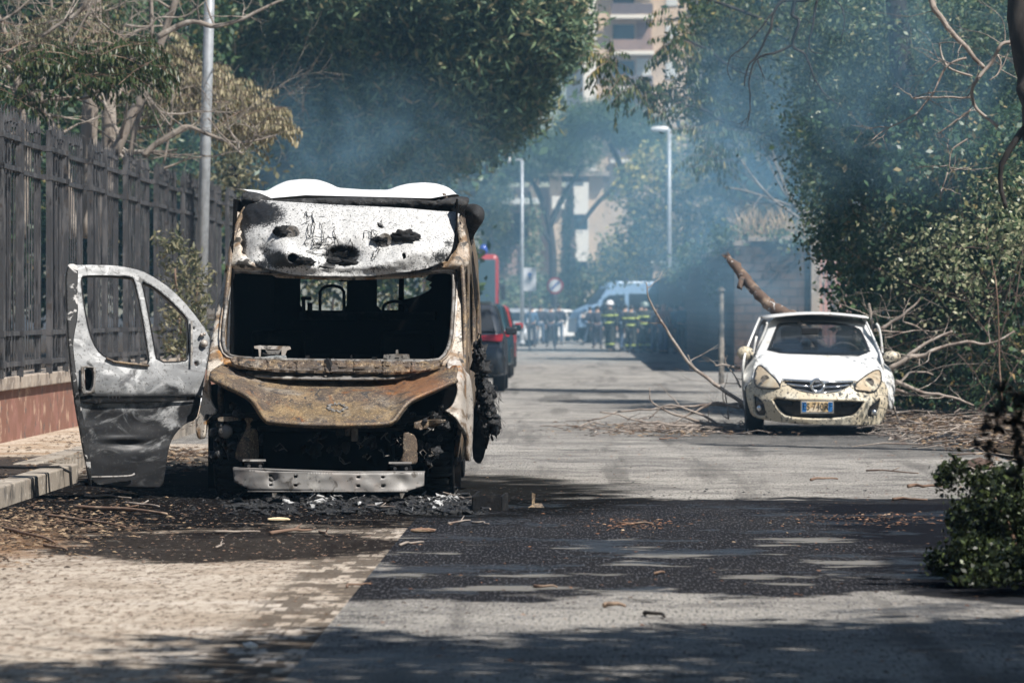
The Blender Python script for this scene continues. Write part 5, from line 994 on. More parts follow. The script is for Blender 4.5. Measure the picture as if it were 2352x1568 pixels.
def bezpts(pts, k=4):
    out = []
    for i in range(len(pts) - 1):
        p0 = pts[max(0, i - 1)]; p1 = pts[i]; p2 = pts[i + 1]; p3 = pts[min(len(pts) - 1, i + 2)]
        for j in range(k):
            t = j / k; out.append(.5 * ((2 * p1) + (p2 - p0) * t + (2 * p0 - 5 * p1 + 4 * p2 - p3) * t * t + (3 * p1 - p0 - 3 * p2 + p3) * t ** 3))
    out.append(pts[-1]); return out
def limb(mb, pp, d, r0, r1, n=7, dz=0, wob=.01):
    """limb along photo points at distance d (to d + dz)"""
    pts = [P(x, y, d + dz * i / max(1, len(pp) - 1)) for i, (x, y) in enumerate(pp)]; q = bezpts(pts, 4); q = [p + Vector((noise.noise(p * 6) * wob, noise.noise(p * 5 + Vector((9, 0, 0))) * wob * 3, noise.noise(p * 6 + Vector((0, 9, 0))) * wob)) for p in q]
    mb.tube(q, [lerp(r0, r1, i / (len(q) - 1)) for i in range(len(q))], n); return q
def sprays(C, D, L, nl, size, sig=.0):
    """compound leaves: a rachis from C along D carrying hanging leaflets; returns leaflet centres and dirs"""
    cs = []; ds = []
    for c, d in zip(C, D):
        d = Vector(d).normalized(); side = d.cross(Vector((0, 0, 1))).normalized()
        for i in range(nl):
            t = (i + 1) / nl; p = Vector(c) + d * L * t + Vector((0, 0, -.25 * L * t * t))
            for s in (-1, 1): q = side * s * .35 + d * .15 + Vector((0, 0, -.9)) + Vector((rnd.gauss(0, .12), rnd.gauss(0, .12), 0)); q.normalize(); cs.append(p + q * size * .5); ds.append(q)
    return cs, ds
def leafdir(name, cs, ds, size, mat, parent, asp=.3):
    n = len(cs); C = np.array([tuple(c) for c in cs]) - np.array(org(parent)); a = np.array([tuple(d) for d in ds]); sz = size * rng.uniform(.7, 1.25, n)[:, None]
    b = rng.normal(size=(n, 3)); b -= (a * b).sum(1)[:, None] * a; b /= np.linalg.norm(b, axis=1)[:, None]; c = np.cross(a, b)
    v = np.stack([C - a * sz * .5, C + b * sz * asp * .5 + c * sz * .06, C + a * sz * .5, C - b * sz * asp * .5 + c * sz * .06], 1).reshape(-1, 3)
    me = bpy.data.meshes.new(name); me.from_pydata(v.tolist(), [], [(4 * i, 4 * i + 1, 4 * i + 2, 4 * i + 3) for i in range(n)]); me.update(); return link(name, me, mat, parent)
M['lpine'] = leafmat('conifer_leaf', [(0, (.045, .085, .06)), (.4, (.12, .19, .115)), (.78, (.24, .32, .17)), (.92, (.40, .31, .19)), (1, (.28, .34, .18))], .55, .25)
M['lumb'] = leafmat('umbrella_pine_leaf', [(0, (.035, .075, .035)), (.6, (.07, .125, .055)), (1, (.11, .16, .075))], .6, .2)
M['ldark'] = leafmat('ivy_leaf', [(0, (.026, .055, .032)), (.55, (.06, .11, .055)), (.88, (.09, .14, .06)), (.96, (.20, .17, .07)), (1, (.28, .20, .09))], .36, .25)
M['lglos'] = leafmat('glossy_pale_leaf', [(0, (.06, .09, .045)), (.5, (.16, .19, .10)), (1, (.42, .40, .26))], .32, .2)
M['lacac'] = leafmat('locust_leaf', [(0, (.035, .065, .032)), (.6, (.075, .115, .052)), (.85, (.13, .15, .065)), (1, (.28, .22, .07))], .45, .35)
M['lyell'] = leafmat('yellowing_leaf', [(0, (.07, .11, .045)), (.5, (.17, .21, .08)), (.7, (.42, .38, .12)), (1, (.75, .62, .22))], .5, .35)
M['ltan'] = leafmat('withered_tan_leaf', [(0, (.12, .115, .06)), (.5, (.27, .235, .14)), (1, (.45, .39, .25))], .6, .3)
M['lgrn'] = leafmat('green_leaflet', [(0, (.022, .040, .014)), (.7, (.050, .075, .026)), (1, (.11, .11, .045))], .35, .25)
M['lsage'] = leafmat('pale_shrub_leaf', [(0, (.06, .075, .04)), (.5, (.15, .15, .085)), (1, (.34, .30, .19))], .5, .3)
M['lfine'] = leafmat('fine_sunlit_leaf', [(0, (.035, .07, .042)), (.5, (.09, .145, .08)), (.85, (.17, .22, .11)), (1, (.36, .34, .18))], .4, .35)
M['lblack'] = leafmat('shaded_bush_leaf', [(0, (.008, .012, .006)), (.7, (.02, .03, .012)), (1, (.09, .12, .04))], .4, .15)
def tree(name, label, cat, base, limbs, C, size, lm, bk, group=None, asp=.45, droop=0., cname='crown'):
    o = empty(name, base, label, cat, group)
    m = MB()
    for pp, d, r0, r1 in limbs: limb(m, pp, d, r0, r1, 8, wob=.06)
    if m.v: m.build('trunk', M[bk], o, True)
    if C is not None: leafmesh(cname, C, size, M[lm], o, asp, droop)
    return o
def gb(x, d, z=.0): p = P(x, 720, d); p.z = z; return p
TB = 'trees beyond the fence'; TR = 'trees on the right of the road'
# big conifer behind the van
big = [(640, -60, 92, 210, 240, 3.), (870, -80, 90, 240, 260, 3.), (1120, -110, 88, 220, 230, 3.), (1230, 20, 87, 105, 150, 1.6, 1.3), (1130, 150, 88, 140, 140, 2.), (1180, 220, 88, 80, 90, 1.3, 1.3), (960, 210, 90, 190, 170, 2.4), (1060, 290, 89, 120, 80, 1.6), (760, 250, 92, 210, 160, 2.6), (620, 300, 94, 130, 120, 2.), (840, 370, 92, 170, 70, 1.8), (560, 180, 95, 110, 170, 2.), (1000, 350, 91, 110, 50, 1.3), (1300, 60, 86.5, 48, 110, .8, 1.5)]
tree('conifer_tree', 'huge dark green conifer with a slanting lower edge filling the sky behind the van', 'tree', gb(600, 93), [([(600, 860), (598, 600), (590, 400), (640, 150), (700, -200)], 93, .32, .16), ([(600, 420), (720, 330), (860, 240), (1000, 150), (1180, 40)], 91.5, .16, .04), ([(598, 480), (700, 420), (850, 380), (1000, 350)], 92, .12, .03), ([(640, 200), (760, 100), (900, 0)], 92, .12, .04)],
     cloud(big, 60, .22, 18), .24, 'lpine', 'darkbark', None, .22)
# dense backdrop trees left, beyond the fence
for i, (bl, lab, sz, lm) in enumerate([([(120, 60, 78, 230, 190, 2.5), (60, 260, 76, 160, 110, 1.8), (250, 260, 80, 120, 120, 1.6)], 'dark leafy tree in shade at the far left behind the bare branches', .16, 'ldark'), ([(390, 60, 84, 140, 200, 2.), (440, 290, 84, 120, 130, 1.8), (350, 380, 82, 130, 60, 1.4)], 'dark green tree just left of the big conifer', .15, 'ldark'),
        ([(1120, 470, 206, 55, 80, 1.4), (1085, 430, 205, 50, 60, 1.2), (1140, 550, 208, 40, 60, 1.), (1120, 640, 208, 45, 60, 1.)], 'pale bushy tree lit above the fire engine', .17, 'lacac'), ([(540, 380, 70, 50, 70, .8), (530, 460, 70, 30, 60, .6)], 'small light bush tree against the dark conifer foot', .13, 'lsage')]):
    c = bl[0]; tree('broadleaf_tree', lab, 'tree', gb(c[0], c[2]), [([(c[0], 850), (c[0] + 8, 550), (c[0] - 5, c[1])], c[2], .16, .07)], cloud(bl, 60, .24, 14), sz, lm, 'darkbark', TB, .5)
# shrub wall behind the van in the garden, seen past the fence end and through the van
tree('hedge', 'shadowy hedge closing off the garden behind the iron fence', 'hedge', gb(500, 100), [], cloud([(560, 600, 100, 110, 170, 1.), (760, 560, 102, 160, 140, 1.), (960, 620, 101, 130, 130, 1.), (330, 560, 98, 160, 170, 1.), (80, 560, 96, 170, 190, 1.)], 40, .3, 14), .22, 'ldark', 'darkbark', None, .55, cname='foliage')
tree('flowering_shrub', 'light green shrub visible through the van rear windows', 'shrub', gb(880, 66), [([(760, 840), (765, 690)], 66, .05, .02), ([(890, 840), (895, 690)], 66, .05, .02)], cloud([(750, 690, 66, 70, 70, .5), (890, 700, 66, 60, 60, .5), (980, 700, 67, 50, 50, .4)], 22, .12, 12), .08, 'lsage', 'darkbark', None, .45, cname='foliage')
# bare ailanthus trees leaning over the fence
def bare(name, label, limbs, extra, lv, group, d, nb=14, mat='bark'):
    o = empty(name, gb(limbs[0][0][0][0], d), label, 'tree', group); m = MB(); tips = []; b2 = MB()
    for pp, dd, r0, r1 in limbs:
        q = limb(m, pp, dd, r0, r1, 8)
        for _ in range(extra):
            j = rnd.randrange(len(q) // 4, len(q)); k = Vector((rnd.uniform(-1, 1), rnd.uniform(-.8, .5), rnd.uniform(-.1, 1))); branch(b2, q[j], k, rnd.uniform(.5, 1.5), max(.006, lerp(r0, r1, j / len(q)) * .45), 0, lv, .22, 3, .05, tips)
    m.build('trunk', M[mat], o, True); b2.build('branches', M[mat], o, True)
    return o, tips
L_ = K3
b1 = [([(830, 560), (790, 430), (700, 330), (660, 240), (655, 90), (662, -60)], 60, .09, .04)]
def Q(pts): return crop(pts, 0, 0, .3418)
o, tips = bare('ailanthus_tree', 'pale grey leaning tree whose long bare branch crosses in front of the lamp post', [
    (Q([(620, 1700), (700, 1250), (850, 850), (1000, 560), (1080, 300), (1180, 0), (1230, -200)]), 56, .085, .04),
    (Q([(1060, 250), (1190, 180), (1310, 145), (1420, 175), (1530, 160), (1650, 120), (1790, 50), (1900, 0), (2000, -30)]), 55, .045, .014),
    (Q([(960, 1050), (1060, 960), (1180, 890), (1260, 850), (1400, 905), (1560, 955), (1700, 950), (1860, 905)]), 54.5, .045, .010),
    (Q([(1260, 850), (1180, 900), (1050, 980), (975, 1055)]), 54.5, .035, .02), (Q([(1600, 960), (1620, 1030), (1690, 965)]), 54.4, .014, .006), (Q([(1400, 790), (1470, 880), (1590, 1000), (1620, 1030)]), 54.4, .008, .014),
    (Q([(1520, 720), (1540, 860), (1600, 960)]), 54.4, .006, .012), (Q([(1750, 820), (1715, 880), (1700, 950)]), 54.4, .006, .012), (Q([(990, 650), (1080, 750), (1200, 770), (1290, 750), (1400, 750), (1590, 762)]), 55, .02, .006),
    (Q([(1040, 1150), (1160, 1110), (1290, 1060), (1460, 1050)]), 54.6, .022, .006), (Q([(850, 170), (1000, 180), (1060, 120), (1240, 110), (1370, 20)]), 55.3, .02, .008)], 4, 2, TB, 56)
o2, tips2 = bare('ailanthus_tree', 'tangle of slim grey bare trunks rising behind the fence at the far left', [
    (Q([(150, 1600), (180, 1000), (120, 600), (60, 300), (-60, 0)]), 52, .06, .03), (Q([(500, 1600), (420, 1000), (300, 760), (130, 540), (-50, 350)]), 53, .06, .03), (Q([(560, 1600), (590, 1000), (610, 600), (600, 200), (590, -100)]), 58, .14, .10),
    (Q([(700, 1600), (730, 1000), (720, 600), (650, 300), (640, -100)]), 59, .12, .09), (Q([(240, 1500), (250, 900), (290, 560), (350, 180), (330, -80)]), 54, .035, .02), (Q([(20, 740), (90, 640), (240, 560), (370, 460), (480, 280), (590, 90), (640, -50)]), 50, .018, .012),
    (Q([(60, 740), (230, 690), (430, 660), (590, 655), (720, 560), (820, 470)]), 50, .035, .008), (Q([(280, 250), (420, 150), (540, 70), (610, -20)]), 51, .022, .03), (Q([(0, 150), (120, 70), (220, -20)]), 50, .02, .012),
    (Q([(580, -10), (640, 110), (720, 180), (800, 235), (900, 240)]), 51, .014, .008), (Q([(1010, -50), (1020, 200), (1010, 500), (900, 900), (840, 1400)]), 57, .03, .045), (Q([(1230, 700), (1170, 500), (1150, 800), (1100, 1100)]), 57, .012, .02),
    (Q([(350, 60), (540, 100), (760, 60), (880, -20)]), 52, .014, .008), (Q([(0, 560), (160, 650), (300, 800)]), 50, .012, .006), (Q([(0, 350), (120, 330), (200, 310)]), 50, .02, .012)], 5, 2, TB, 56)
# green compound leaves in front, tan ones beyond
def spraytree(o, cen, d, n, L, nl, size, mat, cname, dirx=(.2, 1.)):
    cs = []; ds = []
    for _ in range(n):
        x, y, rx, ry = rnd.choice(cen); c = P(x + rnd.gauss(0, .5) * rx, y + rnd.gauss(0, .5) * ry, d + rnd.uniform(-.8, .8)); cs.append(c); ds.append(Vector((rnd.uniform(*dirx) * rnd.choice((1, 1, -.6)), rnd.uniform(-.4, .4), rnd.uniform(-.35, .3))))
    a, b = sprays(cs, ds, L, nl, size); leafdir(cname, a, b, size, M[mat], o, .34)
    m = MB()
    for c, dd in zip(cs, ds): dd = dd.normalized(); m.tube([c, c + dd * L * .5 + Vector((0, 0, -.06 * L)), c + dd * L + Vector((0, 0, -.25 * L))], .004, 3, False)
    m.build('leaf_stalks', M['twigd'], o)
spraytree(o2, [(x * .3418, y * .3418, rx * .3418, ry * .3418) for x, y, rx, ry in [(440, 370, 150, 60), (250, 330, 120, 60), (120, 430, 90, 40), (640, 360, 90, 50), (880, 300, 70, 30), (960, 430, 70, 25), (760, 450, 120, 40), (600, 520, 90, 50), (470, 490, 90, 40), (90, 650, 60, 50)]], 50, 250, .42, 8, .105, 'lgrn', 'leaves')
spraytree(o2, [(70, 60, 60, 40), (30, 95, 40, 30), (180, 20, 60, 30), (220, 75, 40, 30)], 52, 130, .35, 8, .08, 'lsage', 'withered_leaves')
spraytree(o, [(x * .3418, y * .3418, rx * .3418, ry * .3418) for x, y, rx, ry in [(1430, 560, 90, 60), (1550, 620, 100, 70), (1700, 740, 120, 60), (1620, 700, 120, 80), (1200, 600, 120, 80), (1080, 500, 100, 90), (1300, 470, 80, 50), (1250, 700, 90, 60), (1650, 860, 60, 60), (1150, 330, 80, 60), (1800, 830, 50, 30)]], 58, 330, .40, 8, .11, 'ltan', 'withered_leaves')
spraytree(o, [(380, 130, 60, 40), (330, 200, 50, 30), (300, 260, 40, 25)], 60, 110, .4, 8, .1, 'lacac', 'leaves')
# leafy bush before the fence
bu = [(410, 600, 52, 45, 60, .35), (440, 700, 51.5, 42, 60, .35), (400, 760, 51.5, 40, 60, .35), (455, 640, 52, 26, 40, .25), (385, 560, 52, 25, 30, .2), (460, 760, 51.5, 22, 40, .2)]
t = tree('leafy_bush', 'pale-leaved bush growing from the coping in front of the iron fence', 'bush', gb(420, 51.5, .15), [([(420, 900), (415, 760), (400, 620)], 51.7, .025, .01), ([(430, 900), (440, 760), (455, 640)], 51.7, .02, .008)], cloud(bu, 170, .06, 7), .10, 'lsage', 'twigd', None, .32, .3, cname='foliage')
# umbrella pines and cypresses far down the road
UP = 'umbrella pines down the road'
tree('umbrella_pine', 'umbrella pine with forked trunk left of the round sign', 'tree', gb(1275, 215), [([(1275, 790), (1272, 640), (1262, 520), (1235, 440), (1200, 390)], 215, .26, .10), ([(1262, 520), (1300, 440), (1340, 380)], 215, .18, .08), ([(1268, 560), (1230, 500), (1215, 440)], 215, .14, .06)], cloud([(1230, 370, 215, 75, 42, 1.8), (1310, 350, 215, 80, 50, 1.8), (1180, 390, 215, 40, 26, 1.), (1270, 330, 215, 80, 35, 1.6)], 50, .24, 15), .17, 'lumb', 'darkbark', UP, .35)
tree('umbrella_pine', 'taller umbrella pine spreading towards the oval-headed lamp post', 'tree', gb(1470, 205), [([(1475, 800), (1470, 560), (1430, 400), (1400, 330)], 205, .24, .12), ([(1330, 520), (1370, 470), (1420, 420), (1500, 350)], 203, .10, .14)], cloud([(1390, 270, 205, 100, 38, 2.2), (1460, 300, 205, 75, 46, 2.), (1340, 290, 205, 70, 34, 1.6), (1500, 330, 205, 50, 34, 1.4)], 50, .24, 15), .17, 'lumb', 'darkbark', UP, .35)
for x, y0, y1, w_, d, lab in ((1225, 470, 720, 22, 200, 'narrow cypress directly right of the short-armed lamp post'), (1305, 455, 700, 20, 208, 'narrow cypress between the round sign and the police van'), (1172, 640, 730, 20, 190, 'low dark cypress beside the fire engine')):
    n = 6; bl = [(x, lerp(y0, y1, (i + .5) / n), d, w_ * (.45 + .55 * min(1, i / 3)), (y1 - y0) / n * .8) for i in range(n)]
    tree('cypress', lab, 'tree', gb(x, d), [([(x, 790), (x, y0 + 20)], d, .15, .04)], cloud(bl, 60, .18, 13), .16, 'lpine', 'darkbark', 'cypresses down the road', .4)
tree('hedge', 'long dark hedge behind the police van and signs', 'hedge', gb(1350, 225), [], cloud([(1180, 700, 225, 80, 60, 1.5), (1330, 680, 225, 90, 60, 1.5), (1440, 640, 228, 80, 80, 1.5), (1560, 640, 228, 90, 90, 1.5)], 20, .45, 14), .32, 'lacac', 'darkbark', None, .5, cname='foliage')
# right-hand trees: yellowing tree, locust, ivy-clad mass, pale glossy shrub
tree('yellowing_tree', 'hazy tree with yellow-tinged leaves above the stone wall', 'tree', gb(1560, 192), [([(1570, 800), (1575, 600), (1590, 450), (1640, 380)], 192, .2, .08), ([(1585, 520), (1520, 440), (1470, 400)], 192, .1, .04), ([(1590, 450), (1700, 400), (1800, 380)], 191, .1, .04)],
     cloud([(1500, 420, 190, 100, 80, 1.6), (1620, 380, 189, 120, 90, 1.8), (1740, 400, 188, 110, 90, 1.6), (1550, 520, 190, 110, 70, 1.5), (1690, 500, 189, 110, 60, 1.5), (1480, 560, 192, 60, 60, 1.), (1420, 590, 194, 40, 60, .8), (1580, 600, 191, 60, 50, .9)], 15, .36, 14), .26, 'lyell', 'darkbark', TR, .6)
o, tp = bare('dry_branch_tree', 'fan of pale leafless branches in the smoke above the dry reeds', [([(1900, 560), (1830, 480), (1790, 400), (1770, 330)], 78, .05, .012), ([(1880, 530), (1790, 470), (1740, 420), (1690, 350)], 78, .04, .01), ([(1860, 500), (1800, 440), (1760, 360)], 78, .03, .01), ([(1850, 485), (1720, 440), (1660, 430)], 78, .03, .008), ([(1900, 570), (1930, 760), (1940, 860)], 78, .05, .07)], 6, 2, TR, 78)
loc = [(1640, 60, 72, 80, 90, 1.2), (1700, 120, 72, 110, 110, 1.5), (1840, 100, 71, 140, 140, 1.8), (1600, 210, 72, 60, 50, .8, .5), (1650, 240, 72, 90, 60, 1.), (1800, 270, 71, 110, 90, 1.4), (1600, 230, 72, 50, 30, .6, .4), (1660, 290, 72, 60, 40, .7, .7), (1940, 200, 70, 110, 150, 1.6)]
t = tree('locust_tree', 'feathery green tree leaning over the road with drooping sprays', 'tree', gb(1990, 70), [([(2010, 900), (1980, 600), (1940, 400), (1880, 200), (1800, 0), (1760, -200)], 71, .2, .08), ([(1930, 380), (1830, 330), (1700, 290), (1600, 250), (1480, 205)], 70.6, .07, .015), ([(1900, 260), (1780, 200), (1660, 140), (1560, 80)], 71, .06, .015), ([(1850, 120), (1740, 40), (1600, -10)], 71, .05, .02)], cloud(loc, 60, .20, 13), .12, 'lacac', 'darkbark', TR, .34, .5)
spraytree(t, [(1555, 60, 20, 60), (1550, 110, 25, 40), (1580, 130, 40, 40), (1510, 215, 50, 15), (1580, 235, 50, 20), (1640, 290, 40, 30), (1650, 360, 30, 30), (1470, 200, 60, 15), (1400, 130, 20, 20), (1450, 180, 30, 15)], 70, 130, .5, 8, .14, 'lacac', 'drooping_leaves', (-1., .3))
dk = [(1960, 330, 60, 100, 90, 1.2), (2080, 330, 57, 130, 100, 1.4), (2200, 370, 54, 150, 110, 1.3), (2010, 470, 58, 120, 90, 1.2), (2180, 480, 53.5, 150, 110, 1.2), (1960, 560, 59, 80, 90, .9), (2060, 620, 56, 120, 110, 1.1), (2200, 660, 53.5, 150, 120, 1.1), (2330, 450, 52, 120, 200, 1.2)]
up = [(1960, 30, 62, 150, 120, 1.6), (2120, 110, 58, 180, 150, 1.8), (2290, 50, 55, 150, 150, 1.5), (1900, 180, 62, 90, 100, 1.2), (1870, 320, 63, 60, 90, .9, .8), (1900, 450, 62, 50, 70, .8, .8), (1850, 420, 64, 40, 60, .6, .5), (1880, 540, 62, 40, 50, .6, .5), (2060, 230, 58.5, 130, 90, 1.3), (2230, 220, 55, 120, 110, 1.3)]
t = tree('ivy_clad_tree', 'dark ivy-smothered tree mass towering over the white car from the verge', 'tree', gb(2130, 57), [([(2140, 960), (2120, 600), (2090, 300), (2060, 0), (2040, -250)], 57, .25, .12)], cloud(dk, 110, .18, 13), .10, 'ldark', 'darkbark', TR, .6)
leafmesh('upper_crown', cloud(up, 130, .17, 14), .085, M['lfine'], t, .5)
tree('ivy_clad_tree', 'shaded ivy thicket filling the verge beside and behind the white car', 'bush', gb(2200, 55, .05), [], cloud([(1990, 700, 62, 70, 110, .8), (2100, 800, 58, 110, 110, .9), (2230, 840, 55, 130, 110, .9), (2340, 760, 52, 110, 150, .9), (2130, 900, 57, 120, 40, .7), (2300, 900, 54, 110, 50, .7)], 100, .16, 13), .11, 'ldark', 'darkbark', TR, .6, cname='foliage')
tree('glossy_shrub', 'pale glossy-leaved shrub catching the sun to the right of the white car', 'bush', gb(2280, 46, .05), [([(2300, 950), (2290, 700), (2260, 520)], 48, .012, .006)], cloud([(2290, 420, 47, 90, 90, .6, .6), (2160, 560, 50.5, 90, 60, .5, 1.), (2070, 530, 53, 70, 50, .5, .6), (2260, 580, 45.5, 110, 90, .8, .8), (2090, 620, 51.5, 60, 40, .4, .8), (2200, 680, 49.5, 90, 50, .4, .7), (2330, 520, 46, 60, 110, .6, .9), (2160, 750, 50.5, 60, 60, .4, .3)], 80, .13, 9), .062, 'lglos', 'twigd', TR, .6)
o = empty('leaning_tree', gb(2330, 41), 'thick black-barked trunk leaning in the upper right corner with bare pale boughs', 'tree', TR); m = MB()
limb(m, [(2470, 980), (2440, 600), (2385, 300), (2352, 100), (2325, -150)], 41, .19, .12, 10, wob=.08); limb(m, [(2380, 260), (2300, 380), (2310, 480)], 41, .04, .02, 8); m.build('trunk', M['darkbark'], o, True)
m = MB()
def RQ(pts): return crop(pts, 1454.7, 0, .3815)
for pp, d, r0, r1 in ((RQ([(1780, -30), (1820, 70), (1880, 150), (1960, 240), (2050, 350), (2110, 410)]), 42, .035, .02), (RQ([(2300, 260), (2220, 265), (2160, 370), (2080, 480), (2040, 550), (2060, 640), (2110, 700), (2200, 760)]), 41.5, .02, .016), (RQ([(2000, 350), (1900, 390), (1830, 500), (1780, 600), (1680, 700), (1540, 770), (1430, 850)]), 42, .014, .005),
        (RQ([(1845, 260), (1870, 360), (1920, 420), (2040, 460)]), 42, .010, .012), (RQ([(2180, 320), (2210, 380), (2190, 450), (2140, 495)]), 41.5, .012, .006), (RQ([(1670, 570), (1700, 595), (1800, 585), (1960, 590), (2040, 590)]), 42, .006, .012), (RQ([(2030, 660), (1930, 740), (1830, 810)]), 42, .012, .005), (RQ([(2010, 830), (1920, 900), (1900, 1000), (1920, 1030)]), 42, .01, .005), (RQ([(1890, 1040), (1860, 1130), (1850, 1220)]), 42, .008, .005)):
    q = limb(m, pp, d, r0, r1, 7, wob=.02)
    for _ in range(5): j = rnd.randrange(len(q)); branch(m, q[j], Vector((rnd.uniform(-1, 1), rnd.uniform(-1, 1), rnd.uniform(-.7, .7))), rnd.uniform(.2, .6), .006, 0, 1, .3, 2, 0)
m.build('boughs', M['twig'], o, True)
o = empty('hanging_bough', P(1900, -300, 50), 'dark leafless bough drooping from above at the top of the picture', 'branch'); m = MB()
for pp, r0, r1 in ((RQ([(1500, -500), (1100, -60), (1020, 5), (890, 10), (840, 90), (820, 190), (740, 340), (690, 400), (670, 520)]), .03, .008), (RQ([(970, 0), (960, 90), (995, 130), (965, 270), (1030, 330), (1080, 450), (1150, 560), (1250, 640)]), .028, .006), (RQ([(965, 270), (850, 320), (740, 360), (700, 500), (705, 620), (690, 760)]), .018, .006), (RQ([(850, 60), (700, 250), (590, 340), (570, 430), (590, 490)]), .010, .004), (RQ([(1105, -20), (1080, 150), (1058, 300), (1140, 320)]), .018, .006), (RQ([(1210, 0), (1270, 80), (1250, 270)]), .012, .006), (RQ([(750, 360), (790, 480)]), .01, .004)):
    q = limb(m, pp, 50, r0, r1, 7, wob=.02)
    for _ in range(3): j = rnd.randrange(len(q)); branch(m, q[j], Vector((rnd.uniform(-1, 1), rnd.uniform(-1, 1), rnd.uniform(-1, .2))), rnd.uniform(.2, .5), .005, 0, 1, .3, 2, -.3)
m.build('bough', M['darkbark'], o, True)
# tangle of dead stems on the verge
o = empty('dead_brush', gb(2260, 45, .05), 'tangle of thin dead brown stems leaning along the right edge above the verge', 'brush'); m = MB()
for i in range(120):
    x = rnd.uniform(2170, 2400) if i % 3 else rnd.uniform(2270, 2400); y = rnd.uniform(560, 960); d = rnd.uniform(49, 54); a = P(x, y, d); branch(m, a, Vector((rnd.uniform(-1, .6), rnd.uniform(-.4, .4), rnd.uniform(-.8, .9))), rnd.uniform(.6, 1.7), rnd.uniform(.003, .008), 0, 1, .16, 2, 0, n=4)
m.build('stems', plain('dead_stem', (.10, .065, .05), .8, 0, .4), o, True)
# fallen boughs round the car
o = empty('fallen_boughs', gb(2150, 49), 'long broken pale boughs leaning on the thicket right beside the white car', 'branch'); m = MB()
for pp, d, r0, r1 in ((K4([(1365, 870), (1440, 820), (1560, 720), (1663, 660), (1800, 600)]), 49, .03, .014), (K4([(1365, 872), (1480, 800), (1600, 770), (1663, 735), (1900, 680), (2060, 690), (2240, 600)]), 48.8, .034, .012), (K4([(1290, 575), (1400, 520), (1500, 440), (1580, 360)]), 50, .024, .010), (K4([(1390, 970), (1500, 1000), (1600, 1040), (1800, 1075), (1950, 1130)]), 48, .03, .012), (K4([(1400, 1020), (1520, 1055), (1663, 1060)]), 48, .022, .01), (K4([(1420, 970), (1500, 900), (1580, 895), (1663, 915)]), 48.5, .016, .008),
        (K4([(1460, 540), (1560, 575), (1620, 620)]), 50, .012, .006), (K4([(1300, 590), (1420, 610)]), 50, .014, .008), (K4([(1310, 650), (1430, 620), (1550, 590)]), 50, .012, .006), (K4([(1205, 405), (1215, 460), (1222, 540), (1225, 600)]), 50, .016, .02), (K4([(1218, 480), (1240, 462)]), 50, .014, .008), (K4([(1560, 790), (1570, 850)]), 48.8, .01, .004), (K4([(1380, 1140), (1410, 1220), (1440, 1310)]), 47.5, .012, .008)):
    q = limb(m, pp, d, r0, r1, 7, wob=.025)
    for _ in range(3): j = rnd.randrange(len(q)); branch(m, q[j], Vector((rnd.uniform(-1, 1), rnd.uniform(-1, 1), rnd.uniform(-.5, .8))), rnd.uniform(.2, .8), .007, 0, 1, .25, 2, 0)
m.build('boughs', M['twig'], o, True)
o = empty('fallen_boughs', gb(1600, 50), 'bent bare branch rising from the twig pile left of the white car', 'branch'); m = MB()
for pp, d, r0, r1 in (([(1480, 648), (1490, 680), (1505, 715), (1540, 770), (1580, 830), (1640, 880), (1700, 920), (1730, 945)], 49, .006, .03), ([(1492, 890), (1495, 920), (1535, 945), (1610, 968), (1690, 975)], 49, .005, .022), ([(1350, 968), (1420, 948), (1520, 936), (1620, 930), (1705, 928)], 49.5, .008, .02), ([(1380, 945), (1470, 965), (1560, 975), (1690, 980)], 48.5, .008, .018), ([(1540, 975), (1600, 940), (1650, 925), (1700, 935)], 48.8, .008, .02), ([(1490, 960), (1530, 930), (1600, 945), (1660, 985)], 48.8, .008, .018), ([(1640, 840), (1660, 836), (1700, 845)], 49.6, .006, .02), ([(1670, 840), (1690, 870), (1705, 890)], 49.6, .006, .014), ([(1580, 815), (1592, 842), (1600, 850)], 49, .004, .012), ([(1668, 895), (1672, 960)], 49, .006, .01)):
    q = limb(m, pp, d, r0, r1, 7, wob=.03)
    for _ in range(2): j = rnd.randrange(len(q)); branch(m, q[j], Vector((rnd.uniform(-1, 1), rnd.uniform(-1, 1), rnd.uniform(-.1, .4))), rnd.uniform(.2, .6), .007, 0, 1, .25, 2, 0)
m.build('boughs', M['twig'], o, True)
w_ = tree('ivy', 'ragged green creeper spilling over the top of the stone wall', 'creeper', P(1620, 600, 110), [], cloud([(1600, 590, 120, 50, 30, .5), (1655, 560, 104, 40, 30, .5), (1560, 625, 140, 40, 22, .5), (1700, 545, 98.5, 60, 22, .5), (1820, 545, 98, 50, 26, .5), (1640, 650, 104, 16, 40, .3, .5)], 60, .14, 12), .12, 'lfine', 'darkbark', None, .6, cname='foliage')
# dry reeds on the wall
o = empty('dry_reeds', P(1750, 560, 99), 'strip of dry straw-coloured reeds on top of the stone wall', 'reeds'); m = MB()
for i in range(420):
    x = rnd.uniform(3.75, 6.3); d = rnd.uniform(98, 99) if rnd.random() < .7 else rnd.uniform(99, 108); x = x if d < 99 else 3.9 + rnd.random() * .5; z = 3.1; h = rnd.uniform(.3, 1.0); m.tube([(x, d, z), (x + rnd.uniform(-.08, .08), d, z + h * .6), (x + rnd.uniform(-.25, .25), d + rnd.uniform(-.1, .1), z + h)], [.012, .009, .003], 3, False)
m.build('stems', plain('straw', (.52, .40, .27), .8), o)
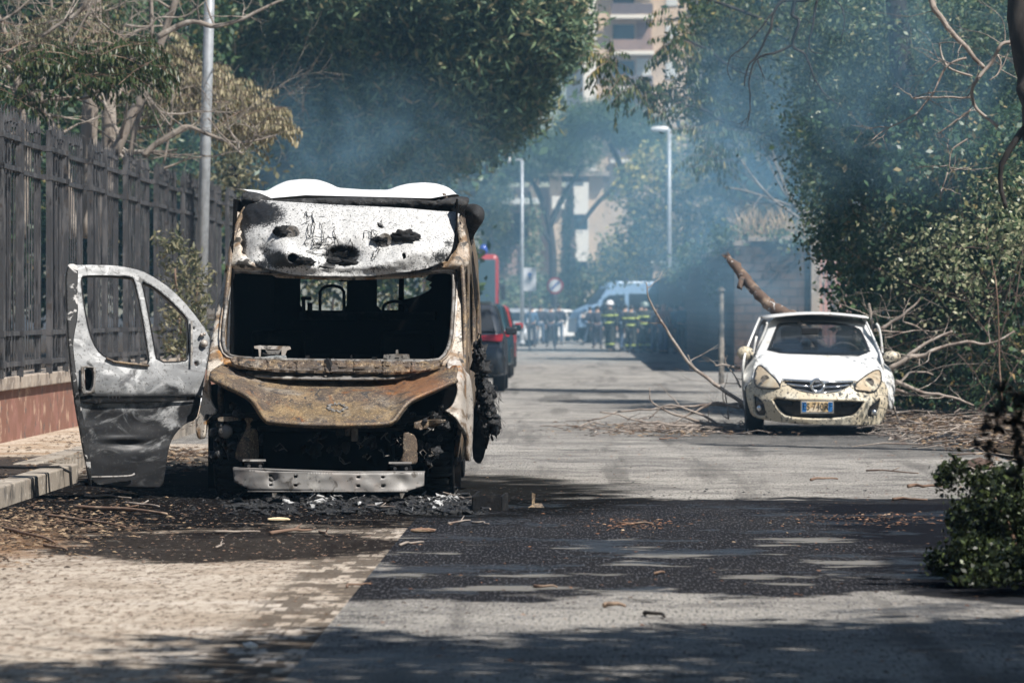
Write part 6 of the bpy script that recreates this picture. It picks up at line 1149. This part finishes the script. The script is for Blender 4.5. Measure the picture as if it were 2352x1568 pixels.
# near bush bottom right and the dark spray over it
tree('verge_bush', 'dark dense bush hugging the lower right corner of the road edge', 'bush', gb(2290, 21.5, 0), [([(2330, 1400), (2320, 1250), (2290, 1150)], 21.5, .02, .008)], cloud([(2300, 1200, 21.6, 110, 120, .28), (2250, 1320, 21.0, 100, 85, .26), (2345, 1130, 22, 80, 60, .2), (2330, 1370, 20.4, 130, 110, .3), (2170, 1290, 21.2, 45, 28, .12, .6)] + [(rnd.uniform(2140, 2340), rnd.uniform(1080, 1380), rnd.uniform(20.8, 22), rnd.uniform(14, 34), rnd.uniform(12, 34), .08, .8) for _ in range(14)], 2600, .030, 9), .034, 'lblack', 'twigd', None, .6, cname='foliage')
o = empty('dark_spray', gb(2400, 15), 'black out-of-focus spray of hanging leaves above the corner bush', 'plant'); m = MB(); C = []
for pp in ([(2460, 1300), (2400, 980), (2340, 905), (2290, 880)], [(2345, 905), (2330, 960), (2345, 1010)], [(2300, 925), (2270, 950), (2250, 1000)], [(2300, 930), (2285, 1000), (2270, 1050)], [(2340, 980), (2335, 1050), (2330, 1100)], [(2400, 900), (2310, 905)], [(2400, 980), (2340, 970)]):
    q = limb(m, pp, 14.5, .004, .002, 5, wob=.004)
    C += [tuple(p + Vector((rnd.gauss(0, .012), rnd.gauss(0, .02), rnd.gauss(-.01, .015)))) for p in q for _ in range(3) if p.x * F / p.y + CX > 2230 and (p.z - H) > -.62]
m.build('stems', M['darkbark'], o); C = np.array(C); leafmesh('leaves', C, .052, leafmat('black_leaf', [(0, (.008, .008, .007)), (1, (.016, .018, .012))], .6, .02), o, .42, .9)
# wooded park closing the view
for lab, bl, dens in (('tall dark wood closing the view behind the conifer and the fence', [(0, 200, 135, 300, 420, 4.), (420, 150, 132, 300, 480, 4.), (820, 120, 138, 300, 480, 4.), (1140, 60, 150, 160, 330, 3.)], 9), ('tall wood behind the locust tree and the ivy-clad trees', [(1800, 150, 150, 190, 520, 4.), (2100, 180, 120, 260, 620, 4.), (2360, 200, 100, 200, 620, 3.)], 9)):
    t = tree('woodland', lab, 'trees', gb(bl[0][0], bl[0][2]), [], cloud(bl, dens, .5, 16), .42, 'ldark', 'darkbark', None, .6, cname='foliage'); t['kind'] = 'stuff'
# trees out of shot whose shade falls on the near road
def shade(label, x, y, blobs, size=.21):
    o = empty('unseen_tree', (x, y, 0), label, 'tree', 'street trees beside the viewer'); m = MB(); m.tube([(x, y, 0), (x + .1, y, 3), (x - .2, y + .1, 6), (x - .5, y, 8)], [.22, .18, .14, .08], 10)
    for b in blobs: branch(m, (x - .2, y, 4.5), Vector(b[:3]) - Vector((x, y, 4.5)), (Vector(b[:3]) - Vector((x, y, 4.5))).length, .07, 0, 2, .12, 3, 0)
    m.build('trunk', M['bark'], o, True); out = []
    for bx_, by, bz, r_, w_ in blobs:
        nc = int(150 * w_ * r_ * r_); q = rng.normal(size=(nc, 3)); q /= np.linalg.norm(q, axis=1)[:, None]; q = q * rng.uniform(.2, 1, nc)[:, None] ** .5 * np.array([r_, r_, r_ * .55]) + np.array([bx_, by, bz]); k = np.repeat(q, 12, 0); out.append(k + rng.normal(size=k.shape) * .16)
    leafmesh('crown', np.concatenate(out), size, M['lacac'], o, .5)
def over(gx, gy, z): k = z / SUN.z; return (gx + SUN.x * k, gy + SUN.y * k, z)
bl = []
for gx, gy, r_, w_ in ((1.0, 17.2, 1.3, 1.), (3.0, 17.4, 1.3, 1.), (5., 17.6, 1.5, 1.), (-.6, 16.4, 1.0, .55), (-1.9, 15.6, .9, .35), (-3.3, 16.2, .8, .3), (-1.2, 17.4, .7, .5), (2., 15.4, 1.4, .8), (3.8, 15.2, 1.3, .8), (.4, 14.8, 1.2, .6), (2.2, 18.3, .7, .6), (5.4, 19.6, 1.3, .8), (2.7, 20.6, .55, 1.), (3.4, 20.3, .7, 1.), (2.4, 14.6, .9, 1.)):
    bl.append((*over(gx, gy, 6.8), r_, w_))
for bx_ in (3.5, 6.5, 9.5, 12.5):  # unseen crowns added overhead to keep sky light off the near road
    for by in (-6, -2, 2, 6, 9.6): bl.append((bx_ + rnd.uniform(-.5, .5), by, 6.6 + rnd.random(), 2.3, .45))
for bx_ in (-6, -3, 0):  # more unseen crowns to the left, added only to block sky light
    for by in (-6, -2, 2, 6): bl.append((bx_ + rnd.uniform(-.5, .5), by, 6.6 + rnd.random(), 2.2, .4))
shade('leafy street tree beside the viewer shading the near road, with crowns added to block sky', 8.2, 11.5, bl)

# unseen trees added on both sides and behind to block sky light
def street(label, x, y, h, r_):
    o = empty('unseen_tree', (x, y, 0), label, 'tree', 'street trees beside the viewer'); m = MB(); m.tube([(x, y, 0), (x + .1, y, h * .3), (x - .1, y + .1, h * .7)], [.25, .2, .12], 10); m.build('trunk', M['bark'], o, True)
    nc = int(60 * r_ * r_); q = rng.normal(size=(nc, 3)); q /= np.linalg.norm(q, axis=1)[:, None]; q = q * rng.uniform(.3, 1, nc)[:, None] ** .5 * np.array([r_, r_, h * .42]) + np.array([x, y, h * .6]); k = np.repeat(q, 12, 0)
    leafmesh('crown', k + rng.normal(size=k.shape) * .22, .26, M['lacac'], o, .6)
for x, y, h, r_, lab in ((-9, -4, 10, 3.6, 'tall unseen tree added left of the viewer near the pavement to block sky'), (-9.5, 6, 10, 3.4, 'unseen tree added left of the viewer level with the near road to block sky'), (-10.5, 17, 10, 3.2, 'unseen tree added behind the wall just before the fence begins to block sky'), (-10.5, 29, 9, 3., 'unseen tree added on the garden side level with the burnt van to block sky'), (12.5, 17, 9, 3.2, 'unseen tree added right of the near road beyond the corner bush to block sky'), (12.5, 28, 9, 3.2, 'unseen tree added on the right verge level with the burnt van to block sky'), (14.5, 38, 9, 3., 'unseen tree added on the right verge before the white car to block sky'), (-3, -14, 12, 5., 'tall unseen tree added behind the viewer on the left to block sky'), (6, -15, 12, 5., 'tall unseen tree added behind the viewer on the right to block sky')):
    street(lab, x, y, h, r_)
# ------------------------------------------------------------------ litter on the ground
def stick(x0, y0, x1, y1, r, mat, label, kinks=4, group='sticks lying on the road'):
    a = G(x0, y0, r); b = G(x1, y1, r); pts = [a]
    for i in range(1, kinks): pts.append(lerp(a, b, i / kinks) + Vector((rnd.uniform(-.02, .02), rnd.uniform(-.05, .05), rnd.uniform(0, .01))))
    pts.append(b); m = MB(); q = bezpts(pts, 3); m.tube(q, [r * lerp(1, .5, i / len(q)) for i in range(len(q))], 6)
    if (b - a).length > .4: c = q[len(q) // 2]; m.tube([c, c + (b - a) * .16 + Vector((0, .08, .03))], [r * .6, r * .3], 5)
    o = m.build('stick', mat, None, True); tag(o, label, 'stick', group); return o
def K5(x, y): return (x * .39058, 995.3 + y * .39058)   # lower-left view
def K6(x, y): return (842.2 + x * .39058, 995.3 + y * .39058)
for (x0, y0, x1, y1, r, mt, lab) in ((440, 430, 980, 472, .018, 'twigd', 'long thick dark stick on the sooty ground below the open van door'), (270, 480, 735, 548, .013, 'twigd', 'long thin stick left of the soot patch near the kerb'), (740, 408, 935, 428, .014, 'twig', 'short pale stick just below the van door bottom'), (500, 365, 770, 378, .010, 'twig', 'thin curved pale stick under the van door'), (20, 555, 320, 638, .014, 'twigd', 'dark stick on brown leaf litter near the kerb'), (260, 655, 395, 682, .010, 'twigd', 'small dark stick below the leaf litter'),
        (1260, 577, 1530, 575, .009, 'twig', 'thin straight pale twig on soot in front of the van'), (1590, 585, 1830, 565, .015, 'twigd', 'orange-brown stripped stick in front of the bumper beam'), (1880, 575, 1960, 605, .009, 'twigd', 'small forked dark twig near the paver strip'), (1270, 668, 1320, 645, .007, 'twig', 'tiny bent pale twig on the soot'), (2040, 900, 2170, 880, .007, 'twigd', 'short stick lying across the paver strip')):
    stick(*K5(x0, y0), *K5(x1, y1), r, M[mt], lab)
for (x0, y0, x1, y1, r, mt, lab) in ((400, 335, 725, 445, .016, 'twig', 'curved pale branch leaning out from under the van wheel'), (0, 425, 185, 442, .010, 'twig', 'thin pale stick under the bumper beam end'), (480, 528, 610, 508, .008, 'twig', 'small pale twig right of the paver strip'), (620, 522, 720, 530, .008, 'twig', 'small straight twig near the wet asphalt edge'), (195, 655, 335, 635, .009, 'twig', 'bright pale twig alone on dark asphalt'), (985, 893, 1120, 902, .009, 'twigd', 'brown twig on the sunlit asphalt band'), (1400, 1008, 1520, 1012, .014, 'twigd', 'dark stick at the edge of the tree shade'), (1635, 1055, 1750, 1075, .012, 'darkbark', 'thick black stick in the tree shade'), (1690, 822, 1750, 815, .009, 'twigd', 'short chunky orange bark piece on wet asphalt'), (1720, 30, 1830, 28, .01, 'twigd', 'thin twig on grey asphalt far in front of the white car')):
    stick(*K6(x0, y0), *K6(x1, y1), r, M[mt], lab)
for (x0, y0, x1, y1, r, lab) in ((1862, 1101, 1925, 1099, .012, 'orange twig on pale asphalt in front of the white car'), (2085, 1116, 2165, 1117, .016, 'brown stick near the road edge beyond the corner bush'), (2050, 1146, 2130, 1147, .012, 'thin reddish stick just left of the corner bush'), (1990, 1080, 2110, 1086, .008, 'long thin dark twig on pale asphalt near the thicket'), (1420, 1200, 1500, 1204, .01, 'dark twig at the edge of the brown leaf heap')):
    stick(x0, y0, x1, y1, r, M['twigd'], lab)
def woodchunk(x, y, L, r, mat, label, rz=0):
    c = G(x, y, r); m = MB(); n = 9; vs = []
    for i in range(5):
        for j in range(n): a = j / n * 6.283; k = 1 + .35 * noise.noise(Vector((i, j * .8, x))); vs.append(c + Matrix.Rotation(rz, 3, 'Z') @ Vector((lerp(-L / 2, L / 2, i / 4) + rnd.uniform(-.01, .01), math.cos(a) * r * 1.2 * k, math.sin(a) * r * k * (.55 if i in (0, 4) else 1))))
    fs = [(i * n + j, i * n + (j + 1) % n, (i + 1) * n + (j + 1) % n, (i + 1) * n + j) for i in range(4) for j in range(n)] + [tuple(range(n))[::-1], tuple(range(4 * n, 5 * n))]
    m.add(vs, fs); tag(m.build('wood_piece', mat, None), label, 'wood piece')
woodchunk(640, 1192, .14, .014, plain('fresh_wood', (.75, .60, .38), .7), 'bright splintered wood chip in front of the bumper beam'); woodchunk(972, 1217, .15, .015, layers('barky_wood', (.20, .12, .08), [((.60, .45, .30), 14., .52, .6, {'st': (.3, 1, 1)})]), 'short brown wood piece with pale split face beside the paver strip', -.15)
# catalyst honeycomb and burnt lumps below the van
M['ashg'] = layers('aluminium_ash', (.42, .42, .42), [((.04, .04, .04), 14., .44, .6), ((.7, .7, .7), 20., .6, .68)], rough=.6, bump=.8, bscale=40)
hc = K2([(850, 1195), (960, 1163), (1000, 1200), (1030, 1240), (1000, 1270), (900, 1285), (815, 1275), (820, 1245)])
hl = []
for j in range(12):
    for i in range(22):
        cx0, cy0 = K2([(822 + i * 10 + (5 if j % 2 else 0), 1172 + j * 9.2)])[0]
        if inside((cx0, cy0), [(lerp(732, x, .9), lerp(1166, y, .86)) for x, y in hc]): hl.append([(cx0 + 1.15 * math.cos(a * 1.0472), cy0 + 1.05 * math.sin(a * 1.0472)) for a in range(6)])
hz = lambda x, y: P(x, y, 29.9 + (1180 - y) * .006)
t = sheet(hc, hl, hz, 8, rd=0).build('honeycomb_grille', M['ashg'], None, solid=.012); tag(t, 'scrap of grey honeycomb mesh lying under the bumper beam', 'grille piece')
m = MB()
for i in range(420):
    t = rnd.random(); x = rnd.gauss(745, 130) if t < .5 else rnd.gauss(1010, 50) if t < .9 else rnd.uniform(500, 1120); y = rnd.gauss(1160, 13) if t < .5 else rnd.gauss(1168, 10); y = max(1140, min(1182, y)); q = G(x, y); s = rnd.uniform(.008, .035); lump(m, q + Vector((0, 0, s * .4)), (s * 1.6, s, s * .7), i, 7, 6, .9, 2.)
tag(m.build('burnt_debris', M['shiny'], None), 'scatter of small black burnt bits under the van front', 'debris', kind='stuff')
m = MB()
for i in range(75):
    t = rnd.random(); x = rnd.gauss(700, 60) if t < .45 else rnd.gauss(1010, 36) if t < .9 else rnd.uniform(640, 900); y = rnd.gauss(1150, 9) if t < .45 else rnd.gauss(1160, 11); q = G(x, max(1138, min(1178, y))); s = rnd.uniform(.012, .04)
    a = rnd.uniform(0, 6.3); v = [q + Vector((math.cos(a + k * 1.57 + rnd.uniform(-.4, .4)) * s * rnd.uniform(.6, 1.4), math.sin(a + k * 1.57) * s * rnd.uniform(.5, 1.4), rnd.uniform(.0, .055))) for k in range(4)]; m.add(v, [(0, 1, 2), (0, 2, 3)])
tag(m.build('ash_flakes', M['ashg'], None, solid=.003), 'crumpled silvery ash flakes below the bumper beam', 'ash', kind='stuff')
bxp = G(1125, 1172); m = MB(); 
for k, (a, b) in enumerate((((-.12, 0), (.08, -.02)), ((.08, -.02), (.12, .1)), ((-.12, 0), (-.08, .12)))): p = bxp + Vector((a[0], a[1], 0)); q = bxp + Vector((b[0], b[1], 0)); m.add([p, q, q + Vector((0, 0, .115 + .01 * k)), p + Vector((0, 0, .10))], [(0, 1, 2, 3)])
tag(m.build('charred_box', M['char'], None, solid=.02), 'open charred plastic box on the ground beside the van wheel', 'box')
q = G(1212, 1166); m = MB(); m.add([q, q + Vector((.12, 0, 0)), q + Vector((.10, .02, .03)), q + Vector((.05, .02, .03)), q + Vector((.055, .02, .10)), q + Vector((.03, .02, .11)), q + Vector((.03, .01, .02))], [(0, 1, 2, 3, 6), (3, 4, 5, 6)]); tag(m.build('bent_bracket', M['rust'], None, solid=.012), 'small bent metal bracket standing on the asphalt right of the van', 'bracket')
q = G(576, 1488); m = MB(); lump(m, q + Vector((0, 0, .012)), (.028, .02, .014), 4, 9, 7, .7); tag(m.build('crumpled_wrapper', M['white'], None), 'tiny crumpled white wrapper on the pale cobbles', 'litter')
# scattered grit, chips, leaves
def scatter(name, label, n, fn, size, mat, cat='litter', flat_=.35, tall=0):
    v = []; f = []
    for i in range(n):
        p = fn(); s = size * rnd.uniform(.4, 1.6); a = rnd.uniform(0, 6.3); e = rnd.uniform(.25, 1); k = len(v); h = s * flat_
        dx = Vector((math.cos(a), math.sin(a), 0)) * s; dy = Vector((-math.sin(a), math.cos(a), 0)) * s * e
        v += [tuple(p + dx), tuple(p + dy + Vector((0, 0, h * rnd.random()))), tuple(p - dx), tuple(p - dy + Vector((0, 0, h * rnd.random()))), tuple(p + Vector((0, 0, h)))]; f += [(k, k + 1, k + 4), (k + 1, k + 2, k + 4), (k + 2, k + 3, k + 4), (k + 3, k, k + 4)]
    mb = MB(); mb.v = v; mb.f = f; tag(mb.build(name, mat), label, cat, kind='stuff')
M['chip'] = leafmat('bark_chip', [(0, (.03, .022, .018)), (.6, (.09, .05, .032)), (.9, (.24, .12, .07)), (1, (.42, .32, .22))], .8, .0)
M['dleaf'] = leafmat('dead_leaf', [(0, (.03, .022, .016)), (.7, (.12, .075, .048)), (1, (.34, .25, .16))], .8, .1)
def road_pt(): d = 15 + 40 * rnd.random() ** 1.3; return Vector((rnd.uniform(-1.1, 4.1), d, .002))
scatter('bark_chips', 'brown bark chips and twigs scattered over the asphalt', 1500, road_pt, .012, M['chip'])
def heap(x, y, sx, sy): 
    c = G(x, y); return lambda: c + Vector((rnd.gauss(0, sx), rnd.gauss(0, sy), rnd.uniform(0, .02)))
scatter('bark_chips', 'small heap of orange-brown leaf scraps on the wet asphalt', 200, heap(1450, 1207, .16, .45), .016, M['chip']); scatter('bark_chips', 'dark brown litter heap left of the corner bush', 260, heap(2020, 1195, .3, .45), .016, M['chip'])
scatter('leaf_litter', 'brown leaf litter lying along the kerb bottom', 2600, lambda: Vector((-4.1 + abs(rnd.gauss(0, .55)), 26 + rnd.gauss(0, 2.0), .003)), .022, M['dleaf']); scatter('leaf_litter', 'brown leaves drifted behind the open van door', 900, lambda: Vector((-4.3 + abs(rnd.gauss(0, .4)), rnd.uniform(35, 41), .01 + rnd.random() * .06)), .04, M['dleaf'])
scatter('leaf_litter', 'dead leaves spread over the pavement', 900, lambda: Vector((rnd.uniform(-5.4, -4.3), rnd.uniform(28, 50), .15)), .02, M['dleaf'])
scatter('grit', 'dark grit sprinkled on the pale cobbles', 1500, lambda: Vector((rnd.uniform(-4, -1.3), rnd.uniform(15, 30), .003)), .011, M['twigd']); scatter('grit', 'black soot crumbs round the van', 2600, lambda: Vector((-1.9 + rnd.gauss(0, 1.5), 29.6 + rnd.gauss(0, 1.6), .003)), .014, M['char'])
scatter('brush_litter', 'broken twigs and leaves piled on the verge beside the white car', 4200, lambda: Vector((3.6 + abs(rnd.gauss(0, 1.6)), 47 + rnd.gauss(0, 4.5), .02 + rnd.random() * .12)), .035, M['dleaf']); scatter('brush_litter', 'leaf scraps under the branch pile left of the white car', 900, lambda: Vector((1.0 + rnd.gauss(0, .55), 49 + rnd.gauss(0, 1.4), .005 + rnd.random() * .04)), .03, M['dleaf'])
m = MB()
for i in range(520):
    x = 3.3 + abs(rnd.gauss(0, 1.5)) if i % 4 else 1.2 + rnd.gauss(0, .5); y = 47 + rnd.gauss(0, 4.) if i % 4 else 49 + rnd.gauss(0, 1.2); a = Vector((x, y, rnd.uniform(.01, .16 if i % 4 else .05))); an = rnd.uniform(0, 6.3); L = rnd.uniform(.15, .7); b = a + Vector((math.cos(an) * L, math.sin(an) * L, rnd.uniform(-.03, .06))); b.z = max(.01, b.z); m.tube([a, (a + b) / 2 + Vector((0, 0, rnd.uniform(0, .04))), b], [.009, .007, .003], 4, False)
tag(m.build('loose_twigs', M['twig'], None), 'loose broken twigs strewn round the white car', 'twigs', kind='stuff')
# rubble on the verge by the corner
for i, (x, y, s, lab) in enumerate(((2250, 1068, .10, 'dark rock at the road edge above the corner bush'), (2208, 1083, .035, 'small black stone left of the dark rock'))): m = MB(); lump(m, G(x, y, s * .4), (s * 1.5, s, s * .6), i + 5, 12, 9, .4); tag(m.build('rock', M['cope'] if 0 else M['dwall'], None, True), lab, 'rock')
# strap box on the kerb corner
m = MB(); m.tube([(-4.9, 33.05, .165), (-4.5, 33.0, .16), (-4.22, 33.0, .165), (-4.13, 33.02, .12), (-4.12, 33.02, .0)], .012, 6); tag(m.build('cable', M['char'], None), 'black cable lying over the kerb behind the open van door', 'cable')
# ------------------------------------------------------------------ air
def volume(name, mat_name, col, dens, label, x0, x1, y0, y1, z0, z1, an=.2):
    m = bpy.data.materials.new(mat_name); m.use_nodes = True; nt = m.node_tree; nt.nodes.remove(nt.nodes['Principled BSDF']); v = nd(nt, 'VolumePrincipled'); v.inputs['Color'].default_value = (*col, 1); v.inputs['Density'].default_value = dens; v.inputs['Anisotropy'].default_value = an
    nt.links.new(v.outputs[0], nt.nodes['Material Output'].inputs['Volume']); b = MB(); b.box(((x0 + x1) / 2, (y0 + y1) / 2, (z0 + z1) / 2), (x1 - x0, y1 - y0, z1 - z0)); o = b.build(name, m); return tag(o, label, name, kind='stuff'), m, v
volume('haze', 'haze_air', (.36, .68, 1.), .0007, 'thin bluish haze in the air over the road', -120, 120, -30, 420, -1.2, 60)
def smoke(label, c, r, dens, seed, scale=.5, col=(.40, .73, 1.)):
    o = empty_s = None
    m = bpy.data.materials.new('smoke'); m.use_nodes = True; nt = m.node_tree; nt.nodes.remove(nt.nodes['Principled BSDF']); L = nt.links.new
    v = nd(nt, 'VolumePrincipled'); v.inputs['Color'].default_value = (*col, 1); v.inputs['Anisotropy'].default_value = -.45
    tc = nd(nt, 'TexCoord').outputs['Object']; mp = nd(nt, 'Mapping'); L(tc, mp.inputs[0]); mp.inputs[3].default_value = tuple(1 / q for q in r); g = nd(nt, 'VectorMath', operation='LENGTH'); L(mp.outputs[0], g.inputs[0])
    fall = sstep(nt, g.outputs['Value'], 1., .1)
    mp2 = nd(nt, 'Mapping'); L(tc, mp2.inputs[0]); mp2.inputs[1].default_value = (seed, seed * 2.3, 0); n = nd(nt, 'TexNoise', Scale=scale, Detail=4., Distortion=2.2, Roughness=.55); L(mp2.outputs[0], n.inputs[0])
    f = mth(nt, 'MULTIPLY', fall, sstep(nt, n.outputs[0], .40, .66)); L(mth(nt, 'MULTIPLY', f, dens), v.inputs['Density']); L(v.outputs[0], nt.nodes['Material Output'].inputs['Volume'])
    b = MB(); k = 14; b.grid(lambda u, w_: Vector((math.sin(math.pi * w_) * math.cos(2 * math.pi * u) * r[0], math.sin(math.pi * w_) * math.sin(2 * math.pi * u) * r[1], math.cos(math.pi * w_) * r[2])), 20, 12)
    me = bpy.data.meshes.new('smoke'); me.from_pydata(b.v, [], b.f); me.update(); bm = bmesh.new(); bm.from_mesh(me); bmesh.ops.remove_doubles(bm, verts=bm.verts, dist=1e-4); bmesh.ops.recalc_face_normals(bm, faces=bm.faces); bm.to_mesh(me); bm.free()
    ob = link('smoke', me, m, None); ob.location = c; tag(ob, label, 'smoke', kind='stuff'); return ob
smoke('blue smoke drifting behind the burnt van roof', P(760, 370, 74), (4.6, 7, 2.2), .055, 3, .55)
smoke('blue smoke veil rising behind the white car', P(1700, 430, 66), (3.0, 7, 3.8), .13, 8, .6)
smoke('low smoke lying before the stone wall', P(1700, 640, 78), (2.6, 8, 1.6), .05, 15, .6)
smoke('smoke streak passing before the upper right trees', P(2060, 170, 49), (2.8, 3.0, 2.4), .15, 21, .7)
smoke('thin blue smoke hanging over the far road and the trees', P(1450, 560, 125), (13, 48, 8), .015, 31, .12)
